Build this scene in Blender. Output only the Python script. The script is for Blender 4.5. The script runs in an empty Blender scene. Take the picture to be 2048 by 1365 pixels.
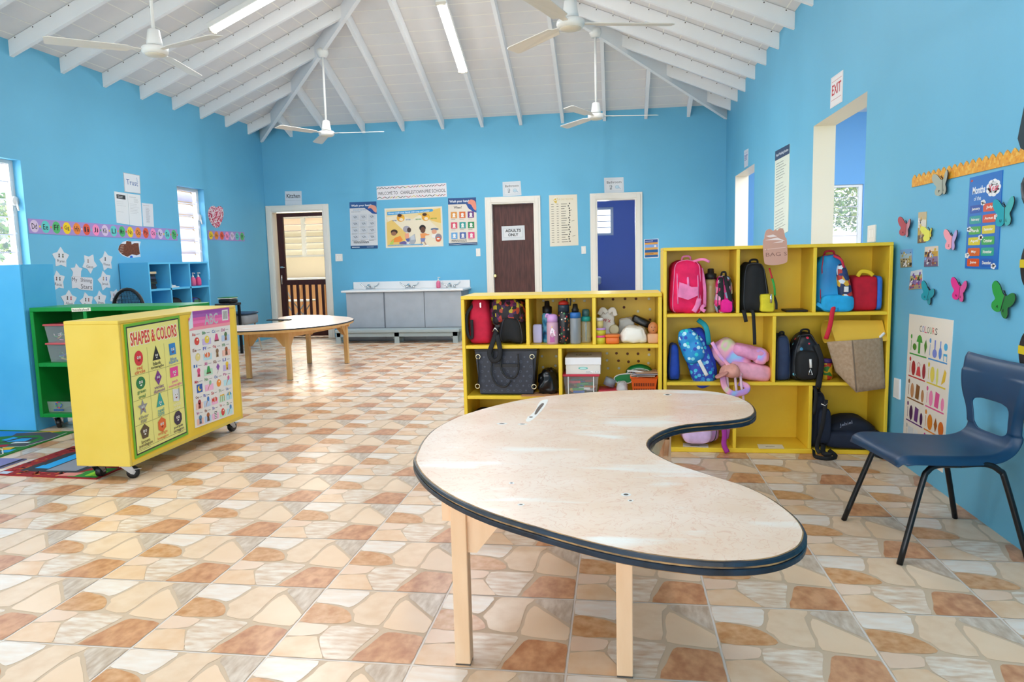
import bpy, math, random
from math import sin, cos, pi, radians as RAD
from mathutils import Vector, Matrix, noise

# ------------------------------------------------------------------ camera, light, exposure
C = bpy.context.scene.collection
sc = bpy.context.scene
FPX, YAW, PITCH, ROLL, CAMH = 1446.456, -0.14533, -0.11492, -0.02421, 1.2
_f = Vector((sin(YAW)*cos(PITCH), cos(YAW)*cos(PITCH), sin(PITCH)))
_r0 = Vector((cos(YAW), -sin(YAW), 0)); _u0 = _r0.cross(_f)
_r = _r0*cos(ROLL) + _u0*sin(ROLL); _u = -_r0*sin(ROLL) + _u0*cos(ROLL)
CAM = Vector((0, 0, CAMH))
cd = bpy.data.cameras.new('camera'); cam = bpy.data.objects.new('camera', cd); C.objects.link(cam)
cd.sensor_width = 36; cd.lens = 36*FPX/2048; cd.clip_start = .05; cd.clip_end = 200
cam.matrix_world = Matrix(((_r.x, _u.x, -_f.x, 0), (_r.y, _u.y, -_f.y, 0), (_r.z, _u.z, -_f.z, CAMH), (0, 0, 0, 1)))
sc.camera = cam

XL, XR, YB, YF, HW, SL = -5.513, 1.575, 10.98, -3.2, 3.30, 0.42      # room: side walls, back and front wall, wall height, roof slope
XC = (XL + XR)/2
w = bpy.data.worlds.new('world'); sc.world = w; w.use_nodes = True
wn = w.node_tree.nodes; bg = wn['Background']
bg.inputs[0].default_value = (.86, .93, 1, 1); bg.inputs[1].default_value = 2.2

def area(name, loc, size, power, direction, col=(1, 1, 1)):
    l = bpy.data.lights.new(name, 'AREA'); l.shape = 'RECTANGLE'; l.size, l.size_y = size
    l.energy = power; l.color = col
    o = bpy.data.objects.new(name, l); C.objects.link(o); o.location = loc
    o.rotation_euler = Vector(direction).to_track_quat('-Z', 'Y').to_euler(); return o
DAY = (1, .985, .96)
# fill panels added behind the camera, as daylight from assumed, unseen front wall openings
for i, x in enumerate((-4.3, -1.97, .36)):
    area('fill_front', (x, YF+.05, 1.55), (1.9, 2.3), 56, (0, 1, .62), DAY)
# daylight through the louvre windows of the left wall
for y in (5.9, 8.95):
    area('daylight_and_fill_left', (XL-.25, y, 1.7), (.6, 1.1), 16, (1, 0, 0), (.93, .97, 1))
for y in (-1.6, .9, 3.2):  # fill panels added along the left wall, where no windows are built
    area('daylight_and_fill_left', (XL+.03, y, 1.7), (1.1, 1.2), 26, (1, 0, -.1), DAY)
area('daylight_kitchen', (-5.9, 13.8, 1.7), (1.7, .9), 80, (0, -1, 0), (1, .9, .75))
area('daylight_bathroom', (-.6, 12.9, 1.8), (.9, .45), 22, (0, -1, -.2), (1, 1, 1))
area('fill_side_room', (3.3, 8.6, 2.9), (2.2, 3.5), 130, (0, .3, -1), (1, 1, 1))  # overhead fill panel added to light the side room, not at its window
sl = bpy.data.lights.new('sun', 'SUN'); sl.energy = 3; sl.angle = .02; so = bpy.data.objects.new('sun', sl); C.objects.link(so)
so.rotation_euler = Vector((-.5, -.12, -.86)).to_track_quat('-Z', 'Y').to_euler()
sc.view_settings.view_transform = 'Standard'; sc.view_settings.look = 'None'
sc.view_settings.exposure = 0.2; sc.view_settings.gamma = 1; sc.view_settings.use_curve_mapping = False
try:
    sc.cycles.use_denoising = True; sc.cycles.max_bounces = 7; sc.cycles.diffuse_bounces = 4
    sc.cycles.caustics_reflective = False; sc.cycles.caustics_refractive = False; sc.cycles.sample_clamp_indirect = 6
    sc.cycles.transparent_max_bounces = 12
except Exception: pass

# ------------------------------------------------------------------ measuring: where a line of sight meets a real plane
def ray(x, y): return _r*((x-1024)/FPX) - _u*((y-682.5)/FPX) + _f
def FL(x, y, z=0): d = ray(x, y); return CAM + d*((z-CAMH)/d.z)
def AY(x, y, Y): d = ray(x, y); return CAM + d*(Y/d.y)
def AX(x, y, X): d = ray(x, y); return CAM + d*(X/d.x)
def bx(x0, y0, x1, y1, Y):
    a = AY(x0, (y0+y1)/2, Y); b = AY(x1, (y0+y1)/2, Y); t = AY((x0+x1)/2, y0, Y); u = AY((x0+x1)/2, y1, Y)
    return a.x, b.x, u.z, t.z

# ------------------------------------------------------------------ materials
def lin(c):
    if isinstance(c, str): c = tuple(int(c[i:i+2], 16)/255 for i in (0, 2, 4))
    return tuple(v/12.92 if v <= .04045 else ((v+.055)/1.055)**2.4 for v in c[:3]) + (1,)
_M = {}
def mat(c, rough=.6, metal=0, var=0, scale=12, bump=0, spec=.4, trans=0, c2=None, stretch=None, key=None, coord='Object', detail=4, emit=0, sheen=0):
    k = (c, rough, metal, var, scale, bump, spec, trans, c2, stretch, coord, emit)
    if k in _M: return _M[k]
    m = bpy.data.materials.new('m_'+str(c)); m.use_nodes = True; nt = m.node_tree; b = nt.nodes['Principled BSDF']
    b.inputs['Roughness'].default_value = rough; b.inputs['Metallic'].default_value = metal
    b.inputs['Specular IOR Level'].default_value = spec; b.inputs['Base Color'].default_value = lin(c)
    m.diffuse_color = lin(c)
    if trans: b.inputs['Transmission Weight'].default_value = trans
    if emit: b.inputs['Emission Color'].default_value = lin(c); b.inputs['Emission Strength'].default_value = emit
    if var or bump or c2:
        tc = nt.nodes.new('ShaderNodeTexCoord'); mp = nt.nodes.new('ShaderNodeMapping'); nz = nt.nodes.new('ShaderNodeTexNoise')
        nt.links.new(tc.outputs[coord], mp.inputs[0]); nt.links.new(mp.outputs[0], nz.inputs['Vector'])
        if stretch: mp.inputs['Scale'].default_value = stretch
        nz.inputs['Scale'].default_value = scale; nz.inputs['Detail'].default_value = detail
        if var or c2:
            r = nt.nodes.new('ShaderNodeValToRGB'); nt.links.new(nz.outputs[0], r.inputs[0]); nt.links.new(r.outputs[0], b.inputs['Base Color'])
            L = lin(c); r.color_ramp.elements[0].position = .32; r.color_ramp.elements[1].position = .68
            r.color_ramp.elements[0].color = lin(c2) if c2 else tuple(v*(1-var) for v in L[:3])+(1,)
            r.color_ramp.elements[1].color = L if c2 else tuple(min(1, v*(1+var)) for v in L[:3])+(1,)
        if bump:
            bp = nt.nodes.new('ShaderNodeBump'); bp.inputs['Strength'].default_value = bump; bp.inputs['Distance'].default_value = .01
            nt.links.new(nz.outputs[0], bp.inputs['Height']); nt.links.new(bp.outputs[0], b.inputs['Normal'])
    _M[k] = m; return m
def patch_mat(cols, scale=14, rough=.6, name='patches', feature='F1', rnd=1, stops=None):
    """cloth or paper print: random cells of several colours"""
    m = bpy.data.materials.new(name); m.use_nodes = True; nt = m.node_tree; b = nt.nodes['Principled BSDF']; b.inputs['Roughness'].default_value = rough
    tc = nt.nodes.new('ShaderNodeTexCoord'); v = nt.nodes.new('ShaderNodeTexVoronoi'); v.inputs['Scale'].default_value = scale; v.inputs['Randomness'].default_value = rnd
    nt.links.new(tc.outputs['Object'], v.inputs['Vector'])
    s = nt.nodes.new('ShaderNodeSeparateColor'); r = nt.nodes.new('ShaderNodeValToRGB'); r.color_ramp.interpolation = 'CONSTANT'
    nt.links.new(v.outputs['Color'], s.inputs[0]); nt.links.new(s.outputs[0], r.inputs[0]); nt.links.new(r.outputs[0], b.inputs['Base Color'])
    e = r.color_ramp.elements
    while len(e) < len(cols): e.new(.5)
    for i, c in enumerate(cols): e[i].position = (stops[i] if stops else i/len(cols)); e[i].color = lin(c)
    return m
def dot_mat(base, cols, scale=30, size=.28, rough=.6):
    """cloth with scattered coloured spots on a plain ground"""
    m = patch_mat(cols, scale, rough, 'spots'); nt = m.node_tree; b = nt.nodes['Principled BSDF']
    v = next(n for n in nt.nodes if n.type == 'TEX_VORONOI'); r = next(n for n in nt.nodes if n.type == 'VALTORGB')
    lt = nt.nodes.new('ShaderNodeMath'); lt.operation = 'LESS_THAN'; lt.inputs[1].default_value = size
    nt.links.new(v.outputs['Distance'], lt.inputs[0])
    mx = nt.nodes.new('ShaderNodeMix'); mx.data_type = 'RGBA'; mx.inputs[6].default_value = lin(base)
    nt.links.new(lt.outputs[0], mx.inputs[0]); nt.links.new(r.outputs[0], mx.inputs[7]); nt.links.new(mx.outputs[2], b.inputs['Base Color'])
    return m
def grad_mat(stops, scale=3, rough=.6, coord='Object', nscale=4):
    """soft watery blend of several colours"""
    m = bpy.data.materials.new('blend'); m.use_nodes = True; nt = m.node_tree; b = nt.nodes['Principled BSDF']; b.inputs['Roughness'].default_value = rough
    tc = nt.nodes.new('ShaderNodeTexCoord'); n = nt.nodes.new('ShaderNodeTexNoise'); n.inputs['Scale'].default_value = nscale; n.inputs['Detail'].default_value = 1
    r = nt.nodes.new('ShaderNodeValToRGB'); nt.links.new(tc.outputs[coord], n.inputs['Vector']); nt.links.new(n.outputs[0], r.inputs[0]); nt.links.new(r.outputs[0], b.inputs['Base Color'])
    e = r.color_ramp.elements
    while len(e) < len(stops): e.new(.5)
    for i, c in enumerate(stops): e[i].position = .3+.4*i/(len(stops)-1); e[i].color = lin(c)
    return m
def clear_mat(c='ffffff', alpha=.35, rough=.15, key='x'):
    k = ('clear', c, alpha, rough)
    if k in _M: return _M[k]
    m = bpy.data.materials.new('clear'); m.use_nodes = True; nt = m.node_tree; b = nt.nodes['Principled BSDF']; out = nt.nodes['Material Output']
    b.inputs['Base Color'].default_value = lin(c); b.inputs['Roughness'].default_value = rough
    t = nt.nodes.new('ShaderNodeBsdfTransparent'); mx = nt.nodes.new('ShaderNodeMixShader'); mx.inputs[0].default_value = alpha
    nt.links.new(t.outputs[0], mx.inputs[1]); nt.links.new(b.outputs[0], mx.inputs[2]); nt.links.new(mx.outputs[0], out.inputs[0])
    _M[k] = m; return m

# ------------------------------------------------------------------ mesh collector
def soft(c, d, e, e2, fn, nz, ns, seed, ph, th, out=0):
    """a point of a rounded, slightly creased body at latitude ph and longitude th"""
    sp = lambda v, k: math.copysign(abs(v)**k, v)
    q = Vector((sp(cos(ph), e)*sp(cos(th), e2), sp(cos(ph), e)*sp(sin(th), e2), sp(sin(ph), e)))
    if fn: q = Vector(fn(q.x, q.y, q.z))
    p = Vector((q.x*d[0]/2, q.y*d[1]/2, q.z*d[2]/2)); o = p.normalized()
    if nz:
        s_ = Vector((seed*3.7, seed, 0)); k = noise.noise((p+s_)*ns)+.4*noise.noise((p+s_)*ns*2.3)-.9*abs(noise.noise((p-s_)*ns*1.6))
        p += o*k*nz
    return Vector(c)+p+o*out
class MB:
    def __init__(s): s.v = []; s.f = []; s.m = []; s.sm = []; s.mats = []
    def mi(s, m):
        if m is None: return 0
        if m not in s.mats: s.mats.append(m)
        return s.mats.index(m)
    def add(s, vs, fs, m=None, smooth=False):
        n = len(s.v); s.v += [Vector(p) for p in vs]; k = s.mi(m)
        for f in fs: s.f.append([n+i for i in f]); s.m.append(k); s.sm.append(smooth)
        return s
    def box(s, x0, x1, y0, y1, z0, z1, m=None, bev=0):
        if bev and bev*2.2 < min(x1-x0, y1-y0, z1-z0):
            b = bev; V = []
            for sx in (0, 1):
                for sy in (0, 1):
                    for sz in (0, 1):
                        X, Y, Z = (x0, x1)[sx], (y0, y1)[sy], (z0, z1)[sz]
                        dx, dy, dz = (b, -b)[sx], (b, -b)[sy], (b, -b)[sz]
                        V += [(X, Y+dy, Z+dz), (X+dx, Y, Z+dz), (X+dx, Y+dy, Z)]
            def i(sx, sy, sz, k): return (sx*4+sy*2+sz)*3+k
            F = [[i(0,0,0,0), i(0,0,1,0), i(0,1,1,0), i(0,1,0,0)], [i(1,0,0,0), i(1,1,0,0), i(1,1,1,0), i(1,0,1,0)],
                 [i(0,0,0,1), i(1,0,0,1), i(1,0,1,1), i(0,0,1,1)], [i(0,1,0,1), i(0,1,1,1), i(1,1,1,1), i(1,1,0,1)],
                 [i(0,0,0,2), i(0,1,0,2), i(1,1,0,2), i(1,0,0,2)], [i(0,0,1,2), i(1,0,1,2), i(1,1,1,2), i(0,1,1,2)]]
            for a in (0, 1):
                for c in (0, 1):
                    F += [[i(0,a,c,1), i(1,a,c,1), i(1,a,c,2), i(0,a,c,2)], [i(a,0,c,0), i(a,1,c,0), i(a,1,c,2), i(a,0,c,2)], [i(a,c,0,0), i(a,c,1,0), i(a,c,1,1), i(a,c,0,1)]]
                    F += [[i(0,a,c,k) for k in range(3)], [i(1,a,c,k) for k in range(3)]]
            return s.add(V, F, m)
        V = [(x0,y0,z0),(x1,y0,z0),(x1,y1,z0),(x0,y1,z0),(x0,y0,z1),(x1,y0,z1),(x1,y1,z1),(x0,y1,z1)]
        return s.add(V, [(0,3,2,1),(4,5,6,7),(0,1,5,4),(1,2,6,5),(2,3,7,6),(3,0,4,7)], m)
    def tube(s, path, r, n=10, m=None, closed=False, flat=1, caps=True, up=None):
        P = [Vector(p) for p in path]; k = len(P); rs = r if isinstance(r, (list, tuple)) else [r]*k; V = []; ref = None
        for i, p in enumerate(P):
            a = P[(i-1) % k] if (closed or i) else P[0]; b = P[(i+1) % k] if (closed or i < k-1) else P[-1]
            d = (b-a).normalized() if (b-a).length > 1e-9 else Vector((0, 0, 1))
            if up is not None: x = Vector(up).cross(d)
            elif ref is None: x = d.cross(Vector((0, 0, 1)) if abs(d.z) < .9 else Vector((1, 0, 0)))
            else: x = ref - d*ref.dot(d)
            if x.length < 1e-6: x = d.orthogonal()
            x.normalize(); ref = x; y = d.cross(x)
            for j in range(n):
                t = 2*pi*j/n; V.append(p + x*(cos(t)*rs[i]) + y*(sin(t)*rs[i]*flat))
        F = []
        for i in range(k if closed else k-1):
            for j in range(n):
                a = i*n+j; b = i*n+(j+1) % n; c = ((i+1) % k)*n+(j+1) % n; d = ((i+1) % k)*n+j; F.append((a, b, c, d))
        s.add(V, F, m, True)
        if not closed and caps:
            n0 = len(s.v)-len(V); s.f.append([n0+j for j in range(n)][::-1]); s.f.append([n0+(k-1)*n+j for j in range(n)])
            s.m += [s.mi(m)]*2; s.sm += [False]*2
        return s
    def lathe(s, prof, c=(0, 0, 0), n=24, m=None, axis='z', smooth=True):
        V = []; F = []; c = Vector(c)
        for r, h in prof:
            for j in range(n):
                t = 2*pi*j/n; q = (r*cos(t), r*sin(t), h)
                if axis == 'x': q = (h, q[0], q[1])
                if axis == 'y': q = (q[0], h, q[1])
                V.append(c+Vector(q))
        for i in range(len(prof)-1):
            for j in range(n): F.append((i*n+j, i*n+(j+1) % n, (i+1)*n+(j+1) % n, (i+1)*n+j))
        F += [tuple(range(n))[::-1], tuple((len(prof)-1)*n+j for j in range(n))]
        k = len(F); s.add(V, F, m, smooth); s.sm[-1] = s.sm[-2] = False; return s
    def sbox(s, c, d, m=None, e=.35, n=24, fn=None, e2=None, nz=0, ns=6, seed=0):
        """rounded box / cushion: superellipsoid with corner exponent e, size d; fn bends it in unit coordinates; nz wrinkles"""
        V = []; F = []; N2 = n*2
        for i in range(n+1):
            for j in range(N2): V.append(soft(c, d, e, e2 or e, fn, nz, ns, seed, -pi/2+pi*i/n, 2*pi*j/N2))
        for i in range(n):
            for j in range(N2): F.append((i*N2+j, i*N2+(j+1) % N2, (i+1)*N2+(j+1) % N2, (i+1)*N2+j))
        return s.add(V, F, m, True)
    def prism(s, pts, z0, z1, m=None, axis='z', side=None):
        """outline extruded along an axis"""
        n = len(pts)
        def P(a, b, h): return {'z': (a, b, h), 'x': (h, a, b), 'y': (a, h, b)}[axis]
        V = [P(a, b, z0) for a, b in pts]+[P(a, b, z1) for a, b in pts]
        s.add(V, [tuple(range(n))[::-1], tuple(range(n, 2*n))], m)
        k = s.mi(side or m); n0 = len(s.v)-2*n
        for i in range(n): s.f.append([n0+i, n0+(i+1) % n, n0+n+(i+1) % n, n0+n+i]); s.m.append(k); s.sm.append(False)
        return s
    def xf(s, M, start=0):
        for i in range(start, len(s.v)): s.v[i] = M @ s.v[i]
        return s
    def build(s, name, m=None, parent=None, label=None, cat=None, group=None, kind=None, origin=None, mods=()):
        me = bpy.data.meshes.new(name)
        o = bpy.data.objects.new(name, me); C.objects.link(o)
        if parent is not None: org = Vector(parent['org'])
        elif origin is not None: org = Vector(origin)
        else:
            xs = [p.x for p in s.v]; ys = [p.y for p in s.v]; zs = [p.z for p in s.v]
            org = Vector(((min(xs)+max(xs))/2, (min(ys)+max(ys))/2, min(zs)))
        o['org'] = tuple(org)
        if parent is not None: o.parent = parent
        else: o.location = org
        me.from_pydata([p-org for p in s.v], [], s.f); me.update()
        mats = s.mats or [m]
        for q in mats: me.materials.append(q or m)
        for i, p in enumerate(me.polygons): p.material_index = s.m[i]; p.use_smooth = s.sm[i]
        if label: o['label'] = label
        if cat: o['category'] = cat
        if group: o['group'] = group
        if kind: o['kind'] = kind
        for k, kw in mods:
            md = o.modifiers.new(k, k)
            for a, b in kw.items(): setattr(md, a, b)
        return o
def thing(name, label, cat, loc, group=None):
    o = bpy.data.objects.new(name, None); C.objects.link(o); o.location = loc; o['org'] = tuple(loc)
    o.empty_display_size = .05; o['label'] = label; o['category'] = cat
    if group: o['group'] = group
    return o
def struct(name, mb, m=None, parent=None): return mb.build(name, m, parent, kind='structure')
def smooth_closed(pts, k=8):
    n = len(pts); out = []
    for i in range(n):
        p0, p1, p2, p3 = (Vector(pts[(i+j-1) % n]) for j in range(4))
        for t in range(k):
            t /= k; out.append(.5*((2*p1)+(p2-p0)*t+(2*p0-5*p1+4*p2-p3)*t*t+(3*p1-p0-3*p2+p3)*t**3))
    return out
def smooth_open(pts, k=6):
    P = [Vector(p) for p in pts]; P = [P[0]*2-P[1]]+P+[P[-1]*2-P[-2]]; out = []
    for i in range(1, len(P)-2):
        p0, p1, p2, p3 = P[i-1:i+3]
        for t in range(k):
            t /= k; out.append(.5*((2*p1)+(p2-p0)*t+(2*p0-5*p1+4*p2-p3)*t*t+(3*p1-p0-3*p2+p3)*t**3))
    return out+[P[-2]]

# ------------------------------------------------------------------ printed sheets: flat artwork on a wall or a panel
_T = {}
def text_mesh(s, bold=0):
    if (s, bold) in _T: return _T[(s, bold)]
    cu = bpy.data.curves.new('t', 'FONT'); cu.body = s; cu.resolution_u = 2; cu.offset = bold
    o = bpy.data.objects.new('t', cu); C.objects.link(o)
    me = bpy.data.meshes.new_from_object(o.evaluated_get(bpy.context.evaluated_depsgraph_get()))
    V = [(v.co.x, v.co.y) for v in me.vertices]; F = [tuple(p.vertices) for p in me.polygons]
    bpy.data.objects.remove(o); bpy.data.curves.remove(cu); bpy.data.meshes.remove(me)
    x0 = min(v[0] for v in V); x1 = max(v[0] for v in V); y0 = min(v[1] for v in V); y1 = max(v[1] for v in V)
    V = [((x-x0)/(x1-x0), (y-y0)/(y1-y0)) for x, y in V]
    _T[(s, bold)] = (V, F); return _T[(s, bold)]
class Art:
    """artwork in sheet units (0..W, 0..H, y up); put() lays it on four corners TL, TR, BR, BL"""
    def __init__(s, W, H, base=None, rough=.5, outline=None):
        s.W, s.H, s.it, s.rough = W, H, [], rough; s.base = base; s.outline = outline or [(0, 0), (W, 0), (W, H), (0, H)]; s.L = 0
    def P(s, pts, c, L=None):
        s.L += 1; n = len(pts); s.it.append((list(pts), [tuple(range(n))], c, s.L if L is None else L)); return s
    def R(s, x0, y0, x1, y1, c, L=None): return s.P([(x0, y0), (x1, y0), (x1, y1), (x0, y1)], c, L)
    def E(s, x, y, rx, ry, c, n=20, a0=0, a1=360, L=None):
        return s.P([(x+rx*cos(RAD(a0+(a1-a0)*i/n)), y+ry*sin(RAD(a0+(a1-a0)*i/n))) for i in range(n if a1-a0 == 360 else n+1)], c, L)
    def star(s, x, y, r, c, k=.45, n=5, rot=90):
        return s.P([(x+(r if i % 2 == 0 else r*k)*cos(RAD(rot+180/n*i)), y+(r if i % 2 == 0 else r*k)*sin(RAD(rot+180/n*i))) for i in range(2*n)], c)
    def ngon(s, x, y, r, n, c, rot=90, sy=1): return s.P([(x+r*cos(RAD(rot+360/n*i)), y+sy*r*sin(RAD(rot+360/n*i))) for i in range(n)], c)
    def line(s, pts, wd, c, L=None):
        V = []; F = []
        for (xa, ya), (xb, yb) in zip(pts, pts[1:]):
            l = math.hypot(xb-xa, yb-ya) or 1; nx, ny = -(yb-ya)/l*wd/2, (xb-xa)/l*wd/2; k = len(V)
            V += [(xa+nx, ya+ny), (xa-nx, ya-ny), (xb-nx, yb-ny), (xb+nx, yb+ny)]; F.append((k, k+1, k+2, k+3))
        s.L += 1; s.it.append((V, F, c, s.L if L is None else L)); return s
    def ring(s, x, y, r, wd, c, n=20): return s.line([(x+r*cos(2*pi*i/n), y+r*sin(2*pi*i/n)) for i in range(n+1)], wd, c)
    def T(s, t, x0, y0, x1, y1, c, bold=.0, slant=0, rise=0):
        V, F = text_mesh(t, bold); s.L += 1
        s.it.append(([(x0+u*(x1-x0)+v*slant, y0+v*(y1-y0)+u*rise) for u, v in V], F, c, s.L)); return s
    def scrib(s, x0, y0, x1, y1, rows, c, wd=None, seed=1, frac=.9):
        """rows of small print"""
        rn = random.Random(seed); dy = (y1-y0)/rows; V = []; F = []
        for i in range(rows):
            y = y1-(i+.5)*dy; x = x0; e = x0+(x1-x0)*rn.uniform(frac*.7, frac)
            while x < e:
                l = rn.uniform(.04, .11)*(x1-x0); k = len(V); h = (wd or dy*.35)/2
                V += [(x, y-h), (min(x+l, x1), y-h), (min(x+l, x1), y+h), (x, y+h)]; F.append((k, k+1, k+2, k+3)); x += l+.02*(x1-x0)
        s.L += 1; s.it.append((V, F, c, s.L)); return s
    def put(s, name, q, label=None, cat=None, parent=None, group=None, th=.003, nrm=None, lift=.0005, curl=0, sub=1, rough=None):
        TL, TR, BR, BL = [Vector(p) for p in q]
        n = (TR-TL).cross(BL-TL).normalized() if nrm is None else Vector(nrm).normalized()
        if nrm is None:
            ctr = (TL+BR)/2
            if n.dot(CAM-ctr) < 0: n = -n
        def mp(x, y, h):
            u, v = x/s.W, 1-y/s.H
            p = (TL*(1-u)+TR*u)*(1-v)+(BL*(1-u)+BR*u)*v
            if curl: h += curl*(max(0, abs(2*u-1)-.7)/.3)**2*(v if v > .5 else 0)*2
            return p+n*(th+h)
        mb = MB(); bm = mat(s.base, s.rough) if isinstance(s.base, str) else s.base
        k = len(s.outline); O = s.outline
        mb.add([mp(x, y, 0) for x, y in O]+[mp(x, y, -th) for x, y in O], [tuple(range(k)), tuple(range(k, 2*k))[::-1]]+[(i, (i+1) % k, k+(i+1) % k, k+i) for i in range(k)], bm)
        rk = {l: i+1 for i, l in enumerate(sorted({i[3] for i in s.it}))}; stp = .00012
        for V, F, c, L in s.it:
            cm = mat(c, s.rough) if isinstance(c, str) else c
            mb.add([mp(x, y, rk[L]*stp) for x, y in V], F, cm)
        return mb.build(name, None, parent, label, cat, group)

# ------------------------------------------------------------------ the room
WALL = mat('69b7db', .55, var=.03, scale=1.3, detail=3)
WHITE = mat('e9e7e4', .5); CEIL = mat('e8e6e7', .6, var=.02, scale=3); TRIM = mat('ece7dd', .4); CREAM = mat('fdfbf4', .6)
SIDEBLUE = mat('6aa6dc', .6); BATHBLUE = mat('6f82c4', .6)

STONES = dict(
 white1=[(0.013,0.98),(0.183,0.983),(0.372,0.978),(0.37,0.887),(0.345,0.775),(0.3,0.712),(0.231,0.739),(0.115,0.76),(0.013,0.778)],
 brown1=[(0.013,0.742),(0.126,0.743),(0.251,0.702),(0.32,0.651),(0.368,0.586),(0.39,0.51),(0.331,0.471),(0.207,0.464),(0.013,0.476)],
 pink1=[(0.013,0.453),(0.126,0.452),(0.255,0.431),(0.251,0.359),(0.235,0.318),(0.203,0.301),(0.013,0.272)],
 or1=[(0.013,0.244),(0.216,0.279),(0.244,0.253),(0.32,0.124),(0.379,0.013),(0.205,0.013),(0.013,0.013)],
 rough1=[(0.279,0.425),(0.399,0.443),(0.586,0.43),(0.645,0.4),(0.608,0.261),(0.575,0.133),(0.55,0.013),(0.403,0.013),(0.327,0.124),(0.261,0.255),(0.259,0.312)],
 brown2=[(0.717,0.386),(0.834,0.377),(0.982,0.344),(0.987,0.181),(0.987,0.013),(0.786,0.013),(0.584,0.013),(0.635,0.187),(0.675,0.322)],
 beige1=[(0.436,0.98),(0.691,0.98),(0.647,0.876),(0.636,0.662),(0.619,0.47),(0.464,0.484),(0.41,0.525),(0.385,0.617),(0.345,0.678),(0.395,0.834)],
 beige2=[(0.702,0.869),(0.78,0.797),(0.987,0.57),(0.987,0.47),(0.972,0.4),(0.821,0.415),(0.658,0.448),(0.662,0.582),(0.662,0.741)],
 grey1=[(0.723,0.975),(0.987,0.98),(0.987,0.782),(0.985,0.621),(0.79,0.835),(0.719,0.904)])
SM = dict(white1=mat('efe6dc', .3, c2='e9d6c4', scale=14, stretch=(1, 3, 1), coord='Object', detail=6),
 brown1=mat('dfb186', .3, c2='c48a58', scale=30, detail=8), pink1=mat('f0d6bf', .3, c2='e8c6aa', scale=5),
 or1=mat('efd2b4', .3, c2='e4bb92', scale=12, detail=6), rough1=mat('f0e4d5', .3, c2='d3b395', scale=15, stretch=(1, 3.4, 1), detail=12),
 brown2=mat('dca67c', .3, c2='b87d58', scale=20, stretch=(1.5, 1, 1), detail=9), beige1=mat('ecd2b6', .3, c2='e2c3a3', scale=18, detail=7),
 beige2=mat('f1d6b9', .3, c2='e9c8a6', scale=4, detail=5), grey1=mat('dccdbd', .3, c2='b9a28c', scale=15, stretch=(3.4, 1, 1), detail=9))
TX0, TY0, TS = -1.531, 1.965, .459
fl = MB(); fl.box(XL-.2, XR+.2, YF-.1, YB+.2, -.12, -.0015, mat('e5dcd4', .35))
jt = mat('cfb79c', .5)
S2 = {k: smooth_closed(v, 2) for k, v in STONES.items()}
for i in range(-9, 7):
    for j in range(-12, 20):
        X, Y = TX0+i*TS, TY0+j*TS
        g = .007
        fl.add([(X+a*TS, Y+b*TS, -.0007) for a, b in ((g, g), (1-g, g), (1-g, 1-g), (g, 1-g))], [(0, 1, 2, 3)], jt)
        for k, pts in S2.items():
            fl.add([(X+min(max(a, g), 1-g)*TS, Y+min(max(b, g), 1-g)*TS, 0) for a, b in pts], [tuple(range(len(pts)))], SM[k])
struct('floor', fl)

def wall(name, axis, c0, c1, a0, a1, z0, z1, holes, m, hole_m=None):
    """wall slab between c0 and c1 on one axis, running a0..a1 on the other, with openings (a, a, z, z)"""
    mb = MB(); A = sorted({a0, a1, *[h[0] for h in holes], *[h[1] for h in holes]}); Z = sorted({z0, z1, *[h[2] for h in holes], *[h[3] for h in holes]})
    hit = lambda a, z: any(h[0] < a < h[1] and h[2] < z < h[3] for h in holes)
    def quad(p, mm): mb.add(p, [(0, 1, 2, 3)], mm)
    def P(c, a, z): return (c, a, z) if axis == 'x' else (a, c, z)
    for i in range(len(A)-1):
        for j in range(len(Z)-1):
            if hit((A[i]+A[i+1])/2, (Z[j]+Z[j+1])/2): continue
            for c in (c0, c1): quad([P(c, A[i], Z[j]), P(c, A[i+1], Z[j]), P(c, A[i+1], Z[j+1]), P(c, A[i], Z[j+1])], m)
    for h in holes:
        for q in ([(h[0], h[2]), (h[0], h[3])], [(h[1], h[2]), (h[1], h[3])], [(h[0], h[3]), (h[1], h[3])], [(h[0], h[2]), (h[1], h[2])]):
            (a, z), (b, y) = q; quad([P(c0, a, z), P(c0, b, y), P(c1, b, y), P(c1, a, z)], hole_m or m)
    for q in ([(a0, z0), (a0, z1)], [(a1, z0), (a1, z1)], [(a0, z1), (a1, z1)]):
        (a, z), (b, y) = q; quad([P(c0, a, z), P(c0, b, y), P(c1, b, y), P(c1, a, z)], m)
    return struct(name, mb)
W1, W2 = (5.58, 6.195, 1.0, 2.215), (8.64, 9.25, 1.0, 2.215)
KD, AD, BD = (-5.42, -4.545, 0, 2.02), (-1.885, -1.21, 0, 2.03), (-.30, .298, 0, 2.03)
wall('wall_left', 'x', XL-.17, XL, YF, YB+.15, -.01, HW+.05, [W1, W2], WALL)
wall('wall_back', 'y', YB, YB+.15, XL-.17, XR+.17, -.01, HW+.05, [KD, AD, BD], WALL, TRIM)
O1, O2 = (4.99, 6.258, 0, 2.19), (8.79, 10.15, 0, 2.205)
wall('wall_right', 'x', XR, XR+.17, YF, YB+.15, -.01, HW+.05, [O1, O2], WALL, TRIM)
wall('wall_front', 'y', YF-.15, YF, XL-.17, XR+.17, -.01, 5.0, [(x-1, x+1, .35, 2.75) for x in (-4.3, -1.97, .36)], WALL)

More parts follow.
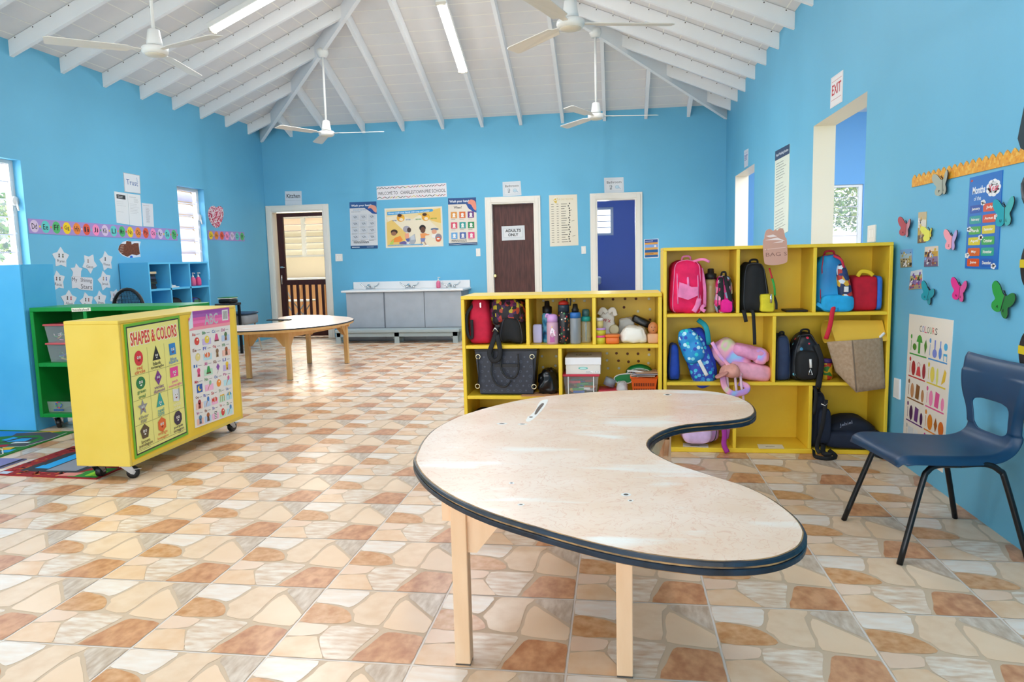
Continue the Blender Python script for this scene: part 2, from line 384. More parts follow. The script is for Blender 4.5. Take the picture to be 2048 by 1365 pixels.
# roof lining: boards with joints coloured pale for light caught in the grooves, open rafters, hips and ridge
RH = HW+SL*(XC-XL)
ce = MB(); HYB = YB-(XC-XL)
for p in ([(XL, YF, HW), (XL, YB, HW), (XC, HYB, RH), (XC, YF, RH)], [(XR, YF, HW), (XR, YB, HW), (XC, HYB, RH), (XC, YF, RH)], [(XL, YB, HW), (XR, YB, HW), (XC, HYB, RH)]):
    n = len(p); ce.add([*p, *[(a, b, c+.06) for a, b, c in p]], [tuple(range(n)), tuple(range(n, 2*n))]+[(i, (i+1) % n, n+(i+1) % n, n+i) for i in range(n)], CEIL)
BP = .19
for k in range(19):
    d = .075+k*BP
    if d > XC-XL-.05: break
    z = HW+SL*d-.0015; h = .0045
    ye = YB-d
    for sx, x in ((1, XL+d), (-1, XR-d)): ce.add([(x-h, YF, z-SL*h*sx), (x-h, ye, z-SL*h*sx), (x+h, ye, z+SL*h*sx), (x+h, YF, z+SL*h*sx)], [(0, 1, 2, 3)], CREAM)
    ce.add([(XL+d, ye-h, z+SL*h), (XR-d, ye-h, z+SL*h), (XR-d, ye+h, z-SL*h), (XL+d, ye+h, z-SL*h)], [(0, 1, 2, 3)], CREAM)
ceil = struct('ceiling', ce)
RM = mat('f4f4f6', .55, var=.025, scale=2.5); NAIL = mat('4a4038', .6)
def rafter(axis, pos, wallc, sgn, length, t=.045):
    mb = MB(); dz = .15
    P = lambda d, o, z: (wallc+sgn*d, pos+o, z) if axis == 'x' else (pos+o, wallc+sgn*d, z)
    V = []
    for o in (-t/2, t/2):
        V += [P(-.02, o, HW-dz-.006), P(length, o, HW-dz+SL*length), P(length, o, HW+SL*length-.004), P(-.02, o, HW-.012)]
    mb.add(V, [(0, 1, 2, 3), (7, 6, 5, 4), (0, 4, 5, 1), (1, 5, 6, 2), (2, 6, 7, 3), (3, 7, 4, 0)], RM)
    if axis == 'x':
        for k in range(19):
            d = .075+k*BP
            if d < length-.03:
                z = HW+SL*d-.018; o = -t/2-.001; r = .0055
                mb.add([P(d-r, o, z-r), P(d+r, o, z-r), P(d+r, o, z+r), P(d-r, o, z+r)], [(0, 1, 2, 3)], NAIL)
    mb.build('rafter', None, ceil)
LY = [10.586, 9.943, 9.309, 8.696, 8.071, 7.446, 6.835, 6.213]+[5.595-.618*i for i in range(14)]
for y in LY: rafter('x', y, XL, 1, min(XC-XL-.02, YB-y+.0))
for y in [10.65, 10.06, 9.48, 8.85, 8.22, 7.61, 6.99, 6.37]+[5.75-.618*i for i in range(14)]: rafter('x', y, XR, -1, min(XC-XL-.02, YB-y))
for x in (-5.008, -4.42, -3.828, -3.203, -2.584, -1.98, -1.395, -.773, -.16, .436, 1.04): rafter('y', x, YB, -1, min(x-XL, XR-x)+.0)
for x0, sx in ((XL, 1), (XR, -1)):
    mb = MB(); L = XC-XL; q = .025*.7071; V = []
    for o in (-1, 1):
        ox, oy = q*o, q*o*sx
        V += [(x0-sx*.0+ox, YB+oy, HW-.21), (x0+sx*L+ox, YB-L+oy, HW-.21+SL*L), (x0+sx*L+ox, YB-L+oy, HW+SL*L), (x0+ox, YB+oy, HW)]
    mb.add(V, [(0, 1, 2, 3), (7, 6, 5, 4), (0, 4, 5, 1), (1, 5, 6, 2), (2, 6, 7, 3), (3, 7, 4, 0)], RM); mb.build('hip_beam', None, ceil)
MB().box(XC-.025, XC+.025, YF, HYB+.03, RH-.28, RH-.01, RM).build('ridge_beam', None, ceil)

# door frames
def casing(name, d, y=YB):
    a, b, _, z = d; w = .085; mb = MB()
    for s, o in ((0, .0), (1, .012)):
        e = w-s*.03
        mb.box(a-e, a, y-.02-o*.6, y-.0, 0, z+e, TRIM, .003); mb.box(b, b+e, y-.02-o*.6, y, 0, z+e, TRIM, .003); mb.box(a, b, y-.02-o*.6, y, z, z+e, TRIM, .003)
    mb.box(a, a+.02, y-.02, y+.15, 0, z, TRIM); mb.box(b-.02, b, y-.02, y+.15, 0, z, TRIM); mb.box(a+.02, b-.02, y-.02, y+.15, z-.02, z, TRIM)
    return struct(name, mb)
casing('trim_1', KD); casing('trim_2', AD); casing('trim_3', BD)
# shut dark door
dw = mat('5c3430', .45, c2='3f211e', scale=7, stretch=(6, 1, .7), detail=7)
d2 = struct('door_2', MB().box(AD[0]+.025, AD[1]-.025, YB+.06, YB+.1, .01, AD[3]-.025, dw))
kx, kz = AY(991, 552, YB+.05).x, AY(991, 552, YB+.05).z
CHROME = mat('d8d8d8', .18, metal=1); BLACKP = mat('151517', .45); GREYP = mat('8f9398', .5)
MB().lathe([(.03, .06), (.03, .052), (.012, .048), (.012, .03), (.026, .022), (.028, .008), (.018, .0)], (kx, YB-.0, kz), 16, mat('c9b98a', .25, metal=1), 'y').build('door_handle', None, d2)
# kitchen half-open screen door with balusters
KW = mat('4a1f18', .4, c2='3a1712', scale=6, stretch=(5, 1, .6))
a, b = KD[0]+.06, KD[1]-.022; y0, y1 = YB+.05, YB+.09
d1 = struct('door_1', MB().box(a, a+.1, y0, y1, .02, 1.985, KW).box(b-.03, b, y0, y1, .02, 1.985, KW).box(a+.1, b-.03, y0, y1, 1.925, 1.985, KW).box(a+.1, b-.03, y0, y1, .845, .93, KW).box(a+.1, b-.03, y0, y1, .02, .17, KW))
for i in range(6):
    x = a+.1+(b-a-.13)*(i+.72)/6.3; MB().box(x-.02, x+.02, y0+.008, y1-.008, .17, .845, KW).build('baluster', None, d1)
MB().tube([(a+.05, y0-.005, .86), (a+.05, y0-.045, .87), (a+.05, y0-.045, 1.0), (a+.05, y0-.005, 1.01)], .009, 8, CHROME).build('door_handle', None, d1)
MB().box(a+.02, a+.07, y0-.012, y0, 1.12, 1.145, CHROME).tube([(a+.045, y0-.02, 1.13), (a+.1, y0-.02, 1.13)], .006, 8, CHROME).build('latch', None, d1)

# rooms beyond
KC = mat('ead9bd', .6)
def shell(nm, x0, x1, y0, y1, z1, m, holes_y=(), holes_x=(), fm=None, skip=''):
    wall('wall_'+nm+'_far', 'y', y1, y1+.12, x0-.1, x1+.1, -.01, z1, list(holes_y), m)
    if 'l' not in skip: wall('wall_'+nm+'_left', 'x', x0-.12, x0, y0, y1, -.01, z1, [], m)
    if 'r' not in skip: wall('wall_'+nm+'_right', 'x', x1, x1+.12, y0, y1, -.01, z1, list(holes_x), m)
    struct('ceiling_'+nm, MB().box(x0-.12, x1+.12, y0, y1+.12, z1, z1+.08, CEIL)); struct('floor_'+nm, MB().box(x0-.12, x1+.12, y0, y1+.12, -.1, -.001, fm or mat('d9c3a6', .4)))
KWIN = (-6.85, -5.75, 1.31, 2.13)
shell('kitchen', -8.4, -3.3, YB+.2, 14, 2.9, KC, [KWIN])
BWIN = (-1.3, -.05, 1.55, 2.04)
shell('bathroom', -1.45, .75, YB+.2, 13, 2.7, BATHBLUE, [BWIN])
q0, q1 = AY(1655, 370, YB), AY(1727, 368, YB)
RWIN = (q1.x-1.25, q1.x+.0, .95, q1.z)
shell('side_room', XR+.29, 5.4, 3.6, YB, 3.1, SIDEBLUE, [RWIN], skip='l')

GL = clear_mat('eef3ff', .13, .12); GLF = clear_mat('e6e4fb', .62, .3)
def louvre(name, plane, a0, a1, z0, z1, axis, glass, n=7, fw=.045, tilt=35, mull=(), lev=True, inward=1):
    """louvre window: white frame, tilting glass blades, lever"""
    fr = MB(); P = lambda a, c, z: (plane+c, a, z) if axis == 'x' else (a, plane+c, z)
    def B(a, b, c, d, e, f, m=WHITE):
        p, q = P(a, c, e), P(b, d, f); fr.box(min(p[0], q[0]), max(p[0], q[0]), min(p[1], q[1]), max(p[1], q[1]), e, f, m)
    B(a0, a0+fw, -.03, .03, z0, z1); B(a1-fw, a1, -.03, .03, z0, z1); B(a0+fw, a1-fw, -.03, .03, z0, z0+fw*.7); B(a0+fw, a1-fw, -.03, .03, z1-fw*.7, z1)
    for x in mull: B(x-fw*.8, x+fw*.8, -.03, .03, z0+fw*.7, z1-fw*.7)
    o = struct(name, fr)
    edges = [a0+fw, *[v for x in mull for v in (x-fw*.8, x+fw*.8)], a1-fw]; zz0, zz1 = z0+fw*.7, z1-fw*.7; p = (zz1-zz0)/n
    for e0, e1 in zip(edges[::2], edges[1::2]):
        mb = MB()
        for i in range(n):
            zc = zz0+(i+.5)*p; h = p*.56*cos(RAD(tilt)); d = p*.56*sin(RAD(tilt))*inward
            q = [P(e0, -d, zc+h), P(e1, -d, zc+h), P(e1, d, zc-h), P(e0, d, zc-h)]
            mb.add(q+[tuple(Vector(v)+Vector((.004 if axis == 'x' else 0, .004 if axis == 'y' else 0, 0))) for v in q], [(0, 1, 2, 3), (4, 5, 6, 7), (0, 1, 5, 4), (3, 2, 6, 7)], glass)
        mb.build('louvre_glass', None, o)
        rb = MB()
        for i in range(n+1):
            z = zz0+i*p; pp, qq = P(e0, -.012, z-.006), P(e1, .012, z+.006); rb.box(min(pp[0], qq[0]), max(pp[0], qq[0]), min(pp[1], qq[1]), max(pp[1], qq[1]), z-.006, z+.006, mat('c9cad6', .4))
        rb.build('louvre_rail', None, o)
    return o
w1 = louvre('window_1', XL-.115, W1[0], W1[1], W1[2], W1[3], 'x', GL, 7, .05, 35)
w2 = louvre('window_2', XL-.115, W2[0], W2[1], W2[2], W2[3], 'x', GLF, 7, .05, 40)
for wo, ww in ((w1, W1), (w2, W2)):
    zc = 1.84; yy = ww[1]-.03
    MB().lathe([(.0, -.02), (.035, -.02), (.045, -.005), (.04, .012), (0, .014)], (XL-.07, yy, zc), 14, WHITE, 'x').tube([(XL-.06, yy, zc), (XL-.04, yy, zc-.09)], .009, 8, WHITE).build('lever', None, wo)
louvre('window_3', 14.06, KWIN[0], KWIN[1], KWIN[2], KWIN[3], 'y', clear_mat('fff4e0', .4, .3), 6, .05, 40, mull=(-6.27,), inward=-1)
louvre('window_4', 13.06, BWIN[0], BWIN[1], BWIN[2], BWIN[3], 'y', GL, 4, .05, 40, inward=-1)
louvre('window_5', YB+.06, RWIN[0], RWIN[1], RWIN[2], RWIN[3], 'y', GL, 8, .05, 40, inward=-1)

# outside
struct('ground', MB().box(-40, 40, -30, 60, -.5, -.3, mat('8f9a6a', .9, var=.3, scale=.6)))
def leaves(name, ctr, rad, n, cols, size, label, seed=3):
    rn = random.Random(seed); mb = MB(); ms = [mat(c, .6) for c in cols]
    for i in range(n):
        while True:
            q = Vector((rn.uniform(-1, 1), rn.uniform(-1, 1), rn.uniform(-1, 1)))
            if q.length < 1: break
        p = Vector(ctr)+Vector((q.x*rad[0], q.y*rad[1], q.z*rad[2])); d = Vector((rn.uniform(-1, 1), rn.uniform(-1, 1), rn.uniform(-1, 1))).normalized(); e = d.orthogonal().normalized(); s = size*rn.uniform(.6, 1.4)
        mb.add([p-d*s, p+e*s*.4, p+d*s, p-e*s*.4], [(0, 1, 2, 3)], rn.choice(ms))
    return mb.build(name, None, None, label, 'foliage', kind='stuff')
GRN = ('6f9f35', '92b040', '4d7f2a', 'b0b850')
leaves('foliage', (-9.5, 7.9, 1.9), (1.0, 2.5, 1.0), 9000, GRN, .06, 'sunlit green leaves outside the louvre window at the left edge')
leaves('foliage', (5.2, 15.6, 2.7), (2.4, 1.0, 1.2), 9000, GRN, .06, 'sunlit green leaves outside the side room window', 5)
nb = thing('neighbouring_building', 'pale building with tiled roof outside the kitchen window', 'building', (-8.6, 18.5, -.3))
MB().box(-13.5, -5.0, 18, 21, -.3, 2.2, mat('e0cdb0', .8)).build('wall', None, nb)
rf = MB(); rf.add([(-14, 17.4, 2.0), (-4.6, 17.4, 2.0), (-4.6, 20, 3.3), (-14, 20, 3.3)], [(0, 1, 2, 3)], mat('b98a68', .8, var=.25, scale=3))
for i in range(40): rf.box(-14+i*.235, -13.95+i*.235, 17.4, 17.44, 1.98, 2.03, mat('d8b090', .8))
rf.build('roof', None, nb)

# ------------------------------------------------------------------ ceiling fans and lights
FANW = mat('f0efec', .35)
def fan(x, y, zh, ang, label, rod_top):
    t = thing('ceiling_fan', label, 'fan', (x, y, zh), 'white ceiling fans')
    MB().lathe([(.015, -.0), (.05, .0), (.075, .05), (.07, .1), (.03, .12)], (x, y, rod_top-.1), 20, FANW).build('canopy', None, t)
    MB().tube([(x, y, zh+.17), (x, y, rod_top-.05)], .014, 10, FANW).build('rod', None, t)
    MB().lathe([(.03, .0), (.085, .002), (.1, .02), (.1, .05), (.09, .06), (.062, .064)], (x, y, zh), 28, FANW).lathe([(.062, .07), (.058, .1), (.045, .19), (.02, .2)], (x, y, zh), 24, FANW).lathe([(.055, .062), (.055, .071)], (x, y, zh), 20, BLACKP).build('motor_housing', None, t)
    MB().lathe([(0, -.012), (.04, -.011), (.075, -.004), (.08, .004)], (x, y, zh), 24, mat('e4dccb', .4)).build('switch_cap', None, t)
    for k in range(3):
        a = RAD(ang+120*k); mb = MB()
        V = [(.1, -.02, .03), (.17, -.025, .03), (.2, -.055, .02), (.72, -.065, .012), (.75, -.05, .012), (.75, .05, .03), (.72, .065, .034), (.2, .055, .036), (.17, .025, .034), (.1, .02, .03)]
        n = len(V); mb.add(V+[(p, q, r+.006) for p, q, r in V], [tuple(range(n))[::-1], tuple(range(n, 2*n))]+[(i, (i+1) % n, n+(i+1) % n, n+i) for i in range(n)], mat('e6e1d8', .4))
        mb.xf(Matrix.Translation((x, y, zh)) @ Matrix.Rotation(a, 4, 'Z')); mb.build('blade', None, t)
fan(-3.70, 9.17, 2.82, 2, 'white ceiling fan on a long rod above the kitchen doorway', 3.90)
fan(-.235, 9.17, 2.86, 6, 'white ceiling fan on a long rod above the open bathroom doorway', 3.92)
fan(-3.62, 5.52, 2.87, -22, 'white ceiling fan nearest the left wall, under the open rafters at the upper left', 4.03)
fan(-.315, 5.45, 2.83, 12, 'white ceiling fan at the top of the picture, right of the middle light batten', 4.35)

LAMP = mat('fffdf6', .5, emit=7)
def tube_light(p0, p1, up, label, power=44):
    p0, p1, up = Vector(p0), Vector(p1), Vector(up).normalized(); d = (p1-p0).normalized(); s = d.cross(up); L = (p1-p0).length; c = (p0+p1)/2
    M = Matrix((( d.x, s.x, up.x, c.x), (d.y, s.y, up.y, c.y), (d.z, s.z, up.z, c.z), (0, 0, 0, 1)))
    t = thing('fluorescent_light', label, 'light', c, 'fluorescent ceiling lights')
    MB().box(-L/2-.02, L/2+.02, -.062, .062, -.01, .045, FANW, .004).xf(M).build('housing', None, t)
    for e in (-1, 1): MB().box(min(e*L/2, e*(L/2+.02)), max(e*L/2, e*(L/2+.02)), -.06, .06, -.045, -.01, mat('d9d2c4', .5)).xf(M).build('end_cap', None, t)
    n = 10; pr = [(.055*cos(pi+pi*i/n), .042*sin(pi+pi*i/n)-.01) for i in range(n+1)]; mb = MB()
    V = [M @ Vector((x, a, b)) for x in (-L/2, L/2) for a, b in pr]
    mb.add(V, [(i, i+1, n+2+i, n+1+i) for i in range(n)], LAMP, True); mb.build('diffuser', None, t)
    area('lamp_glow', c-up*.07, (L, .1), power, -up)
def bk(x, y, off): d = ray(x, y); return CAM+d*((off+SL*YB-CAMH)/(d.z+SL*d.y))
def lf(x, y, off): d = ray(x, y); return CAM+d*((off+SL*-XL-CAMH)/(d.z-SL*d.x))
a = bk(884, 4, 3.10); b = bk(924, 139, 3.10); b.x = a.x = (a.x+b.x)/2
tube_light(a, b, (0, SL, 1), 'lit fluorescent batten at the middle of the far roof slope')
q = lf(424, 57, 3.10); L = (a-b).length; dx = L/math.sqrt(1+SL*SL)
tube_light(q, (q.x+dx, q.y, q.z+SL*dx), (-SL, 0, 1), 'lit fluorescent batten on the left roof slope')
xr = XL+XR-q.x; tube_light((xr, q.y-.1, q.z), (xr-dx, q.y-.1, q.z+SL*dx), (SL, 0, 1), 'fluorescent batten on the right roof slope, only its end in view')
for yy in (2.2,):  # unseen battens, added to brighten the front part of the room
    tube_light((q.x, yy, q.z), (q.x+dx, yy, q.z+SL*dx), (-SL, 0, 1), 'fluorescent batten nearer the front on the left slope', 24)
    tube_light((xr, yy, q.z), (xr-dx, yy, q.z+SL*dx), (SL, 0, 1), 'fluorescent batten nearer the front on the right slope', 24)

# ------------------------------------------------------------------ yellow and other shelving
YEL = mat('f3cf3c', .38, c2='edc630', scale=6, detail=5, bump=.03); YEDGE = mat('f4da4c', .4)
GRE = mat('108c38', .35, c2='0c8230', scale=4); SHB = mat('57b9ea', .45, c2='4aaee4', scale=3)
def boards(t, m, x0, x1, y0, y1, z0, z1, th, levels, dividers, back=True, facing='y', tp=None, rear=None):
    """open shelf unit; levels: heights of shelf tops; dividers: list of (z index, x)"""
    def B(nm, a, b, c, d, e, f):
        return MB().box(a, b, c, d, e, f, m, .003).build(nm, None, t)
    B('side_panel', x0, x0+th, y0, y1, z0, z1-th); B('side_panel', x1-th, x1, y0, y1, z0, z1-th)
    B('top_panel', x0, x1, y0, y1, z1-th, z1); B('bottom_panel', x0+th, x1-th, y0, y1, z0, z0+.028)
    for z in levels: B('shelf_board', x0+th, x1-th, y0+.002, y1-.012, z-th, z)
    zs = [z0+.028]+list(levels)+[z1-th]
    for lv, x in dividers:
        lo = zs[lv]; hi = zs[lv+1]-(th if lv < len(levels) else 0); B('divider', x-th/2, x+th/2, y0+.003, y1-.012, lo, hi)
SF = 4.39
# tall bag rack
XB0, XB1 = AY(1325.5, 496, SF).x+.004, 1.553; ZB = 1.2355
rackB = thing('yellow_bag_shelf', 'tall yellow pigeonhole shelf full of school bags against the right wall', 'shelf', ((XB0+XB1)/2, SF, 0))
BS1, BS2 = .842, .430
boards(rackB, YEL, XB0, XB1, SF, SF+.30, 0, ZB, .02, (BS2, BS1), [(2, .704), (2, 1.132), (1, .913), (0, .694), (0, 1.125)])
MB().box(XB0+.02, XB1-.02, SF+.288, SF+.30, .028, ZB-.02, YEL).build('back_panel', None, rackB)
# low bag shelf with peg holes
XA0, XA1 = -.958, XB0-.008; ZA = .969; AS1, AS2 = .661, .343; AD_ = .42
rackA = thing('yellow_supply_shelf', 'low yellow shelf with peg holes holding bottles and a dark tote', 'shelf', ((XA0+XA1)/2, SF, 0))
boards(rackA, YEL, XA0, XA1, SF, SF+AD_, 0, ZA, .022, (AS2, AS1), [(2, -.543), (2, -.137), (1, -.347), (0, -.53)])
bp = MB().box(XA0+.022, XA1-.022, SF+AD_-.012, SF+AD_, .028, ZA-.022, YEL)
hb = SF+AD_-.0125
for px, py, dk in [(1087,602,0),(1106,602,0),(1128,602,1),(1148,602,0),(1169,602,0),(1205,598,1),(1226,599,1),(1250,598,1),(1272,598,1),(1298,598,0),(1248,615,1),(1276,623,0),(1300,619,0),(1300,640,1),(1084,713,0),(1112,713,0),(1086,735,0),(1111,732,0),(1214,707,0),(1233,707,1),(1255,708,1),(1276,708,1),(1298,710,0),(1237,722,1),(1257,724,1),(1277,723,1),(1297,727,0),(1216,737,0),(1238,737,0),(1298,700,1),(1278,745,1),(1300,756,1),(1214,721,0)]:
    p = AY(px, py, hb); bp.lathe([(.009, 0), (.009, -.0012), (.006, -.0012)], (p.x, hb, p.z), 12, mat('6b3a1c', .6) if dk else mat('e9ecd8', .6), 'y')
pt = [AY(x, y, hb) for x, y in ((985, 800), (1005, 800), (1058, 800), (1058, 803), (1040, 810), (1020, 803), (1000, 806))]
bp.build('back_panel', None, rackA)

CASTM = mat('b9bcc0', .3, metal=1); RUB = mat('16171a', .35)
def caster(t, x, y, r, ztop, ang):
    F = Matrix.Translation((x, y, 0)) @ Matrix.Rotation(RAD(ang), 4, 'Z')
    c = MB().box(-.035, .035, -.03, .03, ztop-.008, ztop, CASTM)
    for s in (-1, 1): c.prism([(-.03, ztop-.008), (.025, ztop-.008), (.045, r+.005), (.035, r-.01), (.02, r-.005)], s*.021-.0015, s*.021+.0015, CASTM, 'y')
    c.tube([(.032, -.028, r), (.032, .028, r)], .006, 8, CASTM).box(.02, .075, -.024, .024, r+.018, r+.022, CASTM)
    o = c.xf(F).build('caster', None, t)
    wv = MB().lathe([(r*.55, -.016), (r*.9, -.016), (r, -.01), (r, .01), (r*.9, .016), (r*.55, .016)], (.032, 0, r), 20, RUB, 'y').lathe([(r*.3, -.018), (r*.3, .018)], (.032, 0, r), 12, GREYP, 'y').xf(F)
    org = Vector(t['org']); w_ = wv.build('wheel', None, None, origin=org); w_.location = (0, 0, 0); w_.parent = o
# yellow rolling cabinet with posters
CX0, CX1, CY0, CY1, CZ0, CZ1 = -3.03, -2.697, 3.588, 4.83, .088, .909
cabC = thing('yellow_rolling_cabinet', 'yellow cabinet on casters with two alphabet and shapes posters on its back', 'cabinet', ((CX0+CX1)/2, (CY0+CY1)/2, 0))
YC = mat('e0c557', .4, c2='dcbf4c', scale=5, bump=.02)
MB().box(CX0, CX1, CY0, CY0+.02, CZ0, CZ1-.02, YC, .003).build('end_panel', None, cabC); MB().box(CX0, CX1, CY1-.02, CY1, CZ0, CZ1-.02, YC, .003).build('end_panel', None, cabC)
MB().box(CX0, CX1, CY0, CY1, CZ1-.02, CZ1, YC, .003).build('top_panel', None, cabC); MB().box(CX0, CX1, CY0+.02, CY1-.02, CZ0, CZ0+.02, YC).build('bottom_panel', None, cabC)
MB().box(CX1-.014, CX1-.001, CY0+.02, CY1-.02, CZ0+.02, CZ1-.02, YEL).build('back_panel', None, cabC)
MB().box(CX0+.01, CX1-.014, CY0+.02, CY1-.02, .48, .5, YC).build('shelf_board', None, cabC)
for x, y, g in ((CX0+.08, CY0+.06, 100), (CX1-.07, CY0+.06, 35), (CX0+.08, CY1-.08, 60), (CX1-.07, CY1-.08, 80)): caster(cabC, x, y, .035, CZ0, g)
# green rolling book shelf
GX0, GX1, GY0, GY1, GZ0, GZ1 = -4.265, -3.075, 4.735, 5.13, .1, .918
cabG = thing('green_bookshelf', 'green open shelf on casters behind the yellow rolling cabinet', 'shelf', ((GX0+GX1)/2, (GY0+GY1)/2, 0))
boards(cabG, GRE, GX0, GX1, GY0, GY1, GZ0, GZ1, .03, (.51,), [(1, -3.82)])
MB().box(GX0+.03, GX1-.03, GY1-.015, GY1, GZ0+.03, GZ1-.03, mat('0f7f30', .5)).build('back_panel', None, cabG)
for x, y, g in ((GX0+.09, GY0+.07, 120), (GX0+.16, GY1-.07, 60), (GX1-.09, GY0+.07, 60), (GX1-.09, GY1-.07, 30)): caster(cabG, x, y, .04, GZ0, g)
tp = Art(100, 30, 'efe9d6').T('bookshelf', 6, 5, 94, 25, '1d1d1d', .01)
tp.put('tape_label', [AY(143, 616.5, GY0), AY(181, 615.5, GY0), AY(182, 622.5, GY0), AY(144, 624, GY0)], 'torn tape label reading bookshelf on green shelf edge', 'label', th=.002)
# blue tall unit at the left edge
bt = thing('blue_tall_unit', 'tall light blue cupboard at the left edge of the room beside the green shelf', 'cupboard', (-4.9, 4.87, 0))
MB().box(-5.48, -4.286, 4.713, 4.733, 0, 1.235, SHB, .003).build('back_panel', None, bt); MB().box(-4.306, -4.286, 4.733, 5.03, 0, 1.215, SHB).build('side_panel', None, bt)
MB().box(-5.48, -5.46, 4.733, 5.03, 0, 1.215, SHB).build('side_panel', None, bt); MB().box(-5.48, -4.286, 4.733, 5.03, 1.215, 1.235, SHB).build('top_panel', None, bt)
MB().box(-5.46, -4.306, 4.733, 5.03, .41, .43, SHB).build('shelf_board', None, bt); MB().box(-5.46, -4.306, 4.733, 5.03, .82, .84, SHB).build('shelf_board', None, bt)
# light blue pigeonhole unit on the left wall
PX = -5.15; PY0, PY1, PZ = AX(295.5, 525, PX).y, AX(416, 525, PX).y, 1.243
cub = thing('blue_pigeonhole_unit', 'light blue pigeonhole shelf under the far left window', 'shelf', ((XL+PX)/2, (PY0+PY1)/2, 0))
SHP = mat('5cbdec', .45)
th = .022; X0 = XL+.01
MB().box(X0, PX, PY0, PY0+th, 0, PZ, SHP).build('side_panel', None, cub); MB().box(X0, PX, PY1-th, PY1, 0, PZ, SHP).build('side_panel', None, cub)
MB().box(X0, X0+.012, PY0+th, PY1-th, 0, PZ-th, mat('3f9fd0', .5)).build('back_panel', None, cub)
MB().box(X0, PX, PY0+th, PY1-th, PZ-th, PZ, SHP).build('top_panel', None, cub)
pd = [AX(x, 530, PX).y for x in (339, 378.5)]; PZ1 = AX(318, 578, PX).z; PZ2 = PZ1-.34
for z in (PZ1, PZ2, .03): MB().box(X0+.012, PX, PY0+th, PY1-th, z-th, z, SHP).build('shelf_board', None, cub)
for y in pd: MB().box(X0+.012, PX, y-th/2, y+th/2, 0.03, PZ-th, SHP).build('divider', None, cub)

# ------------------------------------------------------------------ kidney tables
KO = [(62,380),(75,340),(100,290),(150,237),(230,192),(300,164),(420,129),(560,98),(700,80),(850,67),(1000,58),(1200,54),(1350,58),(1450,69),(1530,90),(1583,117),(1606,150),(1590,176),(1540,192),(1450,203),(1300,216),(1215,236),(1155,264),(1122,300),(1138,335),(1180,362),(1250,395),(1350,428),(1450,460),(1550,492),(1640,532),(1720,582),(1790,640),(1826,690),(1833,722),(1815,770),(1760,806),(1680,832),(1560,846),(1400,846),(1200,826),(1000,792),(800,744),(600,686),(400,622),(250,556),(150,494),(92,438)]
TZ = .545
ko = [FL(800+x/2.256, 760+y/2.256, TZ-.012) for x, y in KO]; ko = [(p.x, p.y) for p in ko]
ko = [tuple(p) for p in smooth_closed(ko, 3)]
KCX, KCY = sum(p[0] for p in ko)/len(ko), sum(p[1] for p in ko)/len(ko)
def offset(pts, d):
    n = len(pts); out = []
    for i in range(n):
        a, b = Vector(pts[i-1]), Vector(pts[(i+1) % n]); t = (b-a).normalized(); out.append((pts[i][0]+t.y*d, pts[i][1]-t.x*d))
    return out
A2 = sum(ko[i-1][0]*ko[i][1]-ko[i][0]*ko[i-1][1] for i in range(len(ko)))
SG = 1 if A2 > 0 else -1
LAM = mat('f0dac3', .22, c2='e3c4a8', scale=9, detail=9, spec=.5)
def lam_mat():
    m = bpy.data.materials.new('laminate'); m.use_nodes = True; nt = m.node_tree; b = nt.nodes['Principled BSDF']; b.inputs['Roughness'].default_value = .3
    tc = nt.nodes.new('ShaderNodeTexCoord')
    def N(sc_, det, st=(1, 1, 1), dist=0):
        mp = nt.nodes.new('ShaderNodeMapping'); mp.inputs['Scale'].default_value = st; n = nt.nodes.new('ShaderNodeTexNoise'); n.inputs['Scale'].default_value = sc_; n.inputs['Detail'].default_value = det; n.inputs['Distortion'].default_value = dist
        nt.links.new(tc.outputs['Object'], mp.inputs[0]); nt.links.new(mp.outputs[0], n.inputs['Vector']); return n
    def RP(n, a, b_, ca, cb):
        r = nt.nodes.new('ShaderNodeValToRGB'); r.color_ramp.elements[0].position = a; r.color_ramp.elements[1].position = b_; r.color_ramp.elements[0].color = ca; r.color_ramp.elements[1].color = cb
        nt.links.new(n.outputs[0], r.inputs[0]); return r
    base = RP(N(5, 6), .35, .65, lin('e6cab2'), lin('eed9c8'))
    vein = N(11, 3, (1, 1, 1), 2.5); ab = nt.nodes.new('ShaderNodeMath'); ab.operation = 'SUBTRACT'; ab.inputs[1].default_value = .5; nt.links.new(vein.outputs[0], ab.inputs[0])
    ab2 = nt.nodes.new('ShaderNodeMath'); ab2.operation = 'ABSOLUTE'; nt.links.new(ab.outputs[0], ab2.inputs[0])
    vr = RP(ab2, .0, .022, (.55, .55, .55, 1), (0, 0, 0, 1)); mx = nt.nodes.new('ShaderNodeMix'); mx.data_type = 'RGBA'; mx.inputs[7].default_value = lin('d6a183')
    nt.links.new(vr.outputs[0], mx.inputs[0]); nt.links.new(base.outputs[0], mx.inputs[6])
    pale = RP(N(2.6, 4, (1, 3.2, 1), .4), .56, .7, (0, 0, 0, 1), (.8, .8, .8, 1)); m2 = nt.nodes.new('ShaderNodeMix'); m2.data_type = 'RGBA'; m2.inputs[7].default_value = lin('eef0ec')
    nt.links.new(pale.outputs[0], m2.inputs[0]); nt.links.new(mx.outputs[2], m2.inputs[6]); nt.links.new(m2.outputs[2], b.inputs['Base Color']); return m
LAM = lam_mat(); TW = mat('e9c79f', .45, c2='e2bb8e', scale=5, stretch=(4, 4, .6), detail=6)
NAVY = mat('1a2c3e', .35, c2='0b131c', scale=14, detail=6); WORN = mat('c59a63', .6, c2='4a3a2a', scale=18, detail=7)
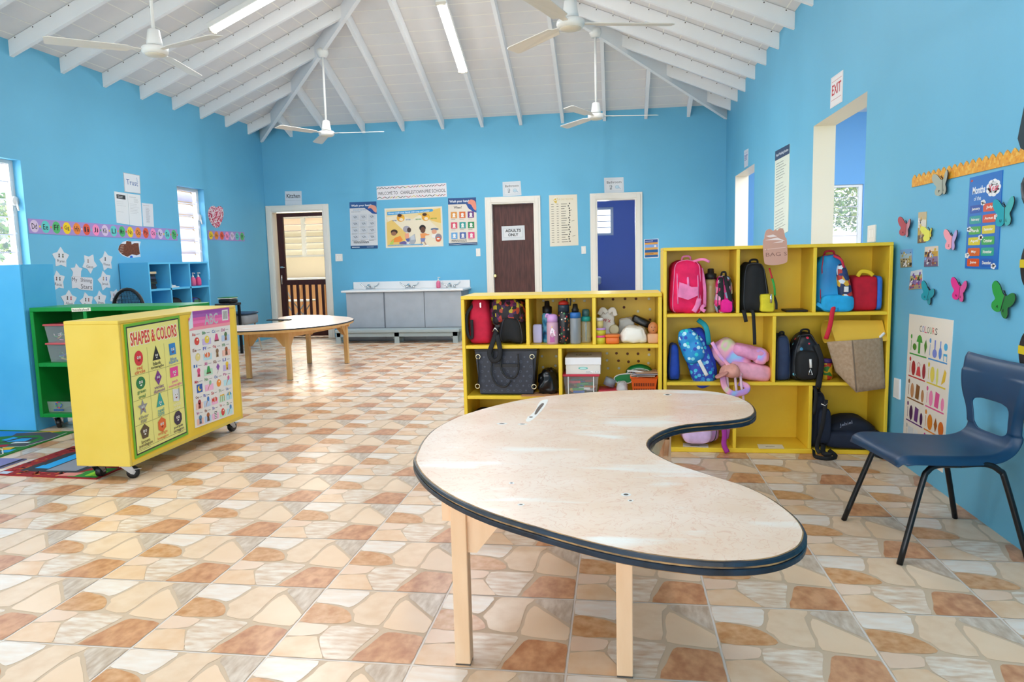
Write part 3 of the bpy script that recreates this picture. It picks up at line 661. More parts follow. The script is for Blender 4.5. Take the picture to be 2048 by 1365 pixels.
def kidney(tf, label, legs, apron, marks, org, tw, edge2=WORN, thin=False):
    t = thing('kidney_table', label, 'table', org, 'kidney shaped activity tables')
    mb = MB(); z = TZ
    # profile of the rim: (outward offset, height)
    prof = [(-.009, z, LAM), (-.006, z-.001, edge2), (-.001, z-.003, NAVY), (.002, z-.010, NAVY), (-.004, z-.013, edge2), (-.003, z-.0165, edge2), (.0, z-.0175, NAVY), (.002, z-.02, NAVY), (.002, z-.03, NAVY), (-.006, z-.035, edge2), (-.016, z-.037, TW)]
    if thin: prof = [(-.006, z, LAM), (0, z-.002, NAVY), (0, z-.012, NAVY), (-.004, z-.013, tw), (-.012, z-.037, tw)]
    rings = [[(*p, h) for p in offset(ko, d*SG)] for d, h, _ in prof]; n = len(ko)
    for (r0, (d, h, m0)), r1 in zip(zip(rings, prof), rings[1:]): mb.add(r0+r1, [(i, (i+1) % n, n+(i+1) % n, n+i) for i in range(n)], prof[prof.index((d, h, m0))+1][2])
    mb.add(rings[0], [tuple(range(n))], LAM); mb.add(rings[-1], [tuple(range(n))[::-1]], TW)
    for (x, y, r, q) in marks:
        mb.add([(x+r*cos(2*pi*i/12), y+r*q*sin(2*pi*i/12), z+.0006) for i in range(12)], [tuple(range(12))], mat('33261c', .5))
        mb.add([(x+2*r*cos(2*pi*i/12), y+2.1*r*q*sin(2*pi*i/12), z+.0003) for i in range(12)], [tuple(range(12))], mat('e4e6e3', .4))
    if marks:
        for q, cc, hh in (([(1052, 840), (1070, 822), (1080, 804), (1096, 800), (1088, 816), (1072, 834), (1058, 844)], 'e4e6e3', .0004), ([(1069, 829), (1074, 818), (1083, 808), (1088, 809), (1080, 820), (1073, 829)], '3a2c22', .0008)): q = [FL(p.x, p.y, z)+Vector((0, 0, hh)) for p in smooth_closed(q, 4)]; mb.add(q, [tuple(range(len(q)))], mat(cc, .5))
    mb.xf(tf); mb.build('tabletop', None, t)
    ap = MB()
    for (x0, y0), (x1, y1) in apron:
        d = Vector((x1-x0, y1-y0, 0)).normalized(); nn = Vector((-d.y, d.x, 0))*.011; a, b = Vector((x0, y0, 0)), Vector((x1, y1, 0))
        V = [p+s*nn+Vector((0, 0, h)) for h in (z-.105, z-.037) for p, s in ((a, -1), (b, -1), (b, 1), (a, 1))]
        ap.add(V, [(0, 3, 2, 1), (4, 5, 6, 7), (0, 1, 5, 4), (1, 2, 6, 5), (2, 3, 7, 6), (3, 0, 4, 7)], tw)
    ap.xf(tf); ap.build('apron', None, t)
    for lx, ly, dirs in legs:
        g = MB().box(lx-.023, lx+.023, ly-.023, ly+.023, .004, z-.037, tw, .002).box(lx-.022, lx+.022, ly-.022, ly+.022, 0, .004, mat('55504a', .6))
        for dx, dy in dirs:   # triangular gusset
            for s in (-.009, .009):
                nx, ny = -dy*s, dx*s
                g.add([(lx+dx*.02+nx, ly+dy*.02+ny, z-.037), (lx+dx*.13+nx, ly+dy*.13+ny, z-.037), (lx+dx*.13+nx, ly+dy*.13+ny, z-.1), (lx+dx*.05+nx, ly+dy*.05+ny, z-.2), (lx+dx*.02+nx, ly+dy*.02+ny, z-.2)], [(0, 1, 2, 3, 4)], tw)
            a_ = .009; P = [(lx+dx*.13, ly+dy*.13, z-.1), (lx+dx*.02, ly+dy*.02, z-.2)]
            g.add([(p[0]-dy*a_, p[1]+dx*a_, p[2]) for p in P]+[(p[0]+dy*a_, p[1]-dx*a_, p[2]) for p in P], [(0, 1, 3, 2)], tw)
        g.xf(tf).build('leg', None, t)
    return t
mk = []
for px, py, r, q in ((1004, 848, .011, .7), (1045, 849, .01, .6), (1062, 835, .008, 1.3), (1252, 990, .007, 1), (1261, 1002, .004, 1), (1335, 790, .01, 1), (1023, 967, .004, 1), (1042, 1010, .005, .8)):
    p = FL(px, py, TZ); mk.append((p.x, p.y, r, q))
lA, lB, lC, lD = (-.46, 2.0), (.015, 1.985), (.20, 3.08), (-.29, 3.16)
KL = [(*lA, ((1, 0), (0, 1))), (*lB, ((-1, 0),)), (*lC, ((-1, 0), (0, -1))), (*lD, ((1, 0), (0, -1)))]
KA = [((lA[0]-.05, lA[1]), (lB[0]+.02, lB[1])), (lB, lC), (lC, lD), (lD, lA)]
LG = mat('efcdaa', .4, c2='e6bf98', scale=5, stretch=(4, 4, .6), detail=6)
kidney(Matrix.Identity(4), 'cream kidney table with a dark worn rim in front of the yellow shelves', KL, KA, mk, (.05, 2.42, 0), LG)
FT = Matrix.Translation((-3.68, 7.70, 0)) @ Matrix.Rotation(pi, 4, 'Z') @ Matrix.Translation((-.049, -2.424, 0))
kidney(FT, 'cream kidney table with thin dark rim and wooden legs before the kitchen doorway', KL, KA, [], (-3.68, 7.70, 0), mat('e5bf85', .45, c2='d9ae70', scale=5, stretch=(4, 4, .6), detail=6), thin=True)
p = FL(559, 641, TZ); MB().box(p.x-.14, p.x+.14, p.y-.05, p.y+.03, TZ, TZ+.012, BLACKP, .004).build('pencil_case', None, None, 'flat black case lying on the far kidney table', 'case')

# ------------------------------------------------------------------ blue plastic chair by the right wall
CB = mat('0e4065', .42, c2='0c3656', scale=3, spec=.5)
ch = thing('plastic_chair', 'dark blue plastic chair with black tube legs beside the right wall', 'chair', (1.284, 3.091, 0))
Fw, Lt = Vector((-.99, -.14, 0)), Vector((.14, -.99, 0))
CM = Matrix(((Fw.x, Lt.x, 0, 1.268), (Fw.y, Lt.y, 0, 3.091), (0, 0, 1, 0), (0, 0, 0, 1)))
prof = smooth_open([(.232, .368), (.228, .392), (.19, .402), (.10, .398), (0, .392), (-.10, .388), (-.165, .392), (-.215, .415), (-.238, .455), (-.238, .52), (-.232, .60), (-.238, .67), (-.252, .722), (-.272, .742)], 8)
wid = smooth_open([Vector((v, 0)) for v in (.20, .215, .222, .222, .212, .195, .18, .165, .160, .165, .195, .215, .222, .215)], 8)
NT = 40; mb = MB(); V = []; n = len(prof)
for i in range(n):
    a = prof[max(i-1, 0)]; b = prof[min(i+1, n-1)]; d = (b-a).normalized(); nn = Vector((d.y, -d.x))      # seat: up, back: forward
    hw = wid[i].x; back = i > n*.62
    for j in range(NT+1):
        t = -1+2*j/NT; e = abs(t); k = max(0, (e-.86)/.14); x, z = prof[i]
        dip = (.012*(e**2) if not back else .02*e**2*(1 if i < n*.85 else .6))       # seat hollow, back wraps forward
        off = nn*(dip-.032*k**1.6*min(1, i/9)*(1 if i < n*.85 else max(0, 1-(i-n*.85)/(n*.13)))); V.append([x+off.x, t*hw*(1-.01*k), z+off.y])
F = []; cut = set(); keep = set(); SZ, SH, SW2 = .512, .066, .66
for i in range(n-1):
    for j in range(NT):
        zc = (prof[i].y+prof[i+1].y)/2; tc = -1+2*(j+.5)/NT; f = (i*(NT+1)+j, i*(NT+1)+j+1, (i+1)*(NT+1)+j+1, (i+1)*(NT+1)+j)
        if prof[i].x < -.2 and (tc/SW2)**4+((zc-SZ)/SH)**4 < 1: cut |= set(f)
        else: F.append(f); keep |= set(f)
for q in cut & keep:      # pull the rim of the slot onto a clean rounded outline
    i, j = divmod(q, NT+1); t, z = -1+2*j/NT, prof[i].y; r = ((t/SW2)**4+((z-SZ)/SH)**4)**.25; t2, z2 = t/r, SZ+(z-SZ)/r
    m = min(range(n//2, n-1), key=lambda m_: abs((prof[m_].y+prof[m_+1].y)/2-z2)); u = (z2-prof[m].y)/((prof[m+1].y-prof[m].y) or 1)
    x2 = prof[m].x+(prof[m+1].x-prof[m].x)*u; h2 = wid[m].x+(wid[m+1].x-wid[m].x)*u; V[q] = [x2+.02*t2*t2, t2*h2, z2]
mb.add(V, F, CB, True).xf(CM).build('seat_shell', None, ch, mods=(('SOLIDIFY', dict(thickness=.007, offset=0)), ('SUBSURF', dict(levels=2, render_levels=2))))
LB = mat('0f1115', .3)
for sgn in (1, -1):
    y = .185*sgn
    fr = smooth_open([(.0, y, .37), (.085, y, .37), (.125, y*1.03, .35), (.15, y*1.07, .30), (.243, .235*sgn, .0)], 5)
    rr = smooth_open([(.0, y, .37), (-.10, y, .37), (-.15, y*1.03, .345), (-.172, y*1.06, .30), (-.25, .23*sgn, .0)], 5)
    for pth in (fr, rr): MB().tube(pth, .0115, 12, LB).xf(CM).build('leg', None, ch)
for x in (.06, -.06): MB().tube([(x, -.185, .375), (x, .185, .375)], .009, 8, LB).xf(CM).build('crossbar', None, ch)

# ------------------------------------------------------------------ hand wash unit on the back wall
SG_ = mat('a9b0b9', .5, c2='a2a9b2', scale=8); KG = mat('9fadb0', .5); SW = mat('e8e9ea', .3)
sx0, sx1, sy0, szt = -4.075, -2.235, 10.38, .765
sk = thing('hand_wash_cabinet', 'grey cabinet with white sink counter against the far wall', 'cabinet', (-3.15, 10.7, 0))
SY = sy0+.03
MB().box(sx0+.04, sx1-.03, SY+.02, YB-.01, 0, szt-.03, mat('8d939c', .5)).build('body', None, sk)
vs = [AY(x, 620, SY).x for x in (693, 769.5, 849, 924)]
for a, b in zip(vs, vs[1:]): MB().box(a+.004, b-.004, SY, SY+.018, .2, szt-.035, SG_, .002).build('door', None, sk)
MB().box(vs[1]-.012, vs[1]+.004, SY-.006, SY, .2, szt-.035, mat('6d737c', .5)).build('trim_strip', None, sk)
for a, b in zip(vs, vs[1:]): MB().box(a+.004, b-.004, SY+.002, SY+.018, .02, .19, SG_).build('kick_panel', None, sk)
MB().box(sx0-.02, sx1+.01, sy0, YB-.003, szt-.03, szt, SW, .006).build('counter', None, sk)
MB().box(AY(707, 570, YB-.02).x, sx1+.0, YB-.03, YB-.002, szt, szt+.11, SW, .003).build('splashback', None, sk)
for px in (741, 820, 902):
    c = AY(px, 578, YB-.16); mb = MB().box(c.x-.05, c.x+.05, c.y-.03, c.y+.03, szt, szt+.02, CHROME, .004)
    mb.tube(smooth_open([(c.x, c.y, szt+.02), (c.x, c.y-.02, szt+.055), (c.x, c.y-.1, szt+.06), (c.x, c.y-.13, szt+.03)], 4), .016, 8, CHROME)
    for s in (-1, 1): mb.lathe([(.022, 0), (.018, .035), (.01, .045)], (c.x+s*.055, c.y, szt), 12, CHROME).tube(smooth_open([(c.x+s*.055, c.y, szt+.04), (c.x+s*.1, c.y-.01, szt+.045), (c.x+s*.14, c.y-.02, szt+.075), (c.x+s*.145, c.y-.02, szt+.1)], 4), .01, 8, CHROME)
    mb.build('faucet', None, None, {741: 'chrome twin-lever faucet at the left end of the sink counter', 820: 'chrome twin-lever faucet in the middle of the sink counter', 902: 'chrome twin-lever faucet beside the pink soap bottle'}[px], 'faucet', 'chrome twin-lever faucets')
def soap(px, py0, py1, pos, label, grp=None, liquid='f26f98'):
    t = thing('soap_bottle', label, 'soap bottle', pos, grp); x, y, z = pos
    MB().lathe([(.028, 0), (.034, .01), (.034, .075), (.024, .1), (.012, .11)], pos, 16, clear_mat(liquid, .8, .2)).build('bottle', None, t)
    MB().lathe([(.014, .108), (.014, .125), (.005, .128), (.005, .155), (.009, .157), (.009, .165)], pos, 12, WHITE).tube([(x, y, z+.16), (x+.035, y-.01, z+.158)], .005, 8, WHITE).build('pump', None, t)
    return t
c = AY(877, 577, YB-.13); soap(0, 0, 0, (c.x, c.y, szt), 'pink soap bottle with white pump on the white sink counter')
# low step bench in front of the cabinet
st = thing('step_bench', 'low grey wooden step bench in front of the grey sink cabinet', 'bench', (-3.17, 10.2, 0))
MB().box(-4.1, -2.24, 10.08, 10.36, .16, .2, KG, .004).build('step_top', None, st); MB().box(-4.08, -2.26, 10.1, 10.125, .1, .16, KG).build('rail', None, st)
for x in (-4.06, -3.17, -2.30):
    for y in (10.1, 10.32): MB().box(x-.035, x+.035, y, y+.03, 0, .16 if y > 10.2 else .16, KG).build('leg', None, st)
for x, s in ((-4.06, 1), (-3.17, -1), (-2.30, -1)): MB().tube([(x+s*.03, 10.14, .05), (x+s*.12, 10.14, .14)], .01, 6, KG).build('brace', None, st)

# ------------------------------------------------------------------ seats and small furniture along the left side
oc = thing('office_chair', 'round-backed black mesh chair behind the green bookshelf', 'chair', (-4.62, 5.9, 0))
c = AY(257, 612, 5.9); R_ = .145
el = lambda r, k=1.15: [(c.x+r*cos(2*pi*i/28), 5.9, .835+k*r*sin(2*pi*i/28)) for i in range(28)]
MB().tube(el(R_), .016, 8, BLACKP, closed=True).build('back_frame', None, oc)
me = MB(); s_ = .0115
for i in range(-12, 13):
    h = math.sqrt(max(0, R_**2-(i*s_)**2)); me.tube([(c.x+i*s_, 5.9, .835-1.15*h), (c.x+i*s_, 5.9, .835+1.15*h)], .0026, 4, BLACKP, caps=False)
for i in range(-14, 15):
    q = i*s_/1.15; h = math.sqrt(max(0, R_**2-q*q)); me.tube([(c.x-h, 5.9, .835+i*s_), (c.x+h, 5.9, .835+i*s_)], .0026, 4, BLACKP, caps=False)
me.build('mesh_back', None, oc)
MB().sbox((c.x, 6.13, .48), (.44, .42, .09), BLACKP, .4, 12).build('seat', None, oc)
MB().tube(smooth_open([(c.x, 5.92, .70), (c.x, 5.88, .6), (c.x, 5.93, .45), (c.x, 6.1, .43)], 4), .018, 8, BLACKP).build('back_post', None, oc); MB().tube([(c.x, 6.13, .08), (c.x, 6.13, .45)], .025, 10, CHROME).build('gas_column', None, oc)
for k in range(5): a = 2*pi*k/5; MB().tube([(c.x, 6.13, .09), (c.x+.24*cos(a), 6.13+.24*sin(a), .06)], .018, 8, BLACKP).lathe([(.025, -.02), (.025, .02)], (c.x+.24*cos(a), 6.13+.24*sin(a), .025), 10, BLACKP, 'y').build('leg', None, oc)
sch = FL(492, 704); sc2 = thing('small_chair', 'small grey chair with dark blue seat by the wall behind the far kidney table', 'chair', (sch.x, sch.y, 0))
X, Y = AY(504, 645, sch.y).x-.2, sch.y+.05
MB().sbox((X, Y, .53), (.42, .4, .03), mat('23415f', .5), .4, 12).build('seat', None, sc2); MB().sbox((X, Y, .45), (.40, .38, .15), GREYP, .35, 12).build('under_shell', None, sc2)
MB().sbox((X-.19, Y, .56), (.03, .38, .1), mat('b9a23c', .5), .4, 12).build('backrest', None, sc2)
for a in (-1, 1):
    for b in (-1, 1): MB().tube([(X+a*.13, Y+b*.14, .42), (X+a*.2, Y+b*.18, .0)], .012, 8, CHROME).build('leg', None, sc2)
c = AY(443, 604, 8.75); bs = thing('stool', 'dark stool beside the blue pigeonhole unit carrying a black bag', 'stool', (c.x, 8.95, 0))
MB().box(c.x-.13, c.x+.08, 8.8, 9.1, .66, .69, mat('2b2c30', .5), .004).build('seat', None, bs)
for a in (-1, 1):
    for b in (-1, 1): MB().box(c.x-.025+a*.085-.015, c.x-.025+a*.085+.015, 8.95+b*.12-.015, 8.95+b*.12+.015, 0, .66, BLACKP).build('leg', None, bs)
MB().sbox((c.x-.02, 8.95, .72), (.2, .2, .06), BLACKP, .4, 10).build('black_bag', None, None, 'small black bag on the dark stool beside the blue pigeonhole unit', 'bag')
MB().box(c.x-.11, c.x+.06, 8.85, 9.05, .751, .76, mat('f0ead8', .6)).box(c.x-.11, c.x+.06, 8.85, 9.05, .76, .77, mat('2f7a3a', .5)).build('book', None, None, 'green book lying on the small black bag', 'book')

# ------------------------------------------------------------------ play rugs
def rug(name, q, art, label): return art.put(name, q, label, 'rug', nrm=(0, 0, 1), th=.006, lift=.00035)
GRY, GRN2, BLU, RED2, YL2, WH = '4d5058', '2f8a35', '2f9fe0', 'a9222a', 'e3b52d', 'e6e6e6'
A = Art(100, 100, '2a7a34', .9)
A.P([(0, 60), (70, 90), (86, 97), (0, 97)], '1f86d0').P([(58, 92), (78, 99), (90, 99), (72, 90)], YL2)
A.P([(56, 92), (60, 84), (80, 88), (92, 80), (93, 66), (88, 60), (96, 62), (99, 80), (94, 92), (80, 97)], GRY).P([(56, 60), (66, 56), (94, 62), (92, 68), (70, 64), (58, 70)], GRY)
A.P([(66, 68), (88, 70), (86, 82), (72, 82)], '3b4048').P([(70, 70), (84, 72), (82, 80), (74, 79)], BLU).P([(78, 66), (90, 68), (90, 71), (78, 70)], 'd9dfe4').P([(62, 74), (68, 72), (70, 80), (64, 82)], BLU)
A.P([(68, 54), (82, 58), (80, 63), (66, 60)], RED2).P([(84, 50), (92, 52), (90, 58), (83, 56)], YL2).P([(90, 44), (97, 46), (96, 53), (89, 51)], BLU).P([(56, 62), (64, 60), (62, 66), (56, 68)], YL2)
A.P([(50, 50), (70, 50), (86, 40), (90, 28), (96, 30), (94, 44), (84, 52), (66, 58), (50, 58)], GRY).P([(50, 22), (72, 22), (90, 30), (88, 35), (70, 29), (50, 29)], GRY)
A.P([(52, 32), (72, 32), (84, 37), (78, 44), (64, 47), (52, 47)], 'b9cf55').P([(60, 38), (70, 36), (76, 40), (68, 44)], '6aa83a').P([(54, 42), (62, 42), (62, 46), (54, 46)], 'e8e4c0').P([(60, 8), (90, 12), (96, 20), (80, 20), (60, 16)], '9cc83e').P([(80, 4), (94, 6), (92, 12), (80, 10)], 'd9e0e4').P([(70, 14), (78, 15), (77, 19), (69, 18)], 'c23b30')
A.line([(97, 95), (99, 78), (96, 60), (82, 56)], .8, 'dcdcd4').line([(52, 59), (68, 59), (86, 52), (97, 42), (97, 28)], .8, 'dcdcd4').line([(52, 21), (74, 21), (92, 29)], .8, 'dcdcd4')
rug('play_rug', [(-4.9, 4.72, 0), (-3.95, 4.70, 0), (-3.925, 3.62, 0), (-4.9, 3.62, 0)], A, 'green and blue road play rug under the tall light blue cupboard')
A = Art(100, 100, '8f1f22', .9)
for i in range(120):
    rn = random.Random(i); x, y = ((rn.uniform(3, 97), rn.uniform(80, 98)), (rn.uniform(2, 16), rn.uniform(3, 97)), (rn.uniform(3, 70), rn.uniform(2, 12)))[i % 3]; A.E(x, y, rn.uniform(1, 2.6), rn.uniform(1, 2.4), rn.choice(['b8402c', '6c1518', 'c9702f', '7b2a20', '2d1214', 'c22a2a']), 6, L=9)
A.L = 2
A.P([(14, 14), (20, 12), (70, 12), (74, 30), (90, 34), (90, 80), (18, 78), (14, 70)], '33363d').P([(38, 16), (66, 18), (66, 40), (84, 44), (84, 84), (56, 84), (56, 60), (38, 56)], '8d93a0')
A.P([(22, 22), (36, 22), (36, 56), (50, 62), (50, 84), (24, 84)], '2aa5e8').E(50, 48, 6, 5, '2aa5e8').P([(24, 30), (20, 40), (20, 70), (24, 80)], '33363d').E(58, 40, 4, 4, 'e6e6ee')
A.P([(70, 2), (98, 2), (98, 30), (84, 28), (72, 12)], '2f8a35').P([(84, 6), (96, 6), (96, 20), (84, 18)], '8fd02e').P([(60, 3), (76, 4), (78, 14), (62, 12)], 'd98a80').P([(72, 50), (78, 50), (78, 56), (72, 56)], 'c02028').P([(2, 2), (12, 2), (12, 9), (2, 9)], 'b6c4d8')
rug('play_rug', [(-3.64, 4.30, 0), (-2.94, 4.30, 0), (-2.94, 3.62, 0), (-3.64, 3.66, 0)], A, 'dark red road play rug under the yellow rolling cabinet')
A = Art(100, 100, '7d7fb3', .9).line([(0, 2), (98, 2), (98, 100)], 3, '1a1a22')
rug('floor_mat', [(-4.6, 3.985, 0), (-3.71, 3.985, 0), (-3.71, 3.55, 0), (-4.6, 3.55, 0)], A, 'plain purple mat with a black edge at the left edge of the floor')

# ------------------------------------------------------------------ kitchen seen through the half door
kc = thing('kitchen_cabinet', 'tan wooden lower cabinet with white counter seen through the kitchen door', 'cabinet', (-5.9, 13.7, 0))
WD = mat('d9a06c', .5, c2='cf935d', scale=4, stretch=(4, 1, .6)); MB().box(-7.6, -4.6, 13.4, 13.98, .0, .86, WD).build('body', None, kc)
for i in range(6): x = -7.5+i*.48; MB().box(x, x+.46, 13.385, 13.4, .1, .84, WD, .003).tube([(x+.42, 13.37, .55), (x+.42, 13.37, .7)], .006, 6, CHROME).build('door', None, kc)
MB().box(-7.62, -4.58, 13.37, 13.99, .86, .9, SW).build('counter', None, kc)
ks = thing('folding_stool', 'grey metal folding stool with pale seat inside the kitchen', 'stool', (-5.55, 12.2, 0))
MB().box(-5.85, -5.3, 12.0, 12.35, .52, .545, mat('dcd7cc', .4), .004).build('seat', None, ks)
for y in (12.03, 12.32): MB().tube([(-5.8, y, 0), (-5.4, y, .52)], .012, 8, GREYP).build('leg', None, ks); MB().tube([(-5.4, y, 0), (-5.78, y, .52), (-6.0, y, .95)], .012, 8, GREYP).build('leg', None, ks)
bc = MB().box(-1.0, -.26, 12.1, 12.6, .72, .84, mat('b9c2c6', .4), .02).box(-.9, -.34, 12.3, 12.95, 0, .72, mat('8f9aa5', .5)); bc.build('bathroom_basin', None, None, 'pale grey basin unit partly visible inside the open blue bathroom', 'sink')

# ------------------------------------------------------------------ things on the shelves
def cloth(c, rough=.75, var=.12): return mat(c, rough, var=var, scale=22, bump=.15)
BLK = cloth('17181b'); NVY = cloth('141d2e'); STRAP = mat('141519', .7)
def strap(parent, pts, wd, m, name='strap', th=.22, k=5, up=(0, 1, 0)): return MB().tube(smooth_open(pts, k), wd/2, 8, m, flat=th, up=up).build(name, None, parent)
def bagshape(lean=0, taper=.15, puff=.0, round_top=.25, leany=0):
    def fn(x, y, z):
        t = (z+1)/2; s = 1-taper*t*t; return (x*s+lean*t, y*(1-.35*taper*t)+leany*t, z-round_top*max(0, t-.5)*x*x)
    return fn
def backpack(name, label, box, Y, dep, zb, mains, cat='backpack', lean=0, taper=.2, e=.5, pocket=None, e2=.6, group=None, nz=.014, seed=1, front=None, trim=None, handle=True):
    x0, x1, _, z1 = box; cx, cz, w_, h_ = (x0+x1)/2, (zb+z1)/2, x1-x0, z1-zb
    t = thing(name, label, cat, (cx, Y+dep/2, zb), group)
    fn = bagshape(lean, taper); cc, dd = (cx, Y+dep/2, cz), (w_, dep, h_)
    MB().sbox(cc, dd, mains, e, 30, fn, e2=e2, nz=nz, ns=9, seed=seed).build('body', None, t)
    S = lambda a, b_: soft(cc, dd, e, e2, fn, nz, 9, seed, RAD(a), RAD(b_), .0015)
    zp = [S(-62+i*6, -52) for i in range(22)]+[S(68, -52-i*9.5) for i in range(1, 8)]+[S(64-i*6, -128) for i in range(22)]
    MB().tube(zp, .0028, 6, trim or mat('3a3d44', .5)).build('zipper', None, t)
    tp_ = S(86, -90)
    if handle: MB().tube(smooth_open([tp_+Vector((-w_*.13, .01, -.006)), tp_+Vector((-w_*.09, 0, .018)), tp_+Vector((w_*.09, 0, .018)), tp_+Vector((w_*.13, .01, -.006))], 4), .006, 8, trim or STRAP, flat=.6, up=(0, 1, 0)).build('handle', None, t)
    if pocket:
        pm, ph, pw, po = pocket
        MB().sbox((cx+po*w_, Y+.012, zb+h_*ph/2+.012), (w_*pw, .07, h_*ph), pm, .45, 16, bagshape(0, .08), e2=.5, nz=.004, seed=seed+3).build('front_pocket', None, t)
    return t, cx, cz, w_, h_
# --- tall shelf, top row
b = bx(1339, 521, 1410, 628, SF+.02)
t, cx, cz, w_, h_ = backpack('backpack', 'bright pink backpack with pale pink piping in the top left bay of the tall shelf', b, SF+.02, .22, BS1, cloth('ea1b5e'), taper=.1, e=.3, e2=.45, trim=mat('f28ab8', .6))
PK = cloth('f285b8'); yf = SF+.015
for s, o in ((-1, -.28), (0, .02), (1, .30)): strap(t, [(cx+w_*o*.9, yf+.05, b[3]-.02), (cx+w_*o, yf+.012, cz+.06), (cx+w_*(o+.02), yf+.003, cz-.02 if s == 0 else cz-.10)], .014 if s == 0 else .007, PK, 'piping', .5)
MB().prism([(cx-w_*.28, cz-.055), (cx+w_*.02, cz-.075), (cx+w_*.3, cz-.05), (cx+w_*.3, cz-.0), (cx+w_*.12, cz+.0), (cx, cz+.015), (cx-w_*.22, cz+.03)], yf-.012, yf+.01, PK, 'y').build('front_panel', None, t)
strap(t, [(cx+w_*.42, yf+.05, b[3]-.05), (cx+w_*.5, yf+.03, cz), (cx+w_*.5, yf+.02, cz-.12)], .02, PK); strap(t, [(cx+w_*.15, yf+.04, b[3]-.01), (cx+w_*.42, yf, b[3]+.004), (cx+w_*.62, yf, b[3]-.012)], .016, PK, 'handle')
strap(t, [(cx+w_*.34, yf, BS1+.09), (cx+w_*.28, yf-.012, BS1+.05), (cx+w_*.18, yf-.014, BS1+.012)], .03, PK); strap(t, [(cx+w_*.48, yf, BS1+.05), (cx+w_*.4, yf-.01, BS1+.03), (cx+w_*.5, yf-.01, BS1+.014)], .022, PK)
x = AY(1421, 600, SF+.1).x
t = thing('water_bottle', 'tan tinted bottle with black cap between the two pink bags', 'bottle', (x, SF+.1, BS1))
TAN = mat('b9a06a', .25, c2='a58b55', scale=9); MB().lathe([(.03, 0), (.032, .01), (.032, .155), (.03, .2)], (x, SF+.1, BS1), 24, TAN).build('body', None, t)
MB().lathe([(.034, .2), (.034, .232), (.02, .236), (.018, .262), (.013, .264)], (x, SF+.1, BS1), 20, BLACKP).build('cap', None, t)
b = bx(1432, 552, 1468, 628, SF+.02); FLO = patch_mat(['f04f9a', '1a1418', 'f7a8cf', 'ffffff', '9fb6d8', '1a1418', 'e2207a'], 34)
t, cx, cz, w_, h_ = backpack('lunch_bag', 'small pink and black flower print bag beside the tan bottle', b, SF+.02, .16, BS1, FLO, 'bag', taper=.1, seed=4)
MB().sbox((cx+.01, SF+.018, BS1+.045), (w_*.7, .05, .08), cloth('e8198c'), .4, 12).build('front_pocket', None, t)
strap(t, [(cx-w_*.2, SF+.03, b[3]-.01), (cx-w_*.18, SF+.005, cz+.02), (cx-w_*.15, SF+.002, cz-.05)], .02, STRAP); strap(t, [(cx, SF+.04, b[3]+.0), (cx+w_*.2, SF, cz), (cx+w_*.42, SF-.002, BS1+.01)], .022, STRAP)
b = bx(1482, 526, 1548, 627, SF+.02)
t, cx, cz, w_, h_ = backpack('backpack', 'black backpack with yellow front pocket and hanging straps', b, SF+.02, .22, BS1, BLK, taper=.25, e=.3, seed=6, lean=-.12, nz=.012)
MB().sbox((cx+w_*.28, SF+.02, BS1+.058), (w_*.42, .06, .105), cloth('dccb2c'), .25, 14, nz=.004).build('front_pocket', None, t)
MB().box(cx+.012, cx+.0125+.03, SF-.002+.02, SF+.01+.02, BS1+.10, BS1+.1+.004, BLACKP).build('zipper', None, t)
strap(t, [(cx+w_*.44, SF+.02, BS1+.2), (cx+w_*.5, SF+.01, BS1+.15), (cx+w_*.52, SF+.01, BS1+.10)], .012, mat('2a9d3f', .6), 'green_trim'); strap(t, [(cx+w_*.36, SF+.03, BS1+.26), (cx+w_*.44, SF+.02, BS1+.2)], .01, mat('c4202c', .6), 'red_trim')
MB().tube([(cx+w_*.38, SF-.03+.02, BS1+.11), (cx+w_*.38, SF-.032+.02, BS1+.06)], .007, 8, CHROME).build('key_ring', None, t)
strap(t, [(cx+w_*.5, SF+.02, BS1+.1), (cx+w_*.55, SF, BS1+.06), (cx+w_*.56, SF-.002, BS1+.02)], .014, STRAP)
xs = AY(1488, 640, SF-.012).x; strap(t, [(xs-.01, SF+.02, BS1+.008), (xs, SF-.008, BS1+.004), (xs+.012, SF-.012, BS1-.05)], .022, STRAP, k=4)
xs = AY(1506, 640, SF-.012).x; strap(t, [(xs-.012, SF+.02, BS1+.008), (xs, SF-.008, BS1+.004), (xs+.008, SF-.012, BS1-.1), (xs+.012, SF-.01, BS1-.185)], .02, STRAP, k=4)
a = AY(1590, 619, SF+.08); MB().box(a.x-.062, a.x+.062, SF+.03, SF+.16, BS1+.001, BS1+.013, BLACKP, .003).build('phone', None, None, 'black phone lying in the middle bay of the top row', 'phone')
b = bx(1634, 508, 1716, 626, SF+.02)
t, cx, cz, w_, h_ = backpack('backpack', 'blue backpack with navy printed side and hanging red strap', b, SF+.015, .23, BS1, grad_mat(['1d5fa0', '1f9bd6', '22a5de'], nscale=3), taper=.4, e=.35, seed=8, lean=-.25, nz=.016, trim=mat('c01f3c', .6))
NP = patch_mat(['1d2f55', '1d2f55', '24386a', 'b5352f', 'd9e0ea', '1d2f55', 'd9a92f', '1d2f55'], 38)
MB().sbox((cx+w_*.24, SF+.04, cz-.01), (w_*.36, .1, h_*.72), NP, .5, 14, bagshape(-.9, .35)).build('side_panel', None, t)
strap(t, [(cx-w_*.1, SF+.03, b[3]-.01), (cx+w_*.08, SF+.01, b[3]-.04), (cx+w_*.14, SF+.0, cz+.05), (cx+w_*.2, SF-.004, cz-.02)], .014, mat('c01f3c', .6), 'red_trim')
MB().sbox((cx-.0, SF+.016, BS1+.05), (w_*.8, .06, .1), cloth('22a5de'), .5, 12).build('front_pocket', None, t)
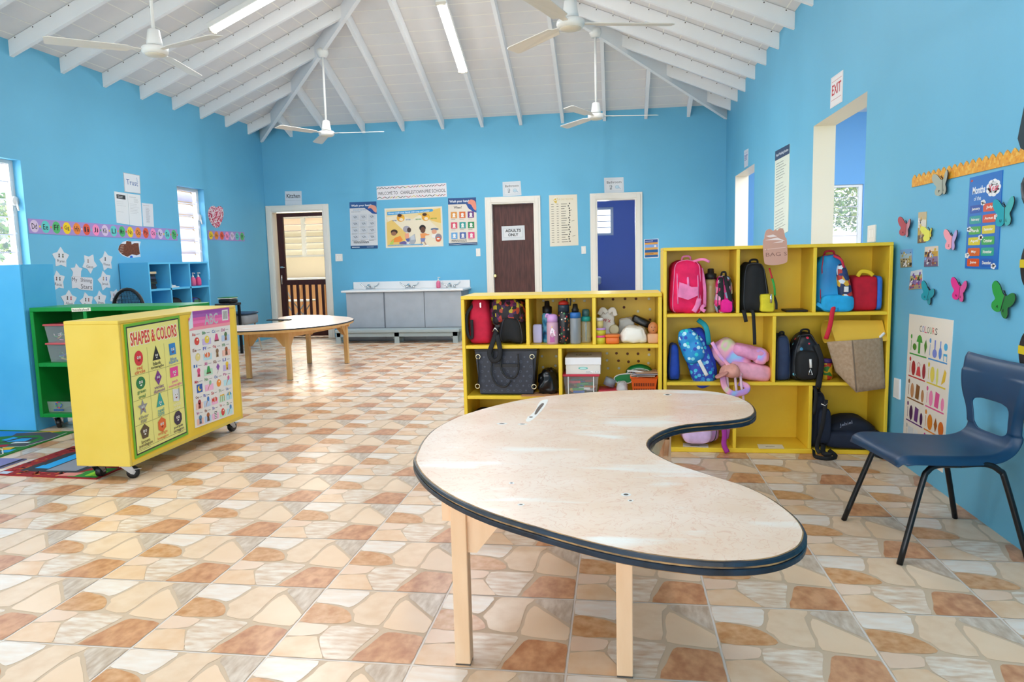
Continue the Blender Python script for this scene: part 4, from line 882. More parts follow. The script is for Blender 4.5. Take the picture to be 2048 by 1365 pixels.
MB().box(cx+w_*.12, cx+w_*.12+.022, SF-.022, SF-.012, cz-.05, cz-.02, WHITE).build('name_tag', None, t)
xs = AY(1660, 640, SF-.012).x; strap(t, [(xs-.0, SF+.01, BS1+.045), (xs+.016, SF-.012, BS1+.03), (xs+.01, SF-.016, BS1), (xs-.0, SF-.014, BS1-.08), (xs-.02, SF-.012, BS1-.155)], .026, mat('d01f38', .6), k=4)
strap(t, [(cx-w_*.5, SF+.02, BS1+.05), (cx-w_*.3, SF-.006, BS1+.024), (cx, SF-.012, BS1+.016)], .024, mat('1f9bd6', .6))
b = bx(1706, 552, 1766, 624, SF+.03)
t = thing('lunch_box', 'dark red soft lunch box with yellow handle in the top right bay', 'lunch box', ((b[0]+b[1])/2, SF+.14, BS1))
cx = (b[0]+b[1])/2; MB().sbox((cx-.008, SF+.14, (BS1+b[3])/2), (b[1]-b[0]-.016, .2, b[3]-BS1), cloth('c01530'), .3, 18, nz=.003).build('body', None, t)
MB().sbox((b[1]-.012, SF+.14, (BS1+b[3])/2), (.03, .2, (b[3]-BS1)*.97), cloth('2d6fd0'), .3, 14).build('side_trim', None, t)
strap(t, [(cx-.05, SF+.06, b[3]-.004), (cx-.03, SF+.06, b[3]+.024), (cx+.01, SF+.06, b[3]+.02), (cx+.035, SF+.06, b[3]-.0)], .024, mat('e6c527', .5), 'handle')
# --- laminated sign hanging from the top edge
A = Art(100, 140, 'cf9c88', .35, outline=smooth_closed([(14, 4), (50, 0), (88, 6), (97, 22), (98, 90), (92, 104), (90, 118), (86, 134), (72, 138), (62, 130), (54, 134), (44, 130), (34, 137), (18, 134), (10, 118), (8, 104), (2, 88), (4, 20)], 3))
A.T('BAG S', 12, 34, 96, 48, '8b5f52', .0).P([(8, 62), (92, 66), (93, 64), (8, 60)], 'ecc9bd').P([(10, 96), (60, 104), (90, 90), (60, 94)], 'f4e0da').P([(14, 112), (44, 116), (60, 108), (30, 106)], 'f4e0da').P([(40, 84), (84, 92), (80, 84)], 'eccfc6')
A.ring(16, 60, 2, 1, '8b5f52')
A.put('paper_sign', [AY(1524, 458, SF-.01), AY(1573, 455, SF-.01), AY(1577, 529, SF-.01), AY(1526, 532, SF-.01)], 'pink bag shaped laminated sign hanging from the tall shelf top', 'sign')
# --- tall shelf, middle row
b = bx(1337, 691, 1363, 764, SF+.02)
backpack('drawstring_bag', 'plain royal blue cloth bag at the left end of the middle row', b, SF+.03, .2, BS2, cloth('1c44a8'), 'bag', taper=.3, e=.28, nz=.014, handle=False, seed=11)
t = thing('lunch_bag', 'blue and turquoise doodle print insulated bag tilted in the middle row', 'bag', (AY(1392, 700, SF).x, SF+.1, BS2))
DOO = dot_mat('2a49b8', ['35c3dc', '9fd8f0', '2f86d8', '5fb9ea'], 36, .42); DO2 = dot_mat('1f8fd2', ['2fd0d8', '8fe0ee', 'c8eef7', '2a49b8'], 36, .4)
def tilted(px, py, wx, hz, dep, m, ang, y, name, e=.6):
    p = AY(px, py, y); mb = MB().sbox((0, 0, 0), (wx, dep, hz), m, e, 24, None, nz=.012, ns=10)
    return mb.xf(Matrix.Translation((p.x, y, p.z)) @ Matrix.Rotation(RAD(ang), 4, 'Y')).build(name, None, t)
tilted(1398, 712, .165, .36, .13, cloth('2340b4'), -16, SF+.12, 'body'); tilted(1397, 722, .15, .33, .1, DOO, -16, SF+.08, 'printed_side'); tilted(1382, 693, .135, .22, .09, DO2, -18, SF+.045, 'front_pocket', .75)
p, q = AY(1398, 721, SF-.008), AY(1414, 752, SF-.0); strap(t, [p, (p+q)/2, q], .022, WHITE, 'reflective_strip', .12)
strap(t, [AY(1396, 640, SF+.08), AY(1412, 655, SF+.04), AY(1418, 690, SF+.06)], .03, mat('1a9aa8', .6), 'handle')
PAS = grad_mat(['8fc8f2', 'c79be6', 'f2a3c6', 'f7b6c8', 'c9dca0', 'f0a0cc'], nscale=9); PNK = cloth('eba6bd')
t = thing('backpack', 'pastel rainbow unicorn-coloured backpack lying in the middle row with straps hanging', 'backpack', (AY(1480, 740, SF).x, SF+.12, BS2))
tilted(1462, 716, .17, .26, .16, PAS, -38, SF+.13, 'body'); tilted(1500, 705, .23, .085, .15, cloth('e69ac2'), 14, SF+.1, 'upper_pocket'); tilted(1498, 741, .27, .11, .15, PNK, 8, SF+.09, 'lower_pocket'); tilted(1520, 712, .08, .1, .1, PAS, 10, SF+.07, 'side_pocket')
strap(t, [AY(1424, 685, SF+.0), AY(1440, 712, SF-.01), AY(1462, 735, SF-.004), AY(1484, 752, SF+.0)], .022, PAS, 'zipper_band', .25)
strap(t, [AY(1445, 752, SF-.01), AY(1450, 775, SF-.035), AY(1466, 788, SF-.045), AY(1490, 784, SF-.035), AY(1494, 774, SF-.02), AY(1478, 766, SF+.0)], .036, PAS)
for px in (1460, 1476, 1487): strap(t, [AY(px-6, 752, SF-.0), AY(px-4, 775, SF-.024), AY(px, 800, SF-.02), AY(px+1, 846 if px > 1480 else 806, SF-.016)], .014, mat('efc9dc', .6))
t2 = thing('cap', 'peach cloth cap resting on the pastel backpack', 'cap', (AY(1455, 740, SF).x, SF+.0, BS2+.05)); c = AY(1457, 742, SF-.0)
MB().sbox((c.x, SF+.0, c.z), (.125, .11, .085), cloth('d99a8c'), .75, 18, lambda x, y, z: (x*(1-.2*z)+.1*z, y, z), nz=.022).build('crown', None, t2); MB().sbox((0, 0, 0), (.085, .09, .016), cloth('cf8f84'), .6, 12, nz=.004).xf(Matrix.Translation((c.x-.045, SF-.03, c.z-.02)) @ Matrix.Rotation(RAD(-28), 4, 'Y')).build('brim', None, t2)
b = bx(1553, 673, 1588, 763, SF+.02)
backpack('lunch_bag', 'dark slate blue bag leaning on the divider of the middle row', b, SF+.03, .2, BS2, cloth('2b3a5a'), 'bag', taper=.2, e=.3, nz=.012, seed=14, lean=-.15)
b = bx(1581, 668, 1652, 764, SF+.01)
t, cx, cz, w_, h_ = backpack('backpack', 'black backpack with small coloured spots and a white zip pull', b, SF+.005, .22, BS2, dot_mat('11141c', ['d0304a', '2f7fa8', '2a8a55', '6fc4d8', '11141c', '11141c'], 20, .2, .45), taper=.35, e=.55, seed=16)
MB().sbox((cx-.01, SF+.01, cz-.04), (w_*.62, .09, h_*.6), BLK, .55, 14).build('front_pocket', None, t)
MB().tube([(cx+.0, SF-.04, cz-.0), (cx+.003, SF-.042, cz-.05)], .007, 8, WHITE).tube([(cx, SF-.043, cz-.055), (cx-.01, SF-.045, cz-.09), (cx+.012, SF-.045, cz-.09), (cx, SF-.043, cz-.055)], .003, 6, CHROME).build('zip_pull', None, t)
strap(t, [AY(1632, 690, SF-.0), AY(1642, 720, SF-.01), AY(1640, 750, SF-.012), AY(1636, 776, SF-.014)], .034, STRAP)
t = thing('snack_jar', 'small round jar with yellow fruit label and purple lid beside the burlap tote', 'jar', (AY(1653, 740, SF+.12).x, SF+.12, BS2)); x = t.location.x
MB().lathe([(.03, 0), (.035, .01), (.035, .085), (.03, .1)], (x, SF+.12, BS2), 18, patch_mat(['e8b923', 'd0452b', 'e8b923', '3f8a35', 'e8c83a'], 40)).build('body', None, t); MB().lathe([(.031, .1), (.031, .122), (.0, .124)], (x, SF+.12, BS2), 18, mat('5b3f8a', .4)).build('lid', None, t)
# burlap tote, slumping over the shelf edge
BUR = mat('b39a80', .9, c2='a58a6e', scale=60, bump=.35, detail=2)
t = thing('burlap_tote', 'large tan burlap tote bag sagging over the edge of the middle row', 'bag', (AY(1712, 740, SF).x, SF+.02, BS2))
P = lambda x, y, d: AY(x, y, SF+d)
F4 = [P(1655, 684, -.0), P(1704, 681, -.07), P(1763, 676, -.0), P(1769, 776, -.0), P(1712, 784, -.075), P(1672, 742, -.0)]
BK = [P(1668, 690, .22), P(1712, 688, .24), P(1757, 684, .24), Vector((P(1766, 700, .22).x, SF+.22, BS2+.005)), Vector((P(1712, 700, .24).x, SF+.24, BS2+.005)), Vector((P(1680, 700, .22).x, SF+.22, BS2+.005))]
mb = MB(); mb.add(F4+BK, [(0, 1, 4, 5), (1, 2, 3, 4), (6, 11, 10, 7), (7, 10, 9, 8), (0, 5, 11, 6), (2, 8, 9, 3), (5, 4, 10, 11), (4, 3, 9, 10)], BUR, True)
mb.build('body', None, t, mods=(('SOLIDIFY', dict(thickness=.006)), ('SUBSURF', dict(levels=2, render_levels=3, subdivision_type='SIMPLE')),))
strap(t, [F4[1]+Vector((0, -.004, 0)), (F4[1]+F4[4])/2+Vector((0, -.006, 0)), F4[4]+Vector((0, -.004, .004))], .008, mat('7b6a5a', .8), 'seam', .4)
MB().sbox(((F4[1]+BK[1])/2-Vector((0, 0, .035)), )[0], (.26, .22, .05), BLK, .5, 12, nz=.01).build('dark_lining', None, t)
MB().tube([P(1746, 688, .03), P(1769, 666, .0)], .008, 6, WHITE).build('paper_roll', None, None, 'white folded paper sticking out of the burlap tote', 'paper')
# yellow folded card behind it
t = MB(); a, c = P(1645, 640, .12), P(1757, 640, .12); zt = P(1700, 638, .1).z; zl = P(1700, 683, .1).z
pts = [(SF+.06+.09*sin(RAD(k)), (zt+zl)/2-.005+(zt-zl)/2*-cos(RAD(k))) for k in range(0, 181, 15)]
t.add([(a.x+.0, y, z) for y, z in pts]+[(c.x, y, z) for y, z in pts], [(i, i+1, len(pts)+i+1, len(pts)+i) for i in range(len(pts)-1)], mat('e2b53a', .5), True)
pts2 = [(SF+.06, zt-.006), (SF+.0, zl+.0)]
t.add([(a.x+.02, SF+.06, zt-.01), (c.x+.0, SF+.06, zt-.01), (c.x+.01, SF-.0, zl+.012), (a.x+.045, SF-.0, zl)], [(0, 1, 2, 3)], mat('e6b93e', .5))
t.build('folded_card', None, None, 'large folded yellow card lying above the burlap tote', 'card', mods=(('SOLIDIFY', dict(thickness=.004)),))
# --- tall shelf, bottom row
LAV = cloth('c99bd8'); b = bx(1362, 810, 1446, 890, SF+.04)
t, cx, cz, w_, h_ = backpack('backpack', 'lavender and pink child backpack in the bottom left bay with magenta strap', b, SF+.05, .2, .028, LAV, taper=.12, e=.5, seed=20)
MB().sbox((cx-.03, SF+.045, cz), (w_*.72, .1, h_*.86), cloth('e3c3ee'), .5, 14).build('front_pocket', None, t); MB().lathe([(.0, -.008), (.045, -.005), (.05, .002)], (cx-.045, SF-.003, cz+.035), 18, cloth('f3a6c0'), 'y').build('round_patch', None, t)
strap(t, [AY(1446, 850, SF+.04), AY(1449, 870, SF-.0), AY(1448, 890, SF-.02), AY(1455, 906, SF-.03)], .03, mat('a32a92', .6)); strap(t, [AY(1448, 830, SF+.06), AY(1456, 850, SF+.03), AY(1452, 878, SF+.03)], .03, mat('b05fb0', .6))
for q, l in (([(1366, 887), (1416, 889), (1417, 896), (1366, 894)], 'white paper name strip on the bottom shelf beneath the lavender backpack'), ([(1514, 889), (1564, 890), (1569, 898), (1518, 898)], 'white paper name strip in the empty bottom middle bay')):
    A = Art(100, 30, 'e9e4cf').scrib(30, 8, 80, 18, 1, '333333', 3); A.put('name_strip', [FL(x, y, .029) for x, y in q], l, 'label', nrm=(0, 0, 1), th=.0008)
b = bx(1621, 787, 1664, 912, SF+.0)
t, cx, cz, w_, h_ = backpack('backpack', 'tall navy backpack standing in the bottom right bay with straps on the floor', b, SF+.02, .22, .028, NVY, taper=.3, e=.5, seed=22)
MB().sbox((cx+.02, SF+.02, cz-.03), (w_*.6, .07, h_*.62), cloth('182338'), .5, 14).build('front_pocket', None, t)
strap(t, [AY(1628, 770, SF+.02), AY(1632, 790, SF-.0), AY(1628, 830, SF-.01)], .02, STRAP, 'handle'); strap(t, [AY(1652, 800, SF-.03), AY(1645, 850, SF-.05), AY(1634, 892, SF-.04), (AY(1634, 900, SF).x, SF-.06, .02)], .024, STRAP)
strap(t, [(AY(1625, 900, SF).x, SF-.02, .03), (AY(1622, 915, SF).x, SF-.1, .012), (AY(1640, 915, SF).x, SF-.14, .012), (AY(1662, 910, SF).x, SF-.1, .012), (AY(1656, 900, SF).x, SF-.02, .03)], .024, STRAP)
MB().tube([AY(1642, 808, SF-.03), AY(1650, 812, SF-.035), AY(1656, 806, SF-.03)], .004, 6, CHROME).build('metal_clip', None, t)
t = thing('backpack', 'dark navy backpack lying flat in the bottom right bay', 'backpack', (AY(1715, 880, SF).x, SF+.1, .028)); c = AY(1716, 880, SF+.1)
MB().sbox((1.36, SF+.13, .12), (.36, .24, .18), NVY, .55, 18, bagshape(.08, .45, round_top=.5), nz=.01, seed=5).build('body', None, t); MB().sbox((1.38, SF+.05, .085), (.34, .14, .11), cloth('182338'), .5, 14, nz=.005).build('front_pocket', None, t)
A = Art(100, 40).T('Jehiel', 0, 5, 100, 38, '8d97ad'); q = [AY(1679, 848, SF-.0), AY(1704, 841, SF-.0), AY(1705, 850, SF-.0), AY(1680, 858, SF-.0)]
mb = MB(); V, F, c_, L = A.it[0]; mb.add([(q[0]+(q[1]-q[0])*(x/100)+(q[3]-q[0])*(1-y/40)) for x, y in V], F, mat('8d97ad', .6)); mb.build('lettering', None, t)
strap(t, [(1.44, SF-.02, .06), (1.47, SF-.06, .02), (1.515, SF-.10, .012), (1.54, SF-.07, .012)], .024, STRAP); strap(t, [(1.2, SF+.0, .06), (1.19, SF-.05, .02), (1.23, SF-.07, .012)], .03, STRAP)

# --- low shelf, top row
b = bx(935, 596, 982, 688, SF+.04)
t = thing('tote_bag', 'red cloth bag with black strap in the top left bay of the low shelf', 'bag', ((b[0]+b[1])/2, SF+.16, AS1)); cx = (b[0]+b[1])/2
MB().sbox((cx, SF+.16, (AS1+b[3])/2), (b[1]-b[0], .26, b[3]-AS1), cloth('c2173a'), .35, 18, bagshape(-.05, .25), nz=.006).build('body', None, t)
strap(t, [(cx-.03, SF+.06, b[3]-.03), (b[0]-.0, SF+.02, (AS1+b[3])/2+.04), (b[0]+.005, SF+.015, AS1+.07), (b[0]+.03, SF+.02, AS1+.05), (b[0]+.03, SF+.02, AS1+.16)], .02, STRAP)
MB().box(cx+.01, cx+.018, SF+.02, SF+.028, b[3]-.06, b[3]-.03, CHROME).build('zip_pull', None, t)
c = bx(972, 596, 1050, 648, SF+.05)
backpack('backpack', 'black backpack with orange, purple and yellow print above the black shoulder bag', c, SF+.07, .24, c[2]-.02, patch_mat(['1b1620', '1b1620', 'b5452f', '4a2352', '1b1620', 'c4b02a', '8a2a55', '1b1620'], 46), taper=.1, e=.45, seed=25, handle=False)
b = bx(989, 633, 1051, 688, SF+.03)
t, cx, cz, w_, h_ = backpack('shoulder_bag', 'plain black shoulder bag whose wide strap hangs over the dark tote', b, SF+.04, .2, AS1, BLK, 'bag', taper=.35, e=.45, seed=27, handle=False)
strap(t, [AY(995, 650, SF+.02), AY(990, 672, SF-.006), AY(984, 690, SF-.02), AY(979, 708, SF-.024), AY(986, 722, SF-.026), AY(997, 718, SF-.026), AY(1000, 700, SF-.022), AY(994, 670, SF-.01)], .03, STRAP, k=5)
MB().tube([AY(985, 664, SF-.012), AY(990, 656, SF-.012), AY(996, 664, SF-.012)], .004, 6, CHROME).box(AY(996, 652, SF).x-.012, AY(996, 652, SF).x+.012, SF-.012, SF-.006, AY(996, 652, SF).z-.006, AY(996, 652, SF).z+.006, BLACKP).build('buckle', None, t)
def bottle(px, py1, y, r, prof, parts, name, label, grp=None):
    x = AY(px, 660, y).x; t = thing(name, label, 'bottle', (x, y, AS1), grp)
    for nm, pr, m in parts: MB().lathe([(r*a, h) for a, h in pr], (x, y, AS1), 22, m).build(nm, None, t)
    return t, x
y = SF+.07
bottle(1095, 0, y+.09, .034, None, [('body', [(.95, 0), (1, .01), (1, .17), (.8, .185)], grad_mat(['123a5e', '2a86b8', '7fc4dc', '1c5f90'], nscale=22)), ('cap', [(.85, .185), (.9, .19), (.9, .225), (.5, .23), (.45, .26), (.3, .262)], BLACKP)], 'water_bottle', 'blue marbled bottle with black cap behind the unicorn bottle')
t, x = bottle(1105, 0, y-.01, .036, None, [('body', [(.95, 0), (1, .01), (1, .128), (.9, .14)], clear_mat('e9b7cf', .72, .2)), ('lid', [(.95, .138), (.95, .165), (.8, .18), (.4, .186)], mat('d7a3e0', .35))], 'water_bottle', 'pink clear unicorn bottle with lilac flip lid')
yy = y-.01-.037
A = Art(100, 100).P([(20, 4), (80, 4), (76, 40), (50, 30), (24, 42)], 'b8609c').P([(22, 60), (46, 88), (82, 70), (90, 40), (70, 40), (60, 60), (40, 56), (30, 44)], 'f7e6f1').E(50, 66, 4, 4, '3a3a4a').P([(40, 86), (52, 98), (54, 84)], 'e8c04a').P([(70, 74), (92, 60), (84, 42)], 'e88fc0')
def decal(A, parent, q, off=.0):
    mb = MB()
    for V, F, c_, L in A.it: mb.add([(q[0]+(q[1]-q[0])*(a/A.W)+(q[3]-q[0])*(1-b_/A.H)+Vector((0, -L*.0002-off, 0))) for a, b_ in V], F, mat(c_, .5))
    return mb.build('print', None, parent)
decal(A, t, [Vector((x-.024, yy, AS1+.12)), Vector((x+.026, yy, AS1+.12)), Vector((x+.026, yy, AS1+.01)), Vector((x-.024, yy, AS1+.01))])
MB().tube(smooth_open([(x-.01, y, AS1+.175), (x-.035, y-.01, AS1+.185), (x-.04, y-.01, AS1+.165)], 3), .006, 6, mat('d7a3e0', .35)).build('handle_loop', None, t)
t, x = bottle(1128, 0, y, .036, None, [('body', [(.9, 0), (1, .012), (1, .19), (.95, .2)], dot_mat('141216', ['c23a30', '3a8a4a', 'd9cfc0', 'b5652a', '141216'], 52, .3, .35)), ('collar', [(.97, .2), (.97, .238), (.9, .243)], mat('1f3040', .3)), ('cap', [(.86, .243), (.86, .258), (.4, .268)], mat('b52a20', .4))], 'water_bottle', 'tall black bottle with small printed pictures and a black carry loop')
MB().tube(smooth_open([(x+.02, y, AS1+.25), (x+.022, y, AS1+.28), (x+.036, y, AS1+.288), (x+.044, y, AS1+.27), (x+.04, y, AS1+.235)], 4), .005, 8, BLACKP).build('handle_loop', None, t)
t, x = bottle(1151, 0, y, .034, None, [('body', [(.95, 0), (1, .01), (1, .155), (.9, .17)], clear_mat('b9c4cf', .45, .12)), ('ring', [(1.0, .16), (1.0, .185), (.85, .195)], mat('2f6fb8', .35)), ('cap', [(.62, .195), (.66, .212), (.5, .22), (.42, .245), (.2, .247)], BLACKP)], 'water_bottle', 'clear grey bottle with blue ring and black spout')
MB().lathe([(.013, 0.01), (.015, .09), (.009, .15)], (x, y, AS1), 10, mat('39414d', .4)).build('infuser', None, t)
t, x = bottle(1172, 0, y+.05, .03, None, [('body', [(.95, 0), (1, .01), (1, .125), (.9, .135)], clear_mat('dfe0c8', .3, .1)), ('lid', [(1, .135), (1, .158), (.8, .165)], mat('1f9d9c', .35)), ('spout', [(.75, .165), (.78, .19), (.7, .207), (.3, .21)], mat('3d6a72', .35))], 'water_bottle', 'clear straw bottle with teal lid at the right of the row')
MB().tube([(x, y+.05, AS1+.01), (x, y+.05, AS1+.14)], .005, 8, mat('4a8fc0', .4)).build('straw', None, t)
a = bx(1066, 642, 1084, 680, SF+.1)
MB().sbox(((a[0]+a[1])/2, SF+.11, AS1+.06), (a[1]-a[0], .05, .118), mat('c3bfe8', .5), .25, 12).sbox(((a[0]+a[1])/2-.02, SF+.12, AS1+.062), (.02, .05, .1), mat('d8d5f2', .5), .3, 10).build('folded_towel', None, None, 'small pale lilac folded pouch left of the bottles', 'pouch')
# right bay of the low shelf
CR = clear_mat('f2efe6', .82, .35)
def crinkle(px0, py0, px1, py1, Y, dep, zb, m, name, label, cat, e=.5, seed=1, nz=.012, taper=.3):
    b = bx(px0, py0, px1, py1, Y); return MB().sbox(((b[0]+b[1])/2, Y+dep/2, (zb+b[3])/2), (b[1]-b[0], dep, b[3]-zb), m, e, 26, bagshape(0, taper), nz=nz, ns=22, seed=seed).build(name, None, None, label, cat)
WB = thing('grocery_bag', 'white plastic carrier bag with red print standing behind the small tubs', 'bag', (AY(1212, 650, SF+.2).x, SF+.2, AS1))
b = bx(1193, 620, 1232, 668, SF+.15); MB().sbox(((b[0]+b[1])/2, SF+.2, (AS1+b[3])/2), (b[1]-b[0], .1, b[3]-AS1), mat('ece4d8', .45), .5, 22, bagshape(.1, .25), nz=.01, ns=20, seed=3).build('body', None, WB)
decal(Art(100, 40).T('W X', 0, 0, 100, 40, 'c23040', .02), WB, [AY(1206, 637, SF+.13), AY(1222, 640, SF+.13), AY(1221, 646, SF+.13), AY(1205, 643, SF+.13)])
strap(WB, [AY(1198, 630, SF+.15), AY(1205, 619, SF+.15), AY(1214, 626, SF+.15)], .03, mat('efe8dd', .45), 'handle'); strap(WB, [AY(1216, 626, SF+.16), AY(1226, 619, SF+.16), AY(1231, 632, SF+.16)], .03, mat('efe8dd', .45), 'handle')
def tub(px, z0, r, h, m, lid, name, label, cat, Y=SF+.06, grp=None, lh=.012):
    x = AY(px, 670, Y).x; t = thing(name, label, cat, (x, Y, z0), grp)
    MB().lathe([(r*.93, 0), (r*.97, h-lh)], (x, Y, z0), 20, m).build('tub', None, t); MB().lathe([(r, h-lh), (r, h-.002), (r*.95, h)], (x, Y, z0), 20, lid).build('lid', None, t); return t
tub(1201, AS1, .034, .052, mat('d8cf3a', .5), mat('f2509a', .4), 'modelling_clay_tub', 'yellow modelling clay tub with pink lid, lower of the two stacked', 'tub')
tub(1201, AS1+.052, .034, .045, mat('cfc93a', .5), mat('c9a0e0', .4), 'modelling_clay_tub', 'yellow modelling clay tub with lilac lid, upper of the two stacked', 'tub')
tub(1200, AS1+.097, .022, .062, clear_mat('e8d488', .85, .3), WHITE, 'powder_tub', 'small pale yellow tub with white lid on top of the clay tubs', 'tub', lh=.018)
x = AY(1225, 676, SF+.05).x; t = thing('food_container', 'oval orange plastic container with lid', 'container', (x, SF+.06, AS1))
MB().sbox((x, SF+.06, AS1+.022), (.082, .08, .044), mat('e8722a', .4), .35, 14).build('base', None, t); MB().sbox((x, SF+.06, AS1+.05), (.09, .088, .016), mat('ec7a30', .4), .4, 14).build('lid', None, t)
x = AY(1228, 660, SF+.17).x; MB().lathe([(.022, -.024), (.031, -.024), (.031, .024), (.022, .024)], (x, SF+.17, AS1+.076), 20, mat('cbbf97', .35), 'y').build('tape_roll', None, None, 'clear beige tape roll standing behind the orange container', 'tape')
crinkle(1239, 654, 1296, 687, SF+.03, .16, AS1, mat('f0eadf', .4), 'plastic_bag', 'white plastic bag with folded contents at the front of the right bay', 'bag', .4, 5)
crinkle(1233, 636, 1272, 665, SF+.24, .1, AS1, clear_mat('ebe8e0', .75, .3), 'plastic_wrap', 'clear folded plastic packet standing behind the white plastic bag', 'packet', .3, 8)
b = bx(1270, 641, 1297, 659, SF+.2); MB().sbox((0, 0, 0), (.125, .07, .05), mat('1c1a1a', .3), .4, 16, nz=.006, ns=20).xf(Matrix.Translation(((b[0]+b[1])/2, SF+.22, AS1+.12)) @ Matrix.Rotation(RAD(22), 4, 'Y')).build('black_packet', None, None, 'glossy black packet lying on the white plastic bag', 'packet')
crinkle(1262, 655, 1298, 684, SF+.20, .12, AS1, mat('d9d4c6', .5), 'cloth_bundle', 'small grey bundle under the glossy black packet', 'bundle', .5, 12)
x = AY(1306, 665, SF+.07).x; t = thing('egg_toy', 'brown egg toy with dotted face sitting in a tan egg cup seat', 'toy', (x, SF+.07, AS1))
MB().sbox((x, SF+.07, AS1+.03), (.068, .07, .06), mat('dba77d', .5), .35, 14, lambda a, b, c: (a*(1+.05*c), b, c)).build('seat', None, t); MB().lathe([(.002, 0), (.018, .006), (.029, .024), (.031, .04), (.027, .058), (.016, .073), (.002, .079)], (x, SF+.07, AS1+.052), 22, mat('c47f50', .45)).build('egg', None, t)
for a, h in ((-.01, .05), (.01, .05), (0, .03)): MB().sbox((x+a, SF+.04, AS1+.05+h), (.005, .004, .005), BLACKP, .9, 6).build('eye', None, t)
MB().sbox((x+.033, SF+.07, AS1+.105), (.012, .012, .02), WHITE, .8, 8).build('arm', None, t)

# --- low shelf, middle row
t = thing('tote_handbag', 'large dark navy tote handbag with star and circle print and gold rings', 'handbag', (AY(1012, 740, SF).x, SF+.1, AS2))
b = bx(951, 699, 1073, 789, SF+.02); x0, x1, z0, z1 = b[0], b[1], AS2, b[3]; LV = mat('202635', .4, var=.08, scale=50)
mb = MB(); V = []
for z, k, d in ((z0, .85, .075), (z0+.01, .87, .09), ((z0+z1)/2, .945, .0875), (z1, 1.02, .085)):
    c = (x0+x1)/2; h = (x1-x0)/2*k; V += [(c-h, SF+.12-d, z), (c+h, SF+.12-d, z), (c+h, SF+.12+d, z), (c-h, SF+.12+d, z)]
F = [(0, 3, 2, 1)]+[(i*4+j, i*4+(j+1) % 4, (i+1)*4+(j+1) % 4, (i+1)*4+j) for i in range(3) for j in range(4)]+[(12, 13, 14, 15)]
mb.add(V, F, LV); cxx = (x0+x1)/2; MO = mat('555c6e', .5)
for r in range(8):
    for k in range(8):
        u = (k+.5+(r % 2)*.5)/8.5; z = z0+.02+(z1-z0-.05)*(r+.3)/8; kk = .87+.15*(z-z0)/(z1-z0)
        x = cxx+(u*2-1)*(x1-x0)/2*kk*.95; dd = .09-.005*(z-z0)/(z1-z0); yq = SF+.12-dd-.0012; rr = .0085
        if (r+k) % 2: pts = [(x+(rr if i % 2 == 0 else rr*.42)*cos(pi/2+pi/5*i), yq, z+(rr if i % 2 == 0 else rr*.42)*sin(pi/2+pi/5*i)) for i in range(10)]; mb.add(pts, [tuple(range(10))], MO)
        else:
            n = 12; mb.add([(x+rr*cos(2*pi*i/n)*q, yq, z+rr*sin(2*pi*i/n)*q) for q in (1, .72) for i in range(n)], [(i, (i+1) % n, n+(i+1) % n, n+i) for i in range(n)], MO)
mb.build('body', None, t)
MB().box(x0-.006, x1+.006, SF+.03, SF+.21, z1-.014, z1+.002, BLACKP, .003).build('top_trim', None, t)
g = mat('d8cfae', .2, metal=1)
for px, py in ((956, 714), (1064, 714), (955, 773), (1068, 774)): p = AY(px, py, SF-.0+.006); MB().tube([(p.x+.014*cos(2*pi*i/14), SF+.008, p.z+.014*sin(2*pi*i/14)) for i in range(14)], .0035, 6, g, closed=True).build('ring', None, t)
for px in (956, 1066): MB().tube([AY(px, 716, SF+.006), AY(px+2, 745, SF+.004), AY(px, 768, SF+.006)], .004, 6, STRAP).build('side_cord', None, t)
for pp in ([(986, 704), (983, 745), (992, 768), (1010, 774), (1022, 762)], [(1004, 704), (1002, 735), (1012, 754), (1028, 756), (1037, 740), (1036, 708)]): strap(t, [AY(a, c, SF-.002-.004*i) for i, (a, c) in enumerate(pp)], .011, BLACKP, 'handle', .6)
MB().box(AY(988, 732, SF).x, AY(1035, 732, SF).x, SF+.004, SF+.014, AY(1000, 735, SF).z, AY(1000, 729, SF).z, BLACKP).build('front_strap', None, t)
crinkle(1073, 741, 1117, 788, SF+.02, .2, AS2+.002, mat('141417', .22), 'refuse_bag', 'crumpled shiny black plastic bag beside the dark tote', 'bag', .6, 9, .016, .3)
A = Art(100, 40, 'dfa070').P([(0, 40), (60, 32), (100, 40)], 'e9b58a'); A.put('envelope', [Vector((AY(1024, 0, SF).x, SF+.12, AS2+.001)), Vector((AY(1112, 0, SF).x, SF+.12, AS2+.001)), Vector((AY(1112, 0, SF).x, SF-.015, AS2+.001)), Vector((AY(1024, 0, SF).x, SF-.02, AS2+.001))], 'orange paper envelope under the shiny black bag', 'envelope', nrm=(0, 0, 1), th=.002)
b = bx(1127, 749, 1197, 790, SF+.04); t = thing('plastic_bin', 'clear plastic bin with red lid under the white shoe box', 'bin', ((b[0]+b[1])/2, SF+.16, AS2)); ZL = b[3]
CL = clear_mat('e3e4f0', .2, .15)
mb = MB(); x0, x1, y0, y1 = b[0]+.012, b[1]-.012, SF+.05, SF+.26
mb.add([(x0, y0, AS2), (x1, y0, AS2), (x1, y1, AS2), (x0, y1, AS2), (b[0], y0-.01, ZL-.012), (b[1], y0-.01, ZL-.012), (b[1], y1+.01, ZL-.012), (b[0], y1+.01, ZL-.012)], [(0, 3, 2, 1), (0, 1, 5, 4), (1, 2, 6, 5), (2, 3, 7, 6), (3, 0, 4, 7)], CL)
for x in (b[0]+.03, b[1]-.03): mb.box(x-.003, x+.003, y0-.012, y0-.004, AS2, ZL-.012, WHITE)
mb.build('bin_body', None, t); MB().box(b[0]-.008, b[1]+.008, y0-.02, y1+.016, ZL-.014, ZL, mat('c8324a', .35), .004).build('lid', None, t)
rn = random.Random(2); mb = MB()
